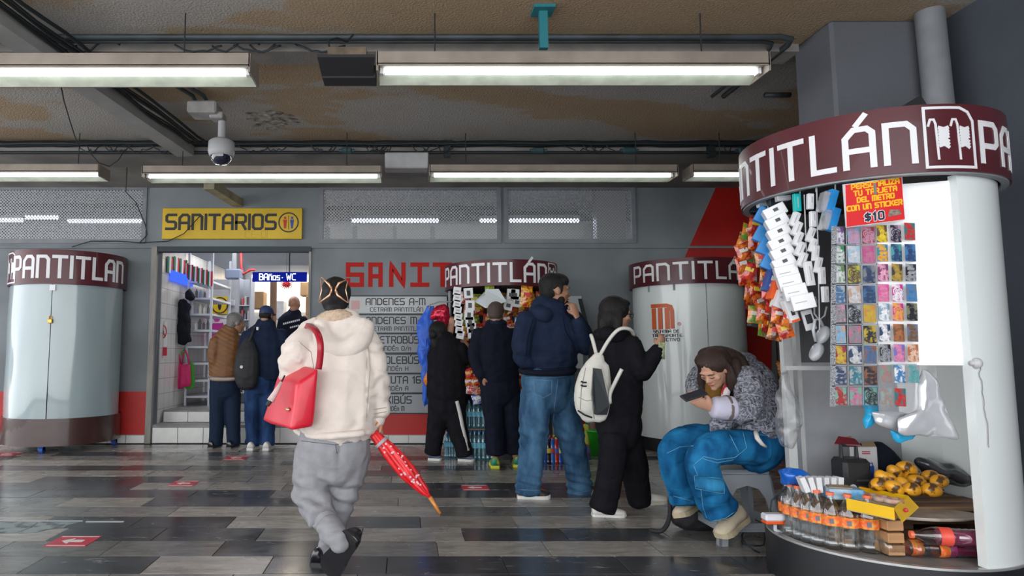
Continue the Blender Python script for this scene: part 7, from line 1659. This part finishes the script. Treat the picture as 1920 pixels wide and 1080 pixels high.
f.hair([(0,-.09,.15,.41,.46,.42),(0,-.25,-.10,.36,.26,.30),(0,-.48,-.02,.2,.18,.2),(0,-.42,-.42,.16,.14,.28)], HAIR, fold=(.002,60,(1,1,.4)))
f.body += [f.T([(834,648,.05,9),(841,630,.06,8),(846,612,.06,6)]), f.T([(880,672,.02,9),(878,655,.04,7),(872,645,.06,6)])]
f.hand(P(846,612,Y+.06), (.1,.2,1), (.2,1,0), (1,0,.2), .15, curl=.6); f.hand(P(872,645,Y+.06), (-.2,.35,1), (-.2,1,0), (-1,0,.2), .15, curl=.7); f.done()

# ---- the two men on the step of the doorway
Y = 8.2; f = Fig(424,838,Y,'grey-haired man in brown bomber jacket standing at the doorway', .010, SKIN2)
BRN = mat('brown_jacket', (.16,.065,.018), .6, var=.12, vscale=10, bump=.2, bscale=120, stretch=(1,1,3))
def bf(p,n): return fold_fn(.006,8,(1,1,1),81)(p,n)+.0025*math.sin(p.z*120+p.x*60)
f.garment('jacket', [f.B([(430,622,0,18,.8),(425,640,0,28,.7),(422,670,0,30,.72),(421,700,0,29,.72),(421,707,0,28,.72)], 1, .84),
   f.B([(405,640,-.06,12),(401,668,-.08,12),(410,692,-.02,10),(425,696,.10,8)], 1, .68), f.B([(444,636,.06,12),(450,665,.10,12),(455,690,.16,9)], 1, .68)], BRN, bf)
f.garment('striped_waistband', [f.T([(394,706,0,4),(400,710,-.12,5),(421,711,-.15,5),(443,709,-.12,5),(448,705,0,4)])], mat('waistband_stripe',(.35,.30,.26),.7,color2=(.10,.04,.02),vscale=8,stretch=(.1,.1,14),ramp=(.48,.52)))
f.garment('trousers', [f.B([(421,708,0,28,.7),(422,730,0,28,.74)], 1, .84), f.B([(408,730,0,15),(407,780,0,14),(405,824,0,13),(404,832,0,13)], 1, .62, flat_end=True), f.B([(436,730,.02,15),(437,780,.02,14),(438,822,.02,13),(438,832,.02,13)], 1, .62, flat_end=True)], mat('navy_trousers',(.012,.022,.045),.85), fold_fn(.007,7,(1,1,.6),83))
for x in (404,438): g = G(x,838); f.shoe((g.x-.02,Y-.10,0),(g.x+.03,Y+.14,0), w=.10, h=.075, m=BL, sole=.02, ankle=(x,828,0))
f.head(443,606,.02,38,yaw=62,pitch=8,neck=(432,628,0,8),brow=HAIRG)
f.hair([(0,-.09,.18,.37,.43,.37),(0,-.22,-.04,.33,.26,.30),(.3,.0,.02,.08,.12,.16),(-.3,.0,.02,.08,.12,.16)], HAIRG, fold=(.003,60,(1,1,1))); 
f.hand(P(424,697,Y+.12), (.6,.8,-.3), (0,-.2,-1), (-.5,.5,.3), .16, curl=.5); f.done()
Y = 8.05; f = Fig(486,843,Y,'man in blue cap, navy jacket and jeans with black backpack at the doorway', .010, SKIN2)
f.garment('jacket', [f.B([(498,610,0,20,.8),(496,628,0,36,.66),(497,660,0,37,.7),(499,695,0,34,.72)], 1, .84),
   f.B([(466,630,0,14),(459,660,-.02,13),(464,685,.06,11),(478,694,.16,9)], 1, .68), f.B([(526,628,0,14),(534,655,.0,13),(530,685,.04,11),(522,698,.06,9)], 1, .68)], NAVY, fold_fn(.007,8,(1,1,.8),91))
f.garment('jeans', [f.B([(489,698,0,30,.7),(489,722,0,30,.74)], 1, .84), f.B([(474,722,0,16),(473,775,0,15),(474,820,0,13),(472,832,0,14)], 1, .62, flat_end=True), f.B([(502,722,.02,16),(502,775,.02,15),(502,820,.02,13),(501,832,.02,14)], 1, .62, flat_end=True)], JEAND, fold_fn(.007,7,(1,1,.7),93))
for x, y in ((472,844),(500,845)): g = G(x,y); f.shoe((g.x-.01,Y-.12,0),(g.x+.02,Y+.13,0), w=.10, h=.07, m=WS, ms=WSOLE, sole=.03, ankle=(x,830,0))
f.head(500,592,.0,36,yaw=22,pitch=14,neck=(498,612,0,9),eyes=False)
f.hair([(0,-.1,-.02,.355,.36,.26)], HAIR, fold=(.002,60,(1,1,1)))
f.garment('cap', [ellip(f.L(0,-.06,.18),(.37*f.Hh,.44*f.Hh,.36*f.Hh),f.HM), ellip(f.L(0,.42,.20),(.28*f.Hh,.26*f.Hh,.04*f.Hh),f.HM)], mat('cap_blue',(.015,.035,.10),.7), None, 'dark blue baseball cap')
MB().bx(*(lambda c: (c.x-.012,c.x+.012,c.y-.19,c.y-.17,c.z-.018,c.z+.018))(P(489,617,Y))).build('collar_mark', mat('mark_white',(.6,.6,.62),.5), f.o)
f.hand(P(521,700,Y+.07), (-.1,.2,-1), (-1,.2,0), (0,-1,.2), .165, curl=.5); f.done()
t = thing('backpack', P(462,725,Y-.2), 'black backpack slung on the left of the man in the blue cap', 'backpack')
blob('bag_body', [tube([tuple(P(466,640,Y-.16))+(.07,),tuple(P(464,665,Y-.2))+(.135,),tuple(P(462,695,Y-.21))+(.15,),tuple(P(463,716,Y-.2))+(.13,)],.6)], BK, t, .010, 3, fold_fn(.007,9,(1,1,1),95))
p = P(453,688,Y-.31); MB().cyl(p,p+Vector((0,-.012,0)),.018,10).build('round_badge', mat('badge_grey',(.55,.55,.58),.3), t)
MB().path([P(468,640,Y-.20),P(476,618,Y-.14),P(484,610,Y-.02)],.018,6).build('strap', BK, t, True)
# bald man inside
Y = 9.9; f = Fig(548,700,Y,'bald man in navy uniform standing inside the restroom entrance', .011, SKIN2, z=IZ)
f.garment('uniform_shirt', [f.B([(552,588,0,14,.8),(549,600,0,25,.64),(549,625,0,26,.68),(549,655,0,25,.7)], 1, .84), f.B([(530,600,0,9),(527,625,0,9),(532,645,.08,7)], 1, .68), f.B([(568,600,0,9),(572,625,0,9),(568,645,.08,7)], 1, .68)], NAVYD, fold_fn(.007,8,(1,1,.8),96))
f.garment('trousers', [f.B([(549,655,0,24,.7),(549,672,0,24,.7)],1,.84), f.B([(540,670,0,13),(539,705,0,11),(539,738,0,10)],1,.62,flat_end=True), f.B([(559,670,0,13),(560,705,0,11),(560,738,0,10)],1,.62,flat_end=True)], NAVYD, None)
for x in (539,560): g = P(x,745,Y); f.shoe((g.x,Y-.1,IZ),(g.x,Y+.15,IZ), w=.10, h=.07, m=BL, sole=.02, ankle=(x,735,0))
f.head(552,571,0,32,yaw=10,pitch=4,neck=(552,590,0,8),eyes=False); f.done()
wt = mat('uniform_text_white',(.62,.62,.66),.6)
tb = MB()
for k in range(9): c = P(532+k*3.6,607-k*.9,Y-.19); tb.bx(c.x-.010,c.x+.010,c.y,c.y+.01,c.z-.013,c.z+.013)
for k in range(5): c = P(545+k*3.6,614-k*.9,Y-.19); tb.bx(c.x-.010,c.x+.010,c.y,c.y+.01,c.z-.012,c.z+.012)
tb.build('back_print', wt, f.o)
# ================================================================ GOODS OF THE MIDDLE KIOSK
def mp(x,y): return 760+x*.3888, 470+y*.3888
q = random.Random(9)
# pillow snack bags on the inner display
k = 0
for r_ in range(9):
    for c_ in range(8):
        px = 872+c_*20+(r_%2)*8; py = 560+r_*20
        if py > 738 or px > 1038: continue
        Y = 7.62+.0*c_; mi = q.choice((0,1,3,3,5,6,7,8,9,4,2)); k += 1
        snack(px+q.uniform(-3,3), py+q.uniform(-3,3), 19, 23, Y+q.uniform(-.03,.03), mi, q.uniform(-12,12), '%s snack bag in the middle kiosk, %s row, %s along'%(SMN[mi],ORD[r_],ORD[c_]), 'snack bags in the middle kiosk', k)
Yk = 7.30
def strung(pts, w, h, d, ang, m, label, grp, dots=None, Y=Yk, name='gadget_box'):
    for i,(x,y) in enumerate(pts):
        o,c,s,M = tiltbox(name, x, y, w, h, d, ang+(i%3)*3, m, Y=Y); tag(o, label%ORD[i], 'box', grp)
        if dots: decorated(o,c,s,M,w,h,d,dots,o)
strung([(857,546),(857,558),(857,570),(858,582),(859,594),(860,606),(861,618),(863,628)], 14, 15, .05, 8, M_bw, 'pale slim pack on the left string of the middle kiosk, %s from the top', 'left string of packs, middle kiosk', [(0,0,.5,.2,mat('print_grey',(.4,.4,.42),.5),'print')])
strung([(878,550),(881,573),(879,591),(881,604),(884,615),(886,626)], 17, 19, .05, -3, M_bw, 'white boxed earphones on the second string of the middle kiosk, %s from the top', 'second string of packs, middle kiosk', [(0,0,.4,.5,M_dot,'picture')])
strung([(958,552),(969,566),(953,572),(965,552)], 16, 20, .04, 6, M_bw, 'white gadget card hung near the yellow bag, %s of four', 'gadget cards, middle kiosk', [(0,-.05,.5,.35,M_dot,'picture')])
snack(987, 556, 22, 40, 7.26, 5, 5, 'tall yellow snack bag hung beside the man in jeans', 'snack bags in the middle kiosk', 3)
snack(918, 548, 18, 26, 7.30, 6, 0, 'green bag above the white cone shade', 'snack bags in the middle kiosk', 2)
for i,(x,y,mi) in enumerate(((880,700,3),(890,716,1),(897,700,0),(884,730,8),(900,735,2),(896,748,7),(877,716,1),(993,640,1),(1000,670,3))):
    snack(x,y,22,18,7.22,mi,q.uniform(-20,20),'%s snack bag low in the middle kiosk, %s of the loose ones'%(SMN[mi],ORD[i]),'loose low snack bags, middle kiosk',i)
# white cone shade
A = [P(*mp(x,y),7.14) for x,y in ((333,245),(380,188),(450,184),(488,246),(388,278))]
t = MB(); top = [P(*mp(388,186),7.2),P(*mp(450,184),7.2),P(*mp(445,186),7.4),P(*mp(395,186),7.4)]; bot = [P(*mp(388,278),7.02),P(*mp(488,246),7.12),P(*mp(450,225),7.42),P(*mp(333,245),7.30)]
t.add(top+bot, [(0,1,5,4),(1,2,6,5),(2,3,7,6),(3,0,4,7),(3,2,1,0),(4,5,6,7)]); tag(t.build('cone_shade', mat('shade_white',(.62,.66,.70),.6)), 'white pyramid shade hanging at the front of the middle kiosk', 'shade')
# blue cloth and red sequin garment at the left post
drape('blue_cloth', [mp(*a) for a in ((98,268),(138,262),(134,330),(124,440),(118,560),(110,745),(90,754),(78,640),(62,480),(50,376))], 7.55, .10, mat('blue_cloth',(.015,.10,.55),.5,bump=.2), 'bright blue cloth hanging left of the middle kiosk', 'cloth', amp=.03, seed=41)
MB().path([P(802,590,7.55),P(806,572,7.53),P(824,566,7.52),P(847,566,7.50)],.008,6).build('hanging_rod', M_grey, bpy.data.objects['blue_cloth'])
drape('sequin_garment', [mp(*a) for a in ((120,300),(150,265),(185,252),(212,275),(212,320),(200,380),(165,372),(150,340),(118,335))], 7.42, .12, mat('red_sequin',(.45,.01,.04),.25,metal=.4,var=.8,vscale=140), 'red sequined garment hanging over the blue cloth', 'garment', amp=.02, seed=43)
drape('orange_bag', [mp(*a) for a in ((100,580),(118,575),(120,650),(98,655),(88,620))], 7.35, .1, mat('orange_film',(.65,.18,.02),.3), 'orange bag beside the blue cloth at the back of the woman in black', 'bag', amp=.02, seed=44)
# hidden rear helper goods: bottles on the floor
M_petb = clear('blue_pet', tint=(.55,.82,.92), gloss=.16, rough=.1, milk=.22, milkc=(.12,.38,.48)); M_lb = mat('label_aqua',(.15,.45,.60),.4); M_cb = mat('cap_blue2',(.02,.12,.42),.4)
def fl_bottle(px, y, H, r, label, grp, mb, ml, mc, z=0, Y=None):
    g = G(px,y) if z == 0 else P(px,y,Y); g.z = z
    return bottle(g, H, r, label, grp, mb, ml, mc, name='bottle')
for r_ in range(2):
    for c_ in range(4): fl_bottle(838+c_*5.2+r_*1.5, 859-r_*3, .30, .034, 'blue tinted water bottle left of the legs in black, %s row, %s along'%(('front','back')[r_],ORD[c_]), 'water bottles on the floor, left pack', M_petb, M_lb, M_cb)
for r_ in range(2):
    for c_ in range(6): fl_bottle(882+c_*8.4+r_*3, 863-r_*5, .31, .036, 'blue tinted water bottle below the man in navy, %s row, %s along'%(('front','back')[r_],ORD[c_]), 'water bottles on the floor, middle pack', M_petb, M_lb, M_cb)
zz = .325
tag(MB().bbox((P(902,0,7.4).x,7.42,zz-.006),(.42,.26,.012),.003).build('cardboard_tray', mat('carton_brown',(.32,.22,.13),.6)), 'flat tray between the two layers of water bottles', 'tray')
for c_ in range(6): fl_bottle(880+c_*9, 800, .30, .034, 'blue tinted water bottle on the upper layer, %s along'%ORD[c_], 'water bottles, upper layer', M_petb, M_lb, M_cb, zz, 7.36)
sc = [('red',(.5,.01,.01)),('blue',(.01,.08,.45)),('dark',(.03,.01,.01)),('blue',(.01,.15,.55)),('red',(.55,.02,.02)),('blue',(.01,.08,.4)),('dark',(.04,.01,.01))]
for r_ in range(2):
    for c_,(nm,cc) in enumerate(sc):
        fl_bottle(1014+c_*7.4+r_*3, 870-r_*6, .27, .034, '%s soda bottle behind the jeans, %s row, %s along'%(nm,('front','back')[r_],ORD[c_]), 'soda bottles on the floor', mat('soda_%s%d'%(nm,c_),cc,.15,coat=.5), mat('soda_label_%d'%(c_%3),[(.55,.05,.05),(.02,.1,.5),(.6,.5,.05)][c_%3],.4), mat('soda_cap_%d'%((c_+r_)%3),[(.6,.02,.02),(.65,.5,.02),(.02,.1,.4)][(c_+r_)%3],.4))
t = tag(MB().bbox((P(958,0,7.4).x,7.42,.10),(.15,.2,.20),.006).build('white_crate', mat('foam_white',(.60,.61,.62),.5)), 'white foam box on the floor between the legs of the man in navy', 'box'); 
for i in range(2): fl_bottle(953+i*9, 832, .28, .036, '%s orange soda bottle on the white foam box'%('left','right')[i], 'orange sodas', mat('orange_soda',(.45,.10,.02),.15,coat=.4), mat('label_violet2',(.20,.04,.2),.4), mat('soda_cap_0',(.6,.02,.02),.4), .202, 7.40)
# bucket with clear bag, yellow bag, umbrella-like folded boards
g = G(1117,855); t = thing('green_bucket', (g.x,g.y,0), 'bright green bucket beside the yellow bag near the right end of the middle kiosk', 'bucket')
MB().lathe((g.x,g.y,0),[(0,.0),(.075,0),(.10,.27),(.108,.27),(.108,.285),(.095,.285),(.07,.01),(0,.01)],20).build('pail', mat('bucket_green',(.03,.45,.03),.35), t, True)
drape('plastic_bag', [(1104,790),(1118,782),(1130,790),(1128,812),(1106,812)], g.y, .12, clear('cloudy_film',gloss=.12,rough=.3,milk=.25), 'clear bag stuffed into the green bucket', 'bag', amp=.02, seed=55)
drape('teal_bag', [(1090,772),(1112,770),(1128,776),(1122,790),(1100,795)], g.y+.1, .14, mat('teal_film',(.02,.30,.32),.3), 'teal plastic bag above the green bucket', 'bag', amp=.02, seed=56)
drape('yellow_bag', [(1093,796),(1104,794),(1106,830),(1111,852),(1100,852),(1095,830)], g.y+.02, .10, mat('yellow_green_cloth',(.50,.50,.08),.6), 'yellow green cloth bag standing left of the green bucket', 'bag', amp=.02, seed=57)
fl_bottle(1101, 862, .16, .035, 'small violet bottle in front of the yellow bag', None, mat('violet_bottle',(.12,.10,.35),.2), mat('label_violet2',(.20,.04,.2),.4), mat('soda_cap_0',(.6,.02,.02),.4))
t = tag(MB().slab([G(1192,862),G(1198,858),P(1186,700,7.6),P(1180,700,7.6)],(.02,.03,0)).build('folded_board', mat('board_slate',(.16,.18,.21),.5)), 'narrow grey board leaning between the young woman and the white kiosk', 'board')
# clutter seen through the left gap of the big kiosk
for i,(x,y,c) in enumerate(((1478,668,(.10,.08,.10)),(1486,640,(.25,.06,.12)),(1470,690,(.05,.05,.06)),(1482,715,(.12,.12,.14)))):
    snack(x,y,26,30,6.94,(3,9,2,7)[i],(0,20,-10,15)[i],['dark red','purple','brown','blue'][i]+' packet seen through the gap left of the big kiosk, %s from the top'%ORD[i],'packets behind the big kiosk',i)
tag(MB().bbox((P(1478,0,7.0).x,7.02,.75),(.16,.10,1.5),.01).build('display_stand', mat('stand_dark',(.04,.035,.04),.6)), 'dark narrow stand behind the left gap of the big kiosk', 'stand')
